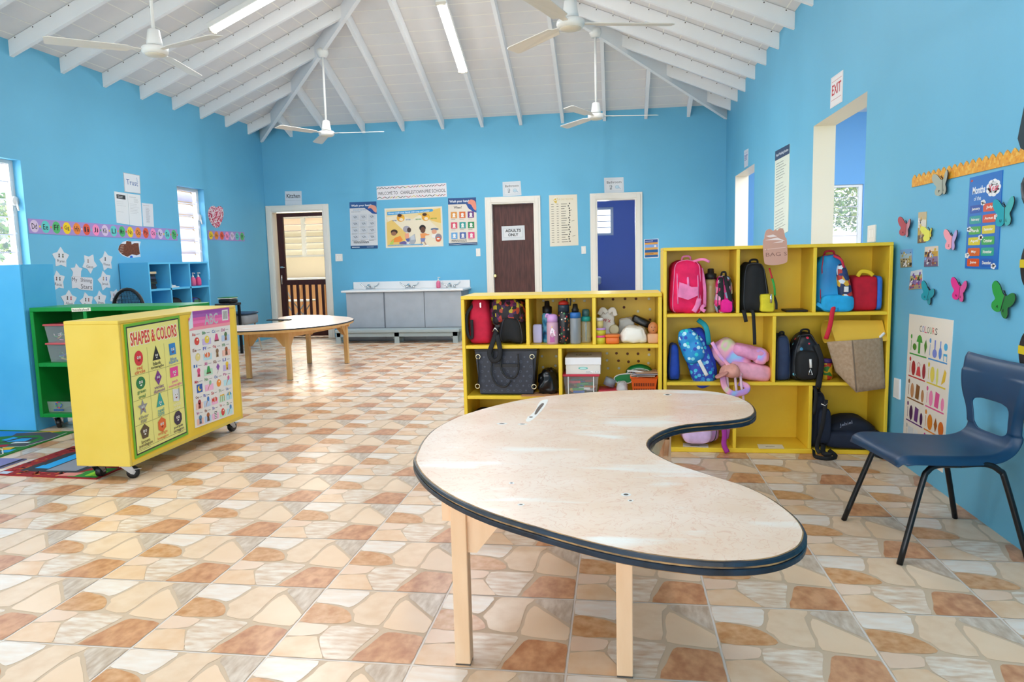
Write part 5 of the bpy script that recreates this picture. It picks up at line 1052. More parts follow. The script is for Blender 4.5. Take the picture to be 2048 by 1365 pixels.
for i in range(26): x, yv, a = rn.uniform(x0+.04, x1-.04), rn.uniform(y0+.004, y0+.12), rn.uniform(-1, 1); mb.box(x-.035, x+.035, yv, yv+.012, AS2+.004+i*.0025, AS2+.018+i*.0025, mat(rn.choice(['d83a3a', 'e6c22f', '2f62b8', 'e8e8e8', '3f9a4a', 'e07a2a']), .5))
mb.build('bin_contents', None, None, 'coloured strips and toys inside the clear plastic bin', 'toys', kind='stuff')
b = bx(1130, 703, 1202, 749, SF+.03); zt = AY(1165, 716, SF+.03).z; t = thing('shoe_box', 'white shoe box with turquoise oval mark on the clear bin', 'box', ((b[0]+b[1])/2, SF+.16, ZL))
MB().box(b[0]+.004, b[1]-.004, SF+.04, SF+.29, ZL, zt-.02, mat('e8e2da', .6), .002).build('box_body', None, t); zl0, zl1 = zt-.045, zt; MB().box(b[0], b[1], SF+.035, SF+.295, zl0, zl1, mat('f0eef0', .6), .002).build('lid', None, t)
A = Art(100, 60).E(50, 42, 13, 9, '35b5a8').E(50, 42, 10, 6, 'bfe8e2').R(56, 8, 78, 24, 'f6f4f0').R(80, 8, 96, 24, 'f6f4f0').scrib(57, 10, 76, 22, 3, '444444').ring(88, 16, 5, 1, '777777')
decal(A, t, [Vector((b[0], SF+.0385, zt-.05)), Vector((b[1], SF+.0385, zt-.05)), Vector((b[1], SF+.0385, ZL)), Vector((b[0], SF+.0385, ZL))])
mb = MB(); xm = (b[0]+b[1])/2
for r_, w2 in ((.05, .006), (.03, .005)): mb.add([(xm+q*cos(2*pi*i/20), SF+.16+q*.8*sin(2*pi*i/20), zt+.0006) for q in (r_, r_-w2) for i in range(20)], [(i, (i+1) % 20, 20+(i+1) % 20, 20+i) for i in range(20)], mat('7d8a4f', .6))
mb.build('lid_print', None, t)
x = AY(1220, 770, SF+.12).x; MB().lathe([(.018, -.025), (.036, -.025), (.036, .025), (.018, .025)], (0, 0, 0), 22, mat('8f959c', .3), 'z').xf(Matrix.Translation((x, SF+.14, AS2+.065)) @ Matrix.Rotation(RAD(20), 4, 'Y')).build('duct_tape_roll', None, None, 'silver tape roll leaning beside the clear bin', 'tape')
rn = random.Random(8)
for i, (c_, l) in enumerate((('c83a4a', 'red folded sheet under the silver tape roll'), ('2f8a4a', 'green folded sheet under the red one'), ('e0cf4a', 'yellow sheet lowest beneath the silver tape roll'))): MB().box(x-.07+.01*i, x+.06+.012*i, SF+.05, SF+.2, AS2+.001+(2-i)*.009, AS2+.009+(2-i)*.009, mat(c_, .5)).build('craft_sheet', None, None, l, 'paper')
crinkle(1231, 764, 1257, 785, SF+.04, .1, AS2, clear_mat('e9e9ec', .6, .2), 'clear_bag', 'small clear plastic bag in front of the green visor', 'bag', .6, 4, .01)
# orange basket with papers, green visor
b = bx(1262, 757, 1315, 784, SF+.02); t = thing('basket', 'orange plastic basket full of papers at the right end', 'basket', ((b[0]+b[1])/2, SF+.14, AS2)); OR = mat('d9591c', .4)
mb = MB(); n_ = 0; x0, x1 = b[0]+.014, b[1]-.014; zt = b[3]
V = [(x0, SF+.05, AS2), (x1, SF+.05, AS2), (x1, SF+.23, AS2), (x0, SF+.23, AS2), (b[0], SF+.03, zt), (b[1], SF+.03, zt), (b[1], SF+.25, zt), (b[0], SF+.25, zt)]
mb.add(V, [(0, 3, 2, 1), (0, 1, 5, 4), (1, 2, 6, 5), (2, 3, 7, 6), (3, 0, 4, 7)], OR); mb.tube([V[4], V[5], V[6], V[7]], .006, 6, OR, closed=True)
for i in range(12):
    for j in range(2):
        u = (i+.7)/12.4; z = AS2+.02+j*.035; yv = SF+.05-.02*(z-AS2)/(zt-AS2)-.0008; x = x0+(x1-x0)*u; mb.add([(x-.003, yv, z), (x+.003, yv, z), (x+.003, yv-.004, z+.02), (x-.003, yv-.004, z+.02)], [(0, 1, 2, 3)], mat('5e230a', .6))
mb.build('basket_body', None, t, mods=(('SOLIDIFY', dict(thickness=.003)),))
for i, (c_, l) in enumerate((('d9c3b0', 'beige card lowest in the orange basket'), ('b9b4c2', 'grey sheet in the middle of the orange basket'), ('c9a58c', 'brown printed card on top of the orange basket'))): MB().box(-.075, .075, -.08, .08, 0, .004, mat(c_, .6)).xf(Matrix.Translation(((b[0]+b[1])/2+.008*i, SF+.14, zt+.004+i*.009)) @ Matrix.Rotation(RAD(8*i-6), 4, 'Z')).build('card', None, None, l, 'card')
t = thing('sun_visor', 'green sun visor cap with white band leaning on the basket', 'visor', (AY(1272, 748, SF+.15).x, SF+.15, AS2)); GV = mat('0f7a3c', .4); c = AY(1272, 752, SF+.2)
mb = MB(); n = 16; R1 = .085
V = [(c.x+.02+R1*cos(pi*i/n), SF+.2-.05*sin(pi*i/n), c.z+.02+.062*sin(pi*i/n)) for i in range(n+1)]; V2 = [(p[0], p[1]-.02, p[2]-.028) for p in V]
mb.add(V+V2, [(i, i+1, n+2+i, n+1+i) for i in range(n)], GV, True); mb.build('crown_band', None, t, mods=(('SOLIDIFY', dict(thickness=.004)),))
mb = MB(); mb.tube([(p[0], p[1]-.012, p[2]-.03) for p in V], .010, 6, WHITE, flat=.4).tube(smooth_open([AY(1255, 742, SF+.12), AY(1280, 744, SF+.1), AY(1303, 752, SF+.1)], 4), .012, 6, WHITE, flat=.5); mb.build('white_band', None, t)
pr = smooth_closed([(AY(x_, y_, SF+.14).x, AY(x_, y_, SF+.14).z) for x_, y_ in ((1229, 755), (1240, 749), (1262, 747), (1285, 747), (1270, 757), (1258, 766), (1240, 766), (1231, 763))], 4)
MB().prism([(p.x, p.y) for p in pr], SF+.13, SF+.136, GV, 'y').tube([(p.x, SF+.129, p.y) for p in pr], .0035, 5, WHITE, closed=True).build('peak', None, t)
# bottom row of the low shelf
b = bx(944, 818, 1000, 836, SF+.05); MB().sbox(((b[0]+b[1])/2, SF+.18, .12), (b[1]-b[0]+.04, .22, .2), BLK, .35, 14, nz=.006).build('black_bag', None, None, 'black bag in the bottom left bay of the low shelf', 'bag')

# --- green bookshelf contents
GT = .51
def gbin(px0, py0, px1, py1, z0, label, lid='c85a60', body='c9d2da', cont=True, h=None):
    Y = GY0+.06; b = bx(px0, py0, px1, py1, Y); x0, x1 = b[0], b[0]+.34; zt = b[3] if h is None else z0+h; t = thing('storage_bin', label, 'bin', ((x0+x1)/2, Y+.12, z0), 'clear bins in the green bookshelf')
    mb = MB().add([(x0+.015, Y, z0), (x1-.015, Y, z0), (x1-.015, Y+.24, z0), (x0+.015, Y+.24, z0), (x0, Y-.01, zt-.012), (x1, Y-.01, zt-.012), (x1, Y+.25, zt-.012), (x0, Y+.25, zt-.012)], [(0, 3, 2, 1), (0, 1, 5, 4), (1, 2, 6, 5), (2, 3, 7, 6), (3, 0, 4, 7)], clear_mat(body, .28, .15)); mb.build('bin_body', None, t)
    if lid: MB().box(x0-.01, x1+.01, Y-.02, Y+.26, zt-.014, zt, mat(lid, .4), .004).build('lid', None, t)
    if cont:
        rn = random.Random(px0+py0); mb = MB()
        for i in range(60): p = Vector((rn.uniform(x0+.04, x1-.04), rn.uniform(Y+.015, Y+.2), rn.uniform(z0+.01, z0+(zt-z0)*.5))); q = Vector((rn.uniform(-.03, .03), rn.uniform(-.01, .01), rn.uniform(-.01, .01))); mb.tube([p-q, p+q], .004, 4, mat(rn.choice(['d84a5a', 'e8c040', '4a78c8', 'e890b8', '50a860', 'e8e0e0']), .5))
        mb.build('crayons', None, None, 'coloured sticks inside a clear bin of the green bookshelf, '+('upper bin' if z0 > GT+.05 else 'lower bin'), 'crayons', kind='stuff')
    return t, zt
b1 = bx(97, 686, 130, 721, GY0+.06)
t, z_ = gbin(97, 686, 130, 721, GT, 'clear bin with pink lid standing on the middle shelf of the green unit')
gbin(92, 649, 130, 686, z_, 'clear bin with pink lid stacked on top of the other in the green unit', h=.14)
t, z_ = gbin(86, 800, 142, 826, GZ0+.028, 'low clear tray with blue logo sticker on the bottom of the green shelf', None, 'e8ecee', False)
q = [AY(107, 802, GY0+.045), AY(127, 802, GY0+.045), AY(127, 820, GY0+.045), AY(108, 822, GY0+.045)]
A = Art(100, 100)
for k in range(9): a = 2*pi*k/9; A.ngon(50+28*cos(a), 58+28*sin(a), 9, 4, ('2a4fb0', '3a9a4a', '7a3fa0', 'd04a4a')[k % 4], k*40)
A.R(0, 0, 100, 14, '2a4f90'); decal(A, t, q)

# --- light blue pigeonholes contents
py_ = AX(305, 578, PX-.05).y
for i in range(7):
    h = .028; MB().box(PX-.26+.01*(i % 3), PX-.02-.012*(i % 2), PY0+.03, PY0+.15+.008*(i*5 % 4), PZ1+i*h*1.01+.001, PZ1+(i+1)*h, mat(('16181c', '1d2026', '202a20', '16181c', '2a3550', '16181c', 'c9b896')[i], .5)).build('book', None, None, ['lowest dark book in the stack in the blue pigeonholes', 'second dark book from the bottom of the pigeonhole stack', 'third book from the bottom of the pigeonhole stack', 'middle dark book of the pigeonhole stack', 'dark blue book, third from the top of the pigeonhole stack', 'dark book just under the tan top book in the pigeonholes', 'tan book on top of the stack in the blue pigeonholes'][i], 'book', 'books stacked in the blue pigeonholes')
for i in range(3): MB().box(PX-.25, PX-.02-.03*i, pd[0]+.02, pd[0]+.19-.02*i, PZ1+.001+i*.014, PZ1+.012+i*.014, mat(('e9e7df', 'd9dde0', '9ab8a8')[i], .6)).build('paper_stack', None, None, ['lowest white folder in the middle blue pigeonhole', 'pale grey folder in the middle blue pigeonhole', 'greenish folder on top in the middle blue pigeonhole'][i], 'folder')
yv = AX(385, 570, PX-.07).y; soap(0, 0, 0, (PX-.07, yv+.02, PZ1), 'left pink soap bottle in the upper right blue pigeonhole', 'soap bottles in the blue pigeonholes'); soap(0, 0, 0, (PX-.06, yv+.12, PZ1), 'right pink soap bottle in the upper right blue pigeonhole', 'soap bottles in the blue pigeonholes', 'f04f8c')
MB().sbox((PX-.13, (pd[0]+pd[1])/2+.0, PZ2+.11), (.2, .19, .22), BLK, .4, 14, bagshape(0, .3), nz=.006).build('black_bag', None, None, 'black bag in the lower middle blue pigeonhole', 'bag')
MB().sbox((PX-.13, (pd[1]+PY1)/2, PZ2+.1), (.2, .16, .2), patch_mat(['1a1c22', '2a3a80', '1a1c22', '7a4a28', '1a1c22', '2a6a3a'], 20), .5, 14, nz=.01).build('toy_bundle', None, None, 'dark bundle of toys in the lower right blue pigeonhole', 'bundle')

# ------------------------------------------------------------------ posters and signs
def BW(*q): return [AY(x, y, YB) for x, y in q]
def LW(*q): return [AX(x, y, XL) for x, y in q]
def RW(*q): return [AX(x, y, XR) for x, y in q]
K, W_ = '1c1c20', 'e8e8ea'
# far wall
Art(60, 50, 'd3dbe4').R(0, 16, 60, 17, 'aeb8c2').T('Kitchen', 6, 25, 54, 41, K, .01).put('paper_sign', BW((570, 383), (603, 382.5), (604, 410), (570.5, 410.5)), 'white paper sign reading Kitchen above the kitchen doorway', 'sign')
def switch(q, wall, label, n=1):
    A = Art(40, 50, 'f1eee8').P([(1, 1), (39, 1), (39, 49), (1, 49)], 'efece5')
    for i in range(n): c = 20+(i-(n-1)/2)*14; A.R(c-5, 12, c+5, 38, 'dcd8cf').R(c-4, 13, c+4, 37, 'f6f4ef')
    A.put('light_switch', wall(*q), label, 'switch', th=.008)
switch([(671, 508), (685, 508), (685.5, 522.5), (671.5, 523)], BW, 'white double switch plate right of the kitchen door', 2); switch([(952, 497.5), (960.5, 497), (961, 512.5), (952.5, 513)], BW, 'white light switch left of the brown door'); switch([(1162.5, 493), (1171.5, 492.5), (1172, 507.5), (1163, 508)], BW, 'white light switch beneath the yellow daily schedule')
A = Art(100, 175, 'dcdde0').R(0, 152, 100, 175, '2a5a94').P([(55, 152), (100, 152), (100, 128), (84, 130), (72, 140)], '24509a')
A.T('Wash your hands.', 6, 156, 84, 166, 'f2f4f8', .02).P([tuple(p) for p in smooth_closed([(68, 150), (76, 162), (92, 160), (99, 152), (99, 134), (90, 138), (80, 150)], 3)], 'e8a08a').T('WITH SOAP AND WATER', 12, 143, 62, 148, '6a9ac0').scrib(6, 136, 54, 141, 1, '8a9098')
for r in range(4):
    for c in range(3):
        x, y = 6+c*31, 108-r*25; A.R(x, y, x+27, y+20, 'cfd3da').line([(x+6, y+14), (x+12, y+9), (x+17, y+14), (x+20, y+8)], 1.4, '6a7480').ring(x+13, y+11, 4, 1, '7a8490').scrib(x, y-4, x+26, y-1, 1, '8a9098')
A.scrib(12, 20, 92, 28, 2, '2a2e38', 1.8).R(0, 0, 100, 11, '1f4f80').scrib(5, 3, 45, 8, 1, 'e8eef4', 3).scrib(60, 3, 95, 8, 1, 'c8d8e8', 2, 4)
A.put('poster', BW((699, 405), (753, 403), (756, 497), (702, 498)), 'grey hand washing instruction poster with small line drawings', 'poster')
A = Art(280, 54, 'e6e2e6')
rn = random.Random(4)
for row, y in ((0, 46), (1, 8)):
    for i in range(26):
        x = 5+i*10.6; c = rn.choice(['1d1d24', '2f6a3a', 'b0323c', '1d1d24', '8a2a4a', 'c9b83a']); s = rn.choice([-1, 1]); A.line([(x-5, y-3*s), (x+5, y+3*s)], 2.2, c, L=2+i % 3)
A.L = 6; A.T('WELCOME TO', 5, 19, 84, 32, K, .0).T('CHARLESTOWN', 96, 19, 192, 32, K, .0).T('PRE SCHOOL', 196, 19, 276, 32, K, .0)
A.put('banner', BW((753, 373.5), (892.5, 366), (894, 394), (754.5, 400.5)), 'white welcome banner with coloured pencil borders on the far wall', 'banner')
A = Art(230, 155, 'e9e2d2').R(6, 6, 224, 149, 'ecd9a8').P([(60, 6), (224, 6), (224, 60), (150, 130), (110, 110), (60, 128), (6, 120), (30, 70)], 'efe3c9').P([(6, 6), (70, 6), (90, 50), (30, 110), (6, 100)], 'ecc873').P([(130, 130), (224, 149), (224, 90), (190, 100)], 'edc566')
A.P([(10, 128), (190, 136), (196, 142), (190, 147), (10, 141)], '4aa3d8').T('Always wash your hands with soap and water', 14, 131, 180, 139, 'eaf4fa', .015, rise=4)
for x in (64, 164): A.E(x, 116, 16, 15, 'e8a83a').E(x-4, 126, 9, 6, '4a2f20').E(x+2, 110, 8, 6, 'f4e0c0').E(x+10, 116, 3, 5, 'f6c32f')
A.T('AFTER', 30, 104, 48, 109, '3a6fa8', .02).T('AFTER', 84, 106, 104, 111, '4a7fb8', .02).T('BEFORE', 124, 106, 146, 111, '3a9a4a', .02).T('BEFORE', 184, 107, 208, 112, '8aa83a', .02)
A.E(36, 62, 14, 10, '3a2620').E(34, 56, 11, 8, '9a6a50').P([(20, 26), (40, 40), (60, 46), (70, 30), (60, 22), (30, 22)], 'f09038').P([(55, 20), (75, 26), (90, 18), (86, 12), (56, 14)], '6a5f9a').P([(18, 20), (34, 34), (30, 14), (16, 14)], 'b8cf5a').E(92, 16, 5, 4, K)
A.E(86, 72, 14, 13, 'a8a4b0').E(96, 68, 8, 10, '4a3a3a').P([(78, 54), (94, 56), (96, 36), (80, 34)], 'f2a888').P([(80, 34), (98, 36), (96, 22), (86, 22)], '5a6aa8').P([(96, 38), (118, 52), (122, 24), (112, 8), (98, 12)], 'a9aeb6').P([(100, 42), (116, 48), (118, 30), (102, 28)], 'c6cbd2').P([(84, 22), (96, 22), (94, 8), (84, 8)], 'e0dcd8')
A.E(150, 74, 13, 12, '1f1a1c').E(151, 66, 10, 12, '6a4432').P([(140, 52), (160, 54), (176, 46), (176, 50), (160, 44), (158, 34), (142, 34)], 'ee9a5a').P([(140, 34), (160, 34), (156, 20), (142, 20)], '7a86b8').line([(144, 20), (142, 6)], 5, 'b89a86').line([(155, 20), (162, 8)], 5, 'b89a86').R(136, 2, 150, 6, 'f4f4f4').R(158, 3, 172, 8, 'f4f4f4')
A.E(198, 68, 16, 5, '6a7a98').E(196, 58, 10, 9, 'e0a080').P([(184, 46), (206, 52), (202, 34), (186, 34)], 'f0ece8').E(212, 36, 13, 14, '8f8a98').E(211, 28, 10, 10, 'd8603a').E(211, 30, 6, 3, 'f4f4f4').R(10, 8, 150, 12, '6fb0d8').scrib(12, 9, 140, 11, 1, 'd0e4f0')
A.put('poster', BW((769, 417.5), (884, 413), (887, 493), (772, 496.5)), 'cream landscape poster of children washing hands below the welcome banner', 'poster')
A = Art(100, 165, 'e6ddd0').R(0, 143, 100, 165, '2a4f88').T('Wash your hands.', 5, 147, 80, 158, 'eef2f8', .02).P([(64, 143), (100, 143), (100, 112), (88, 116), (72, 128)], '24509a').P([tuple(p) for p in smooth_closed([(70, 146), (80, 158), (94, 154), (99, 144), (99, 120), (90, 126), (82, 140)], 3)], 'e8917a').T('When?', 20, 128, 48, 137, '3a3a46', .02)
for i, c in enumerate(['e09a4a', 'dd7038', '6a3a80', 'd84a68', '2a9a98', '2a8a58', '6aa8dc', '4a66a8', 'dc4a80']):
    x, y = 20+30*(i % 3), 106-36*(i//3); A.P(smooth_closed([(x-11, y-11), (x+11, y-11), (x+11, y+11), (x-11, y+11)], 1), c).E(x, y+2, 5, 5, 'f0ece8').P([(x-6, y-8), (x+6, y-8), (x+3, y-1), (x-3, y-1)], 'f0ece8').scrib(x-10, y-17, x+10, y-14, 1, '6a6a70')
A.scrib(10, 12, 86, 20, 2, '3a3a40', 1.6).R(0, 0, 100, 9, '2a4f7a').line([(2, 6), (30, 3), (60, 7), (98, 3)], 1.4, 'c8d4e0')
A.put('poster', BW((896, 397), (952, 395), (955, 490), (898, 491.5)), 'hand washing poster with nine coloured icon squares beside the brown door', 'poster')
for q, l in (([(1005, 364.5), (1041, 362), (1043, 391), (1006, 393)], 'laminated Bathroom sign above the brown door'), ([(1208, 356), (1247, 354.5), (1248, 384.5), (1209, 387)], 'laminated Bathroom sign above the open blue doorway')):
    A = Art(100, 82, 'd4dae0').R(8, 10, 94, 72, 'c6ced6').R(9.5, 11.5, 92.5, 70.5, 'd9dde2').T('Bathroom', 14, 50, 88, 64, K, .0).ring(66, 30, 9, 2, '6aa8c8').E(66, 30, 6, 5, 'a8d0e0').line([(74, 28), (84, 18)], 2, '6aa8c8').R(28, 30, 38, 42, '8a9098').R(30, 32, 36, 40, 'd9dde2').R(28, 18, 38, 26, '8a9098').line([(34, 26), (40, 34), (34, 42)], 2, '5a6068')
    A.put('paper_sign', BW(*q), l, 'sign')
A = Art(100, 62, 'd5dade').R(8, 12, 92, 52, 'b8c0c8').R(9.5, 13.5, 90.5, 50.5, 'dde0e3').T('ADULTS', 16, 35, 84, 48, K, .03).T('ONLY', 28, 17, 72, 30, K, .03)
A.put('paper_sign', [AY(x, y, YB+.058) for x, y in ((1003, 453), (1049, 451), (1050, 480), (1004, 481.5))], 'white sign reading ADULTS ONLY on the brown door', 'sign')
A = Art(100, 175, 'e6dfcc').P([(14, 160), (30, 166), (26, 146), (20, 150)], 'd8b848').ring(22, 161, 5, 2, 'f4f0e4').T('OUR DAILY ROUTINE', 28, 157, 86, 163, 'd2bf86', .0)
rn = random.Random(6)
for i in range(17): y = 143-i*8.1; A.R(7, y, 16, y+1.6, '6a665c', L=5).R(26, y, 33, y+1.6, '6a665c', L=5).R(42, y, 42+rn.uniform(12, 24), y+1.8, '55524a', L=5).E(70+rn.uniform(-4, 4), y+2, 2.4, 2.8, '4a4a44', 8, L=6)
for i, x, yy in ((9, 82, 84), (5, 74, 120), (15, 84, 32)): A.line([(x-4, yy), (x+6, yy+3)], 1.4, '555550')
A.put('poster', BW((1098, 391), (1154, 389), (1157, 491), (1100, 493.5)), 'cream daily schedule poster between the two bathroom doors', 'poster')
A = Art(60, 76, 'e4e6ea').R(3, 62, 57, 74, '2a4f98').scrib(6, 66, 50, 70, 1, 'e0e6f0', 2).R(3, 54, 57, 62, 'e0a04a').R(3, 42, 57, 54, '7fa8e4').R(3, 33, 57, 42, 'e0a858').R(3, 22, 57, 33, '1f5a94').R(3, 12, 57, 22, 'dc9c48').R(3, 3, 57, 12, '2a5f98').E(46, 47, 5, 4, 'f0e8e4').scrib(6, 14, 52, 20, 1, '8a5a20', 2)
A.put('poster', BW((1288, 479), (1317, 477.5), (1317.5, 515.5), (1288.5, 517)), 'small blue and orange striped notice right of the open blue doorway', 'poster')
# left wall
ALPH = ['Dd', 'Ee', 'Ff', 'Gg', 'Hh', 'Ii', 'Jj', 'Kk', 'Ll', 'Mm', 'Nn', 'Oo', 'Pp', 'Qq', 'Rr', 'Ss', 'Tt']; ALP2 = ['Uu', 'Vv', 'Ww', 'Xx', 'Yy', 'Zz', '!?']
COLS = ['d8c4e0', '62ccc8', '52b870', 'f2d020', 'ee8a38', 'e0583a', 'f78fc0']
def strip(L, k0, q, label):
    A = Art(len(L)*20, 21, 'a58fcc')
    for i, s in enumerate(L):
        x = 10+i*20; A.E(x, 10.5, 7.6, 9, COLS[(i+k0) % 7], L=1).E(x+10, 10.5, 1.6, 1.8, COLS[(i+3) % 7], 8, L=1); A.L = 2; V, F = text_mesh(s, .01); A.it.append(([(x-4.6+u*9.2, 6.5+v*8) for u, v in V], F, '242028', 3))
    A.put('alphabet_strip', LW(*q), label, 'wall strip')
strip(ALPH, 0, [(55, 437), (353.5, 459), (355, 481.5), (58, 467)], 'long purple alphabet strip running between the two left windows'); strip(ALP2, 3, [(415.5, 461), (488, 464.5), (489, 483), (416, 480)], 'short purple alphabet strip right of the far left window')
Art(70, 78, 'dde3ea').line([(1, 1), (69, 1), (69, 77), (1, 77), (1, 1)], 1, '6a7078').T('Trust', 10, 32, 60, 54, '2f5f9e', .0, rise=-2).line([(56, 66), (57, 50), (62, 48)], 1.5, '4a90c8').put('paper_sign', LW((246, 345), (279, 351), (281, 388), (249, 384)), 'white card reading Trust high on the left wall', 'sign')
Art(70, 165, 'dfe3e6').R(10, 130, 58, 152, '2a2c30').scrib(16, 134, 54, 148, 2, 'e6e6e6', 2.4).scrib(8, 90, 60, 120, 3, '9aa0a6', 1).scrib(8, 60, 56, 64, 1, '9aa0a6', 1).put('notice_paper', LW((228, 383), (254, 387), (259, 450), (233, 446)), 'white notice with a black heading block, leftmost beneath the Trust card', 'notice')
Art(70, 165, 'e0e4e7').scrib(8, 146, 60, 150, 1, '8a9098', 1.6).scrib(32, 120, 62, 142, 4, '9aa0a6', 1.2).scrib(8, 60, 62, 116, 7, 'a6abb0', 1.2).put('notice_paper', LW((254.5, 387), (280, 390.5), (284.5, 453.5), (259.5, 450.5)), 'white typed notice in the middle beneath the Trust card', 'notice')
Art(70, 130, 'd9dde4').scrib(8, 114, 60, 120, 1, 'a86a70', 1.6).scrib(22, 20, 50, 106, 16, '4a4a58', 1.2).put('notice_paper', LW((283, 406), (305, 408.5), (307.5, 454.5), (286.5, 453)), 'smaller white typed notice, rightmost beneath the Trust card', 'notice')
ho = smooth_closed([(50, 6), (72, 14), (90, 40), (98, 66), (92, 88), (72, 97), (54, 92), (34, 98), (12, 90), (2, 66), (10, 40), (28, 16)], 4)
A = Art(100, 100, patch_mat(['e9dce2', 'c2204a', 'f0b8cc', 'e9e2e6', 'd84a78', 'a81f40'], 70), .5, outline=[tuple(p) for p in ho]); A.put('painted_heart', LW((415, 411), (447.5, 411), (447.5, 460), (415, 457)), 'white heart painted with red and pink prints beside the far left window', 'craft')
fo = [(2, 46), (6, 66), (22, 88), (40, 97), (60, 92), (82, 96), (100, 92), (94, 62), (98, 22), (100, 8), (70, 4), (40, 4), (20, 14), (8, 28)]
A = Art(100, 100, 'e0e2e8', .5, outline=fo).P([(2, 46), (6, 66), (14, 78), (34, 78), (38, 95), (58, 92), (60, 76), (72, 84), (90, 84), (92, 60), (96, 24), (82, 16), (60, 22), (40, 8), (20, 20), (8, 34)], mat('8a4a2c', .5, c2='5a2f1c', scale=60, coord='Object')).P([(50, 4), (64, 4), (62, 14), (54, 16)], '2f6ad0').P([(14, 78), (36, 96), (36, 80)], 'e6e8ec')
for i in range(5): A.line([(4+i*2, 30+i*9), (22+i, 34+i*9)], 2, 'd9b8a4')
A.put('painted_fish', LW((234, 480), (281, 481), (281, 517), (236, 517)), 'brown painted paper fish below the long alphabet strip', 'craft')
def starc(cx, cy, rx, ry, rot, name, icons, label, clip=None):
    o = [(50+(52 if i % 2 == 0 else 33)*cos(RAD(90+rot+36*i)), 50+(52 if i % 2 == 0 else 33)*sin(RAD(90+rot+36*i))) for i in range(10)]; o = [tuple(p) for p in smooth_closed(o, 2)]
    A = Art(100, 100, 'd9dde3', .5, outline=o)
    if name: A.T(name, 28, 26, 74, 42, '3c4048', rise=-2)
    for i, c in enumerate(icons): x = 40+i*22; A.E(x, 66, 4, 4.5, c, 10, L=3).P([(x-5, 52), (x+5, 52), (x+2, 62), (x-2, 62)], c, L=3)
    A.put('star_card', LW((cx-rx, cy-ry-1), (cx+rx, cy-ry+1), (cx+rx+1, cy+ry+1), (cx-rx+1, cy+ry-1)), label, 'paper star', group='paper star name cards')
starc(120.5, 516, 17, 21, 0, 'Ryan', ['1d1d22', '3a4a2a'], 'white paper star at the top left of the star cards'); starc(178, 527, 15, 20, -30, 'Geon', ['8a7a74'], 'white paper star at the top middle of the star cards')
starc(212, 523, 13.5, 20, 12, 'Rhyese', ['2a2a2e'], 'white paper star at the top right, left of the painted fish'); starc(115, 562, 15, 20, 10, 'Recia', ['6a3a38', '2a2a2a'], 'white paper star partly behind the light blue cupboard'); starc(208.5, 562, 13.5, 20, 16, 'Janah', ['a88a70', '3a5fb0'], 'white paper star at the right of the white title card')
starc(137, 601, 16, 20, 0, 'Aliyah', ['3a2a28', 'b02030'], 'white paper star just above the green shelf, leftmost of that row'); starc(173, 604, 14, 19, 16, 'Elaina', ['2a2a2a', '8a4a44'], 'white paper star in the bottom row, second from the left'); starc(200, 600, 13, 18, 10, 'Jaheem', ['24242c'], 'white paper star in the bottom row, third from the left')
starc(229, 594, 11, 16, -20, 'Kai', ['8a2a38', '2a2a2a'], 'white paper star beside the black mesh chair back')
o = [(4, 4), (26, 8), (36, 2), (96, 0), (98, 44), (92, 50), (44, 50), (46, 72), (52, 82), (38, 86), (26, 100), (20, 84), (2, 80), (12, 66), (8, 50), (4, 48)]
Art(100, 100, 'd9dbe2', .5, outline=o).line([(8, 49), (90, 50)], .8, 'b9a8a0').T('My', 6, 26, 28, 46, '4a4850').T('Shining', 42, 27, 92, 46, '4a4850').T('Stars', 42, 5, 92, 23, '4a4850').put('star_card', LW((139, 526), (186, 530), (187, 582), (142, 579)), 'white title card reading My Shining Stars with a star corner', 'paper star', group='paper star name cards')
# right wall
Art(60, 100, 'ece9ea').line([(3, 3), (57, 3), (57, 97), (3, 97), (3, 3)], 1, 'd8c8c8').R(5, 82, 55, 83.5, 'c05a60').R(5, 22, 55, 23.5, 'c05a60').T('EXIT', 7, 38, 53, 72, 'c02a34', .02).put('exit_sign', RW((1663, 157), (1687, 139.5), (1685, 203), (1661, 218)), 'large white EXIT sign with red letters above the nearer opening', 'sign')
Art(60, 100, 'dfe2ee').R(5, 82, 55, 83.5, '8a90c0').T('EXIT', 9, 38, 51, 70, '5a5fa8', .02).put('exit_sign', RW((1488.5, 302), (1497, 297), (1496, 332), (1489, 336)), 'small pale EXIT sign with blue letters above the farther opening', 'sign')
Art(60, 200, 'dfe6d6').R(0, 178, 60, 200, '22375c').T('Hand Washing Routine', 5, 184, 55, 192, 'dfe6ee', .02).scrib(6, 130, 50, 172, 7, '6a746e', 1.6).scrib(6, 70, 52, 124, 8, '8a938c', 1.4, 3).scrib(6, 10, 52, 64, 8, '7a837c', 1.4, 7).put('poster', RW((1551, 303), (1580, 287.5), (1576.5, 463), (1548, 479)), 'tall pale green routine poster with navy heading between the two openings', 'poster')
switch([(1738, 452), (1753, 449.5), (1752, 484), (1737, 485)], RW, 'white switch plate on the right wall above the tall shelf', 2); Art(30, 50, 'f0f1f2').R(4, 4, 26, 46, 'e6e8ea').put('blank_plate', RW((1791, 756), (1802, 759.5), (1801, 800), (1789, 794)), 'white blank wall plate between the tall shelf and the COLOURS poster', 'wall plate', th=.008)
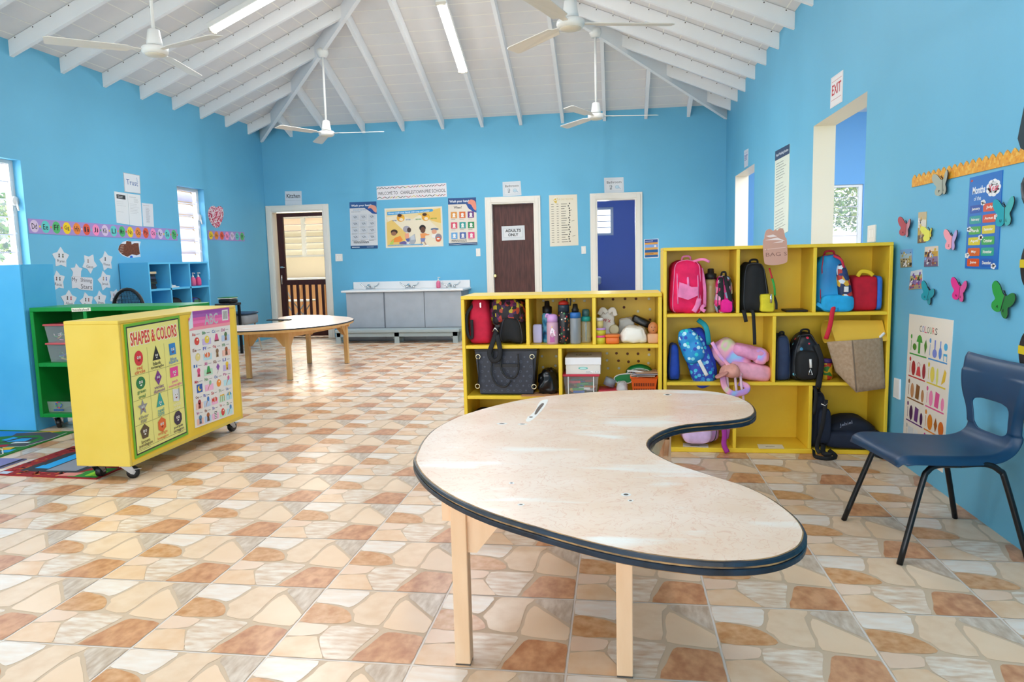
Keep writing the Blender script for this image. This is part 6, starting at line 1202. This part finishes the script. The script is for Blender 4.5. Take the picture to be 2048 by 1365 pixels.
# orange scalloped border
a, b = AX(1825, 375, XR), AX(1825, 355, XR); yA, z0, z1 = a.y, a.z, b.z; yB = 2.55; n = 44; mb = MB(); OB = patch_mat(['eaa42a', 'eaa42a', 'e9a730', 'e59a20', 'eebb50', 'eaa42a', 'dd9226'], 90)
V = []; pit = .058
cnt = int((yA-yB)/pit)
top = []
for i in range(cnt): y = yA-i*pit; top += [(y, z1-.012), (y-pit*.3, z1+.004), (y-pit*.5, z1+.01), (y-pit*.7, z1+.004)]
top.append((yA-cnt*pit, z1-.012)); pts = top+[(yA-cnt*pit, z0), (yA, z0)]
MB().prism(pts, XR-.004, XR-.0005, OB, 'x').build('border_strip', None, None, 'orange speckled paper border with scalloped top on the right wall', 'border')
# months poster
A = Art(100, 250, '1b6fc4', .35).T('Months', 12, 202, 52, 222, 'eef2f8', .03).T('of the', 18, 184, 40, 196, 'cfe0f2', .02); A.E(8, 240, 4, 3, 'c0382c', L=1)
for a_ in range(9): A.E(76+14*cos(a_*.7), 210+15*sin(a_*.7), 8, 8, 'f2f2f4', 12, L=1)
A.E(76, 210, 15, 15, 'f2f2f4', L=1); A.L = 3; A.T('Year', 62, 202, 92, 219, 'e8456a', .01)
MN = [('January', '1f4fa8'), ('July', 'd8502f'), ('February', '1f9a9a'), ('August', 'd8502f'), ('March', '4aa84a'), ('September', 'd8c838'), ('April', 'd9c92a'), ('October', '3aa85a'), ('May', 'd8662a'), ('November', '2aa890'), ('June', 'd8562a'), ('December', '2a62b8')]
for i, (s, c) in enumerate(MN):
    x, y = (26 if i % 2 == 0 else 68), 162-(i//2)*29; A.P([tuple(p) for p in smooth_closed([(x-19, y-8), (x-15, y-11), (x+15, y-11), (x+19, y-8), (x+19, y+7), (x+15, y+10), (x-15, y+10), (x-19, y+7)], 2)], c, L=8); V, F = text_mesh(s, .03); w_ = min(26, 5*len(s)); A.it.append(([(x-w_/2+u*w_, y-5+v*9) for u, v in V], F, 'f0f0ea', 9))
for x, y in ((48, 176), (90, 134), (8, 108), (46, 84), (6, 36), (88, 8)):
    for k in range(5): A.E(x+4*cos(k*1.26), y+4*sin(k*1.26), 4, 4, 'f2f2f4', 10, L=10)
A.put('poster', RW((1941, 356), (2007, 340), (1996.5, 539), (1931, 537)), 'blue Months of the Year poster on the right wall', 'poster')
# colours poster
A = Art(100, 200, 'ece6dc', .4)
for i, (ch_, c) in enumerate(zip('COLOURS', [K, '4a7ad0', 'd8407a', K, '3a9a58', 'd84848', K])): V, F = text_mesh(ch_, .0); A.it.append(([(28+i*6+u*5, 177+v*9) for u, v in V], F, c, 2))
A.L = 2
cells = [('3aa03a', 'n'), ('4a9ad8', 'b'), ('c8323a', 'r'), ('e0c83a', 'y'), ('8a5a34', 'w'), ('e05a9a', 'p'), ('6a3a80', 'v'), ('e0862a', 'o'), ('c8c8c8', 's'), ('d0208a', 'm')]
for i, (c, s) in enumerate(cells):
    x, y = 6+(i % 2)*46, 148-(i//2)*33+(0 if i % 2 == 0 else 0); A.R(x, y-6, x+42, y-4, c, L=3).E(x+3, y+20, 2.2, 3.4, c, 10, L=3).R(x+2.4, y, x+3.4, y+15, c, L=3)
    L_ = {'n': '4a8a2a', 'b': '7a8ad8', 'r': 'a8202a', 'y': 'e8d860', 'w': 'c08a60', 'p': 'f08ab8', 'v': '4a2458', 'o': 'd8702a', 's': 'd9dde0', 'm': 'e04aa8'}[s]
    if s == 'n': A.E(x+12, y+6, 5, 5, L_, 10, L=4).R(x+21, y-2, x+26, y+16, c, L=4).P([(x+16, y+14), (x+31, y+14), (x+28, y+22), (x+23.5, y+25), (x+19, y+22)], c, L=5).P([(x+38, y-1), (x+42, y+10), (x+39, y+20), (x+35, y+12)], L_, L=4)
    elif s == 'b': A.E(x+14, y+4, 5, 6, L_, 14, L=4).R(x+12.6, y+9, x+15.4, y+22, L_, L=4).E(x+26, y+6, 3.4, 8, '5a8ad8', 12, L=4).R(x+25, y+12, x+27, y+22, '5a8ad8', L=4).E(x+37, y+16, 4, 5, '4ab0e0', 12, L=4).R(x+33, y+4, x+41, y+7, '4ab0e0', L=4).R(x+33, y-3, x+34.2, y+5, '4ab0e0', L=4).R(x+40, y-3, x+41.2, y+5, '4ab0e0', L=4)
    elif s == 'y': A.E(x+12, y+8, 5, 11, L_, 14, L=4).E(x+23, y+7, 2.6, 12, 'dfe07a', 12, L=4); A.P([(x+32, y-2), (x+40, y+4), (x+42, y+16), (x+38, y+20), (x+35, y+10)], 'e6c040', L=4)
    elif s == 'r': A.E(x+12, y+8, 5, 11, L_, 14, L=4).P([(x+19, y-1), (x+31, y-1), (x+28, y+12), (x+22, y+12)], 'd8404a', L=4).ring(x+25, y+15, 3, 1, 'd8808a').E(x+38, y+8, 4, 11, 'a02838', 14, L=4)
    elif s == 'o': A.E(x+13, y+8, 6, 11, c, 16, L=4).P([(x+26, y-2), (x+30, y+8), (x+26, y+18), (x+22, y+8)], 'a8622a', L=4).E(x+38, y+6, 6, 10, 'd8702a', 16, L=4)
    elif s == 's': A.R(x+6, y-2, x+20, y+20, L_, L=4).E(x+13, y+1, 5, 3, '9aa0a6', 12, L=5).R(x+22, y-2, x+32, y+20, 'e2e6e8', L=4).R(x+34, y-2, x+41, y+14, 'dde2e4', L=4)
    else: A.E(x+12, y+8, 4.5, 11, L_, 14, L=4).P([(x+20, y-1), (x+29, y-2), (x+31, y+18), (x+22, y+20)], c, L=4).E(x+38, y+6, 3.6, 9, L_, 12, L=4)
A.put('poster', RW((1820, 628), (1908, 641), (1886, 946), (1806, 893)), 'tall white COLOURS poster behind the blue plastic chair', 'poster')
# photographs
def photo(q, bands, blobs, label, seed):
    A = Art(100, 120, bands[0]); rn = random.Random(seed); y = 120
    for i, c in enumerate(bands): A.R(0, 120-120*(i+1)/len(bands), 100, 120-120*i/len(bands), c, L=1)
    for i in range(30): x, yy = rn.uniform(8, 92), rn.uniform(10, 100); s = rn.uniform(3, 10); A.P([(max(0, x-s), yy-s), (min(100, x+s*.8), yy-s*.8), (min(100, x+s), yy+s), (x-s*.5, yy+s*1.2)], rn.choice(blobs), L=2+i % 4)
    A.put('photograph', RW(*q), label, 'photograph', group='small photographs on the right wall')
photo([(1838, 425), (1854, 423.5), (1852, 485), (1836, 487)], ['c9b48a', 'e0d8c8', 'b8963f', '6a5238'], ['1d1a18', 'c9a84a', 'b8a8b0', 'f0e8e0', 'd8b85a'], 'tall narrow photograph beside the yellow butterfly', 1)
photo([(1801, 500), (1825.5, 498), (1825, 534), (1802, 536)], ['6fa0d0', '9ab8c8', 'a89a78', '8a8468'], ['2a2a2a', 'e8e8e8', 'a8a098', 'b0a058'], 'photograph with blue sky nearest to the tall shelf', 2)
photo([(1851, 494), (1877, 492), (1877, 533), (1849, 534)], ['e0d0c0', 'c8a048', '8a7a9a', '6a5a78'], ['7ab0e0', 'd8b030', '3a2a48', 'e8e8f0', '8a5048'], 'photograph with yellow drape below the yellow butterfly', 3)
photo([(1823, 543), (1845, 539), (1846, 577.5), (1818.5, 580)], ['c8d0d8', 'b8b078', '8a78a8', 'a89878'], ['4a4a8a', 'd85a50', '6a4aa0', 'e8e8e8', '3a4a30'], 'photograph with small figures, lowest of the four', 4)
# butterflies with folded wings
def butterfly(c1, c2, a, b, col, label, letters, col2=None, sizes=(1, 1), spread=(50,50)):
    """a, b: centres of the two wings in the picture; body hinge between them on the wall"""
    pa, pb = AX(*a, XR), AX(*b, XR); ctr = (pa+pb)/2
    t = thing('paper_butterfly', label, 'butterfly', (XR-.003, ctr.y, ctr.z), 'paper butterflies on the right wall')
    ht, tilt = c1*.74, c2
    up = Vector((0, sin(RAD(tilt)), cos(RAD(tilt)))); side = Vector((0, -cos(RAD(tilt)), sin(RAD(tilt)))); n_ = Vector((-1, 0, 0)); org = Vector((XR-.004, ctr.y, ctr.z))
    MB().tube([org-up*ht*.36+n_*.003, org+up*ht*.2+n_*.003], ht*.03, 6, mat('2a2a2e', .6)).tube([org+up*ht*.2+n_*.003, org+up*ht*.34+side*ht*.03+n_*.012], ht*.012, 5, BLACKP).tube([org+up*ht*.2+n_*.003, org+up*ht*.32-side*ht*.05+n_*.012], ht*.012, 5, BLACKP).build('body', None, t)
    W = [(0, -.34), (.1, -.5), (.26, -.46), (.3, -.28), (.24, -.1), (.34, .06), (.42, .3), (.36, .48), (.22, .42), (.08, .2), (0, .1)]
    W = [tuple(p) for p in smooth_closed(W, 3)]
    for s, sp_, sz, cc, lt in ((-1, spread[0], sizes[0], col, letters[0]), (1, spread[1], sizes[1], col2 or col, letters[1])):
        if sz == 0: continue
        u = (side*s*cos(RAD(sp_))+n_*sin(RAD(sp_))).normalized(); nn = u.cross(up).normalized()
        if nn.dot(CAM-org) < 0: nn = -nn
        P = [org+n_*.003+u*(max(x, 0)*ht*sz*(1.35 if s < 0 else 1.75))+up*(y*ht*sz) for x, y in W]; n = len(P); m = mat(cc, .5)
        mb = MB().add([p+nn*.002 for p in P]+[p-nn*.002 for p in P], [tuple(range(n)), tuple(range(n, 2*n))[::-1]], m); k = mb.mi(mat('23262a', .6))
        for i in range(n): mb.f.append([i, (i+1) % n, n+(i+1) % n, n+i]); mb.m.append(k); mb.sm.append(False)
        if lt:
            V, F = text_mesh(lt, .02); h = ht*.1; fl_ = 1 if (u.cross(up)).dot(nn) > 0 else -1
            rt = u*fl_; o_ = org+n_*.003+u*(.17*ht*sz)-up*(.36*ht*sz)+nn*.0028
            mb.add([o_+rt*((x-.5)*h*.8)+up*(y*h) for x, y in V], F, mat('1e2226', .6))
        mb.build('wing', None, t)
butterfly(.15, 4, (1882, 372), (1896, 362), 'a8aea0', 'grey paper butterfly overlapping the orange border', ('F', 'L'), spread=(25, 8))
butterfly(.14, -10, (1811, 462), (1821, 445), 'b85860', 'dusty red paper butterfly left of the tall photograph', ('A', ''), 'c88a9a', spread=(30, 8))
butterfly(.12, 8, (1858, 468), (1868, 464), 'dfd95a', 'yellow paper butterfly beside the tall photograph', ('', ''), spread=(50, 5), sizes=(.9, .5))
butterfly(.13, -4, (1903, 480), (1913, 478), 'f2a0ac', 'pale pink paper butterfly left of the Months poster', ('Z', ''), 'b8a8e0', spread=(20, 8))
butterfly(.155, 2, (2006, 425), (2022, 422), '1f9fb0', 'large teal paper butterfly overlapping the Months poster', ('U', 'L'), '3ab0b4', spread=(15, 5))
butterfly(.135, -24, (1856, 580), (1866, 592), '2397a8', 'small teal paper butterfly below the four photographs', ('D', 'D'), spread=(25, 5))
butterfly(.14, -8, (1917, 578), (1931, 580), 'd8328a', 'magenta paper butterfly below the Months poster', ('N', 'E'), 'dc5aa0', spread=(20, 5))
butterfly(.17, -22, (2004, 597), (2020, 603), '2a9a44', 'green paper butterfly near the right edge of the wall', ('A', 'B'), '1f7a3c', spread=(20, 5))
# dark items at the right picture edge
VY = mat('d8c020', .5); VB = mat('2b2a2c', .35, var=.3, scale=20)
for (px, py, r, l) in ((2064, 530, .082, 'upper black disc with yellow band at the right wall'), (2058, 705, .072, 'lower black disc with yellow band beside the blue chair back'), (2070, 858, .07, 'lowest black disc with yellow band behind the blue chair')):
    c = AX(px, py, XR); t = thing('craft_disc', l, 'craft', (XR-.004, c.y, c.z), 'black paper discs with yellow bands')
    mb = MB(); n = 32; mb.add([(XR-.006, c.y+r*.85*cos(2*pi*i/n), c.z+r*1.15*sin(2*pi*i/n)) for i in range(n)]+[(XR-.001, c.y+r*.85*cos(2*pi*i/n), c.z+r*1.15*sin(2*pi*i/n)) for i in range(n)], [tuple(range(n)), *[(i, (i+1) % n, n+(i+1) % n, n+i) for i in range(n)]], VB); mb.build('disc', None, t)
    A = Art(100, 20).scrib(10, 4, 90, 16, 1, '2a2a1a', 8); mb = MB().box(XR-.009, XR-.006, c.y-r*.84, c.y+r*.84, c.z-.012, c.z+.02, VY)
    mb.build('band', None, t)
c = AX(2058, 262, XR); mb = MB(); pts = [(c.y+.02, c.z+.1), (c.y+.055, c.z-.02), (c.y+.03, c.z-.06), (c.y-.06, c.z-.10), (c.y-.1, c.z+.08)]; mb.prism(pts, XR-.012, XR-.001, mat('16303a', .6), 'x').build('wall_hanging', None, None, 'dark blue-black wall hanging at the upper right edge', 'wall hanging')
c = AX(2070, 378, XR); MB().sbox((XR-.02, c.y-.0, c.z), (.03, .09, .13), VB, .7, 14, nz=.01, ns=30).build('craft_puff', None, None, 'dark fringed craft piece right of the orange border', 'craft')

# posters on the yellow rolling cabinet
PXF = CX1+.0005
def CP(*q): return [AX(x, y, PXF) for x, y in q]
A = Art(110, 150, '6fb52e', .3).R(3, 3, 107, 147, K).R(4.5, 4.5, 105.5, 145.5, 'ece88a')
A.T('SHAPES & COLORS', 8, 124, 102, 141, 'f4f0e6', .06).T('SHAPES & COLORS', 9, 125, 101, 140, 'd8482c', .03)
for x in (38, 72): A.R(x-.2, 10, x+.2, 120, '8a8650')
for y in (91.6, 63.6, 35.6): A.R(5, y-.2, 105, y+.2, '8a8650')
A.R(5, 8, 105, 8.3, '5a5a38').scrib(6, 5.5, 40, 7.5, 1, '6a6a48', .5).scrib(88, 6, 104, 8, 1, '6a6a48', .5)
def face(x, y, s=1, mouth=1):
    for dx in (-2.2, 2.2): A.E(x+dx*s, y+1*s, 1.7*s, 1.9*s, 'f6f6f0', 10, L=60).E(x+dx*s, y+1.1*s, .8*s, .9*s, K, 8, L=61)
    A.P([(x-2.4*s, y-2.4*s), (x+2.4*s, y-1.8*s), (x+1*s, y-4*s), (x-1*s, y-4*s)], 'f6f6f0' if mouth else '8a1a1a', L=60)
G = [(21, 110), (55, 110), (89, 110), (21, 82), (55, 82), (89, 82), (21, 54), (55, 54), (89, 54), (21, 26), (55, 26), (89, 26)]
A.E(*G[0], 8, 8.5, 'd8343a'); A.P([(G[1][0]-8, G[1][1]-7), (G[1][0]+8, G[1][1]-7), (G[1][0], G[1][1]+10)], '1d1d1f'); A.P([(G[2][0]-6.5, G[2][1]-6), (G[2][0]+7, G[2][1]-6), (G[2][0]+6, G[2][1]+8), (G[2][0]-7.5, G[2][1]+8)], '2f86d0')
A.E(*G[3], 8.5, 7, '1f7a44'); A.P([(G[4][0]-7, G[4][1]), (G[4][0], G[4][1]-9), (G[4][0]+7, G[4][1]), (G[4][0], G[4][1]+9)], '7a3a8a'); A.R(G[5][0]-9, G[5][1]-5, G[5][0]+8, G[5][1]+7, 'e8409a')
A.star(*G[6], 9.5, '8f9296'); A.P([(G[7][0]-8, G[7][1]-6), (G[7][0]+8, G[7][1]-6), (G[7][0]+1, G[7][1]+10), (G[7][0]-1, G[7][1]+10)], '2aa09a'); A.P([(G[8][0]-7, G[8][1]-6), (G[8][0]+5, G[8][1]-8), (G[8][0]+5, G[8][1]+7), (G[8][0]-7, G[8][1]+9)], 'dfe2e6').P([(G[8][0]+5, G[8][1]-8), (G[8][0]+8, G[8][1]-5), (G[8][0]+8, G[8][1]+9), (G[8][0]+5, G[8][1]+7)], 'a8acb2')
A.ngon(*G[9], 9, 5, '5a4a34'); A.ngon(*G[10], 9, 6, 'e0682c'); A.ngon(*G[11], 9, 8, '2f2440', 67.5)
for i, g in enumerate(G): face(g[0], g[1]+(0 if i not in (1, 7) else -2), .9 if i not in (1, 4, 6, 7) else .7, i % 2)
NM = [('red', 'circle', 'd8482c'), ('black', 'triangle', '1d1d1f'), ('blue', 'square', '2f86d0'), ('green', 'oval', '1f7a44'), ('violet', 'diamond', '7a4a90'), ('pink', 'rectangle', 'e860a8'), ('silver', 'star', '8a8a80'), ('teal', 'cone', '2a9aa0'), ('white', 'cube', 'f2f0d0'), ('brown', 'pentagon', '5a4428'), ('orange', 'hexagon', 'e0783a'), ('purple', 'octagon', '2f2440')]
A.L = 70
for (x, y), (a_, b_, c) in zip(G, NM):
    for k, s in enumerate((a_, b_)): w_ = min(28, 3.2*len(s)); V, F = text_mesh(s, .01); A.it.append(([(x-w_/2+u*w_, y-12.6-k*4.6+v*4) for u, v in V], F, c, 71))
A.put('poster', CP((246.5, 650), (358, 631), (376, 869), (270, 919)), 'yellow SHAPES and COLORS poster on the rolling cabinet', 'poster', lift=.0002)
A = Art(90, 165, 'e9e8e6', .35, outline=[(0, 0), (90, 0), (90, 165), (8, 165), (0, 152)]).P([(1, 138), (90, 138), (90, 165), (8, 165), (0, 152)], 'e44fa0')
for i, c in enumerate(['9a4aa8', 'a85ab0', 'e060a8', 'f07ab8', 'f06aa0', 'f49aa8']): A.R(0 if i > 1 else 8, 160-i*4.4, 90, 164.5-i*4.4, c, L=2)
A.P([(0, 150), (8, 165), (8, 142), (0, 140)], 'd8e8f0', L=3).T('ABC', 32, 143, 62, 159, 'b9bcc4', .02); A.R(72, 146, 86, 162, 'e6e6e6')
for i in range(8): A.R(74+i*1.4, 148, 74.7+i*1.4, 160, '5a5a5a', L=12)
LT = ['Aa', 'Bb', 'Cc', 'Dd', 'Ee', 'Ff', 'Gg', 'Hh', 'Ii', 'Jj', 'Kk', 'Ll', 'Mm', 'Nn', 'Oo', 'Pp', 'Qq', 'Rr', 'Ss', 'Tt', 'Uu', 'Vv', 'Ww', 'Xx', 'Yy', 'Zz']
LC = ['c8323a', '3a8a4a', '2a6ab8', 'b83a8a', '8a4a28', '4a5ac0']; BC = ['b8e4f0', 'c9b8e8', 'f2c0b0', 'b8d0f0', 'f4b8dc', 'b8e8cc']
IC = [('e', 'd8402c'), ('e', 'e8d04a'), ('p', 'd84a8a'), ('d', '5a7a4a'), ('e', 'e8d88a'), ('f', 'e8703a'), ('g', '8a6a4a'), ('h', 'a85a2c'), ('l', 'e8508a'), ('t', '2a9a48'), ('k', '8a4aa8'), ('b', 'f0c82a'), ('m', '1f5ab0'), ('n', '8ac0a0'), ('o', 'f0922a'), ('s', 'd8609a'), ('b', 'a83a4a'), ('s', '2f7ac8'), ('f', 'd8402c'), ('c', 'e8b83a'), ('u', '2f9ac8'), ('b', '5a8ab0'), ('h', 'a85a2c'), ('z', '1d1d1d'), ('o', 'd83a3a'), ('s', '3a8ac8')]
rows = [4, 4, 4, 4, 5, 5]; i = 0
for r, nc in enumerate(rows):
    for c_ in range(nc):
        w_ = 86/nc; x = 3+c_*w_; y = 115-r*22.5; A.L = 13; V, F = text_mesh(LT[i], .02); A.it.append(([(x+1+u*w_*.36, y+15+v*4.4) for u, v in V], F, LC[i % 6], 14)); A.R(x+w_*.5, y+16.5, x+w_*.82, y+17.2, '8a8a90', L=14)
        if i % 2 == 1 or r > 3: A.R(x+1, y+0, x+w_-2, y+9, BC[(i+r) % 6], L=13)
        k, c = IC[i]; xm, ym = x+w_*.5, y+7
        if k in 'eo': A.E(xm, ym, w_*.24, 5.6, c, 14, L=15).E(xm+1, ym+2, w_*.08, 1.4, 'f6e8c8', 8, L=16)
        elif k in 'pt': A.P([(xm-5, ym-4), (xm+5, ym-4), (xm+2, ym+6), (xm-2, ym+6)], c, L=15).R(xm-5, ym-5, xm+5, ym-3, '5a3a20', L=16)
        elif k == 'm': A.R(xm-6, ym-6, xm+6, ym+6, c, L=15).E(xm, ym, 4, 4, 'f0d040', 14, L=16).E(xm+2, ym+1.4, 3, 3.2, c, 14, L=17)
        elif k == 'u': A.E(xm, ym, 5, 5, c, 12, 0, 180, L=15).P([(xm-1.6, ym), (xm+1.6, ym), (xm+1, ym+5), (xm-1, ym+5)], 'f0c840', L=16).line([(xm, ym), (xm, ym-6)], .6, '6a6a6a', L=15)
        elif k in 'sn': A.line([(xm-4, ym-6), (xm+3, ym+6)], 1.2, 'c08a5a', L=15).E(xm+2, ym+4, 2.6, 3.6, c, 10, L=16)
        elif k == 'f': A.E(xm, ym, 5, 4, c, 12, L=15).P([(xm-4, ym), (xm-7, ym+4), (xm-7, ym-4)], c, L=15).R(xm-1, ym-4, xm+.6, ym+4, 'f4f0ea', L=16)
        elif k == 'z': A.E(xm, ym-1, 3, 6, 'f0f0f0', 10, L=15); [A.R(xm-3, ym-6+j*2.4, xm+3, ym-5+j*2.4, c, L=16) for j in range(5)]
        elif k == 'k': A.P([(xm, ym+7), (xm+4, ym+2), (xm, ym-4), (xm-4, ym+2)], c, L=15).line([(xm, ym-4), (xm-2, ym-8)], .5, '8a5a3a', L=15)
        elif k == 'c': A.R(xm-5, ym+2, xm+5, ym+4, c, L=15).R(xm-5, ym-6, xm-4, ym+3, 'a8742a', L=15).R(xm+4, ym-6, xm+5, ym+3, 'a8742a', L=15).R(xm-.5, ym-7, xm+.5, ym+2, 'a8742a', L=15)
        else: A.E(xm, ym+3, 3.4, 3.6, c, 12, L=15).P([(xm-3, ym-6), (xm+3, ym-6), (xm+2, ym+2), (xm-2, ym+2)], {'h': '6a4a2a', 'd': 'a87a4a', 'g': '9a7a4a'}.get(k, c), L=15).E(xm, ym-4, 1.4, 2, '5a3a2a', 8, L=16)
        i += 1
A.put('poster', CP((375.5, 624), (457.5, 615), (467, 829), (390, 857)), 'white ABC alphabet picture poster with pink heading on the rolling cabinet', 'poster', lift=.0002)
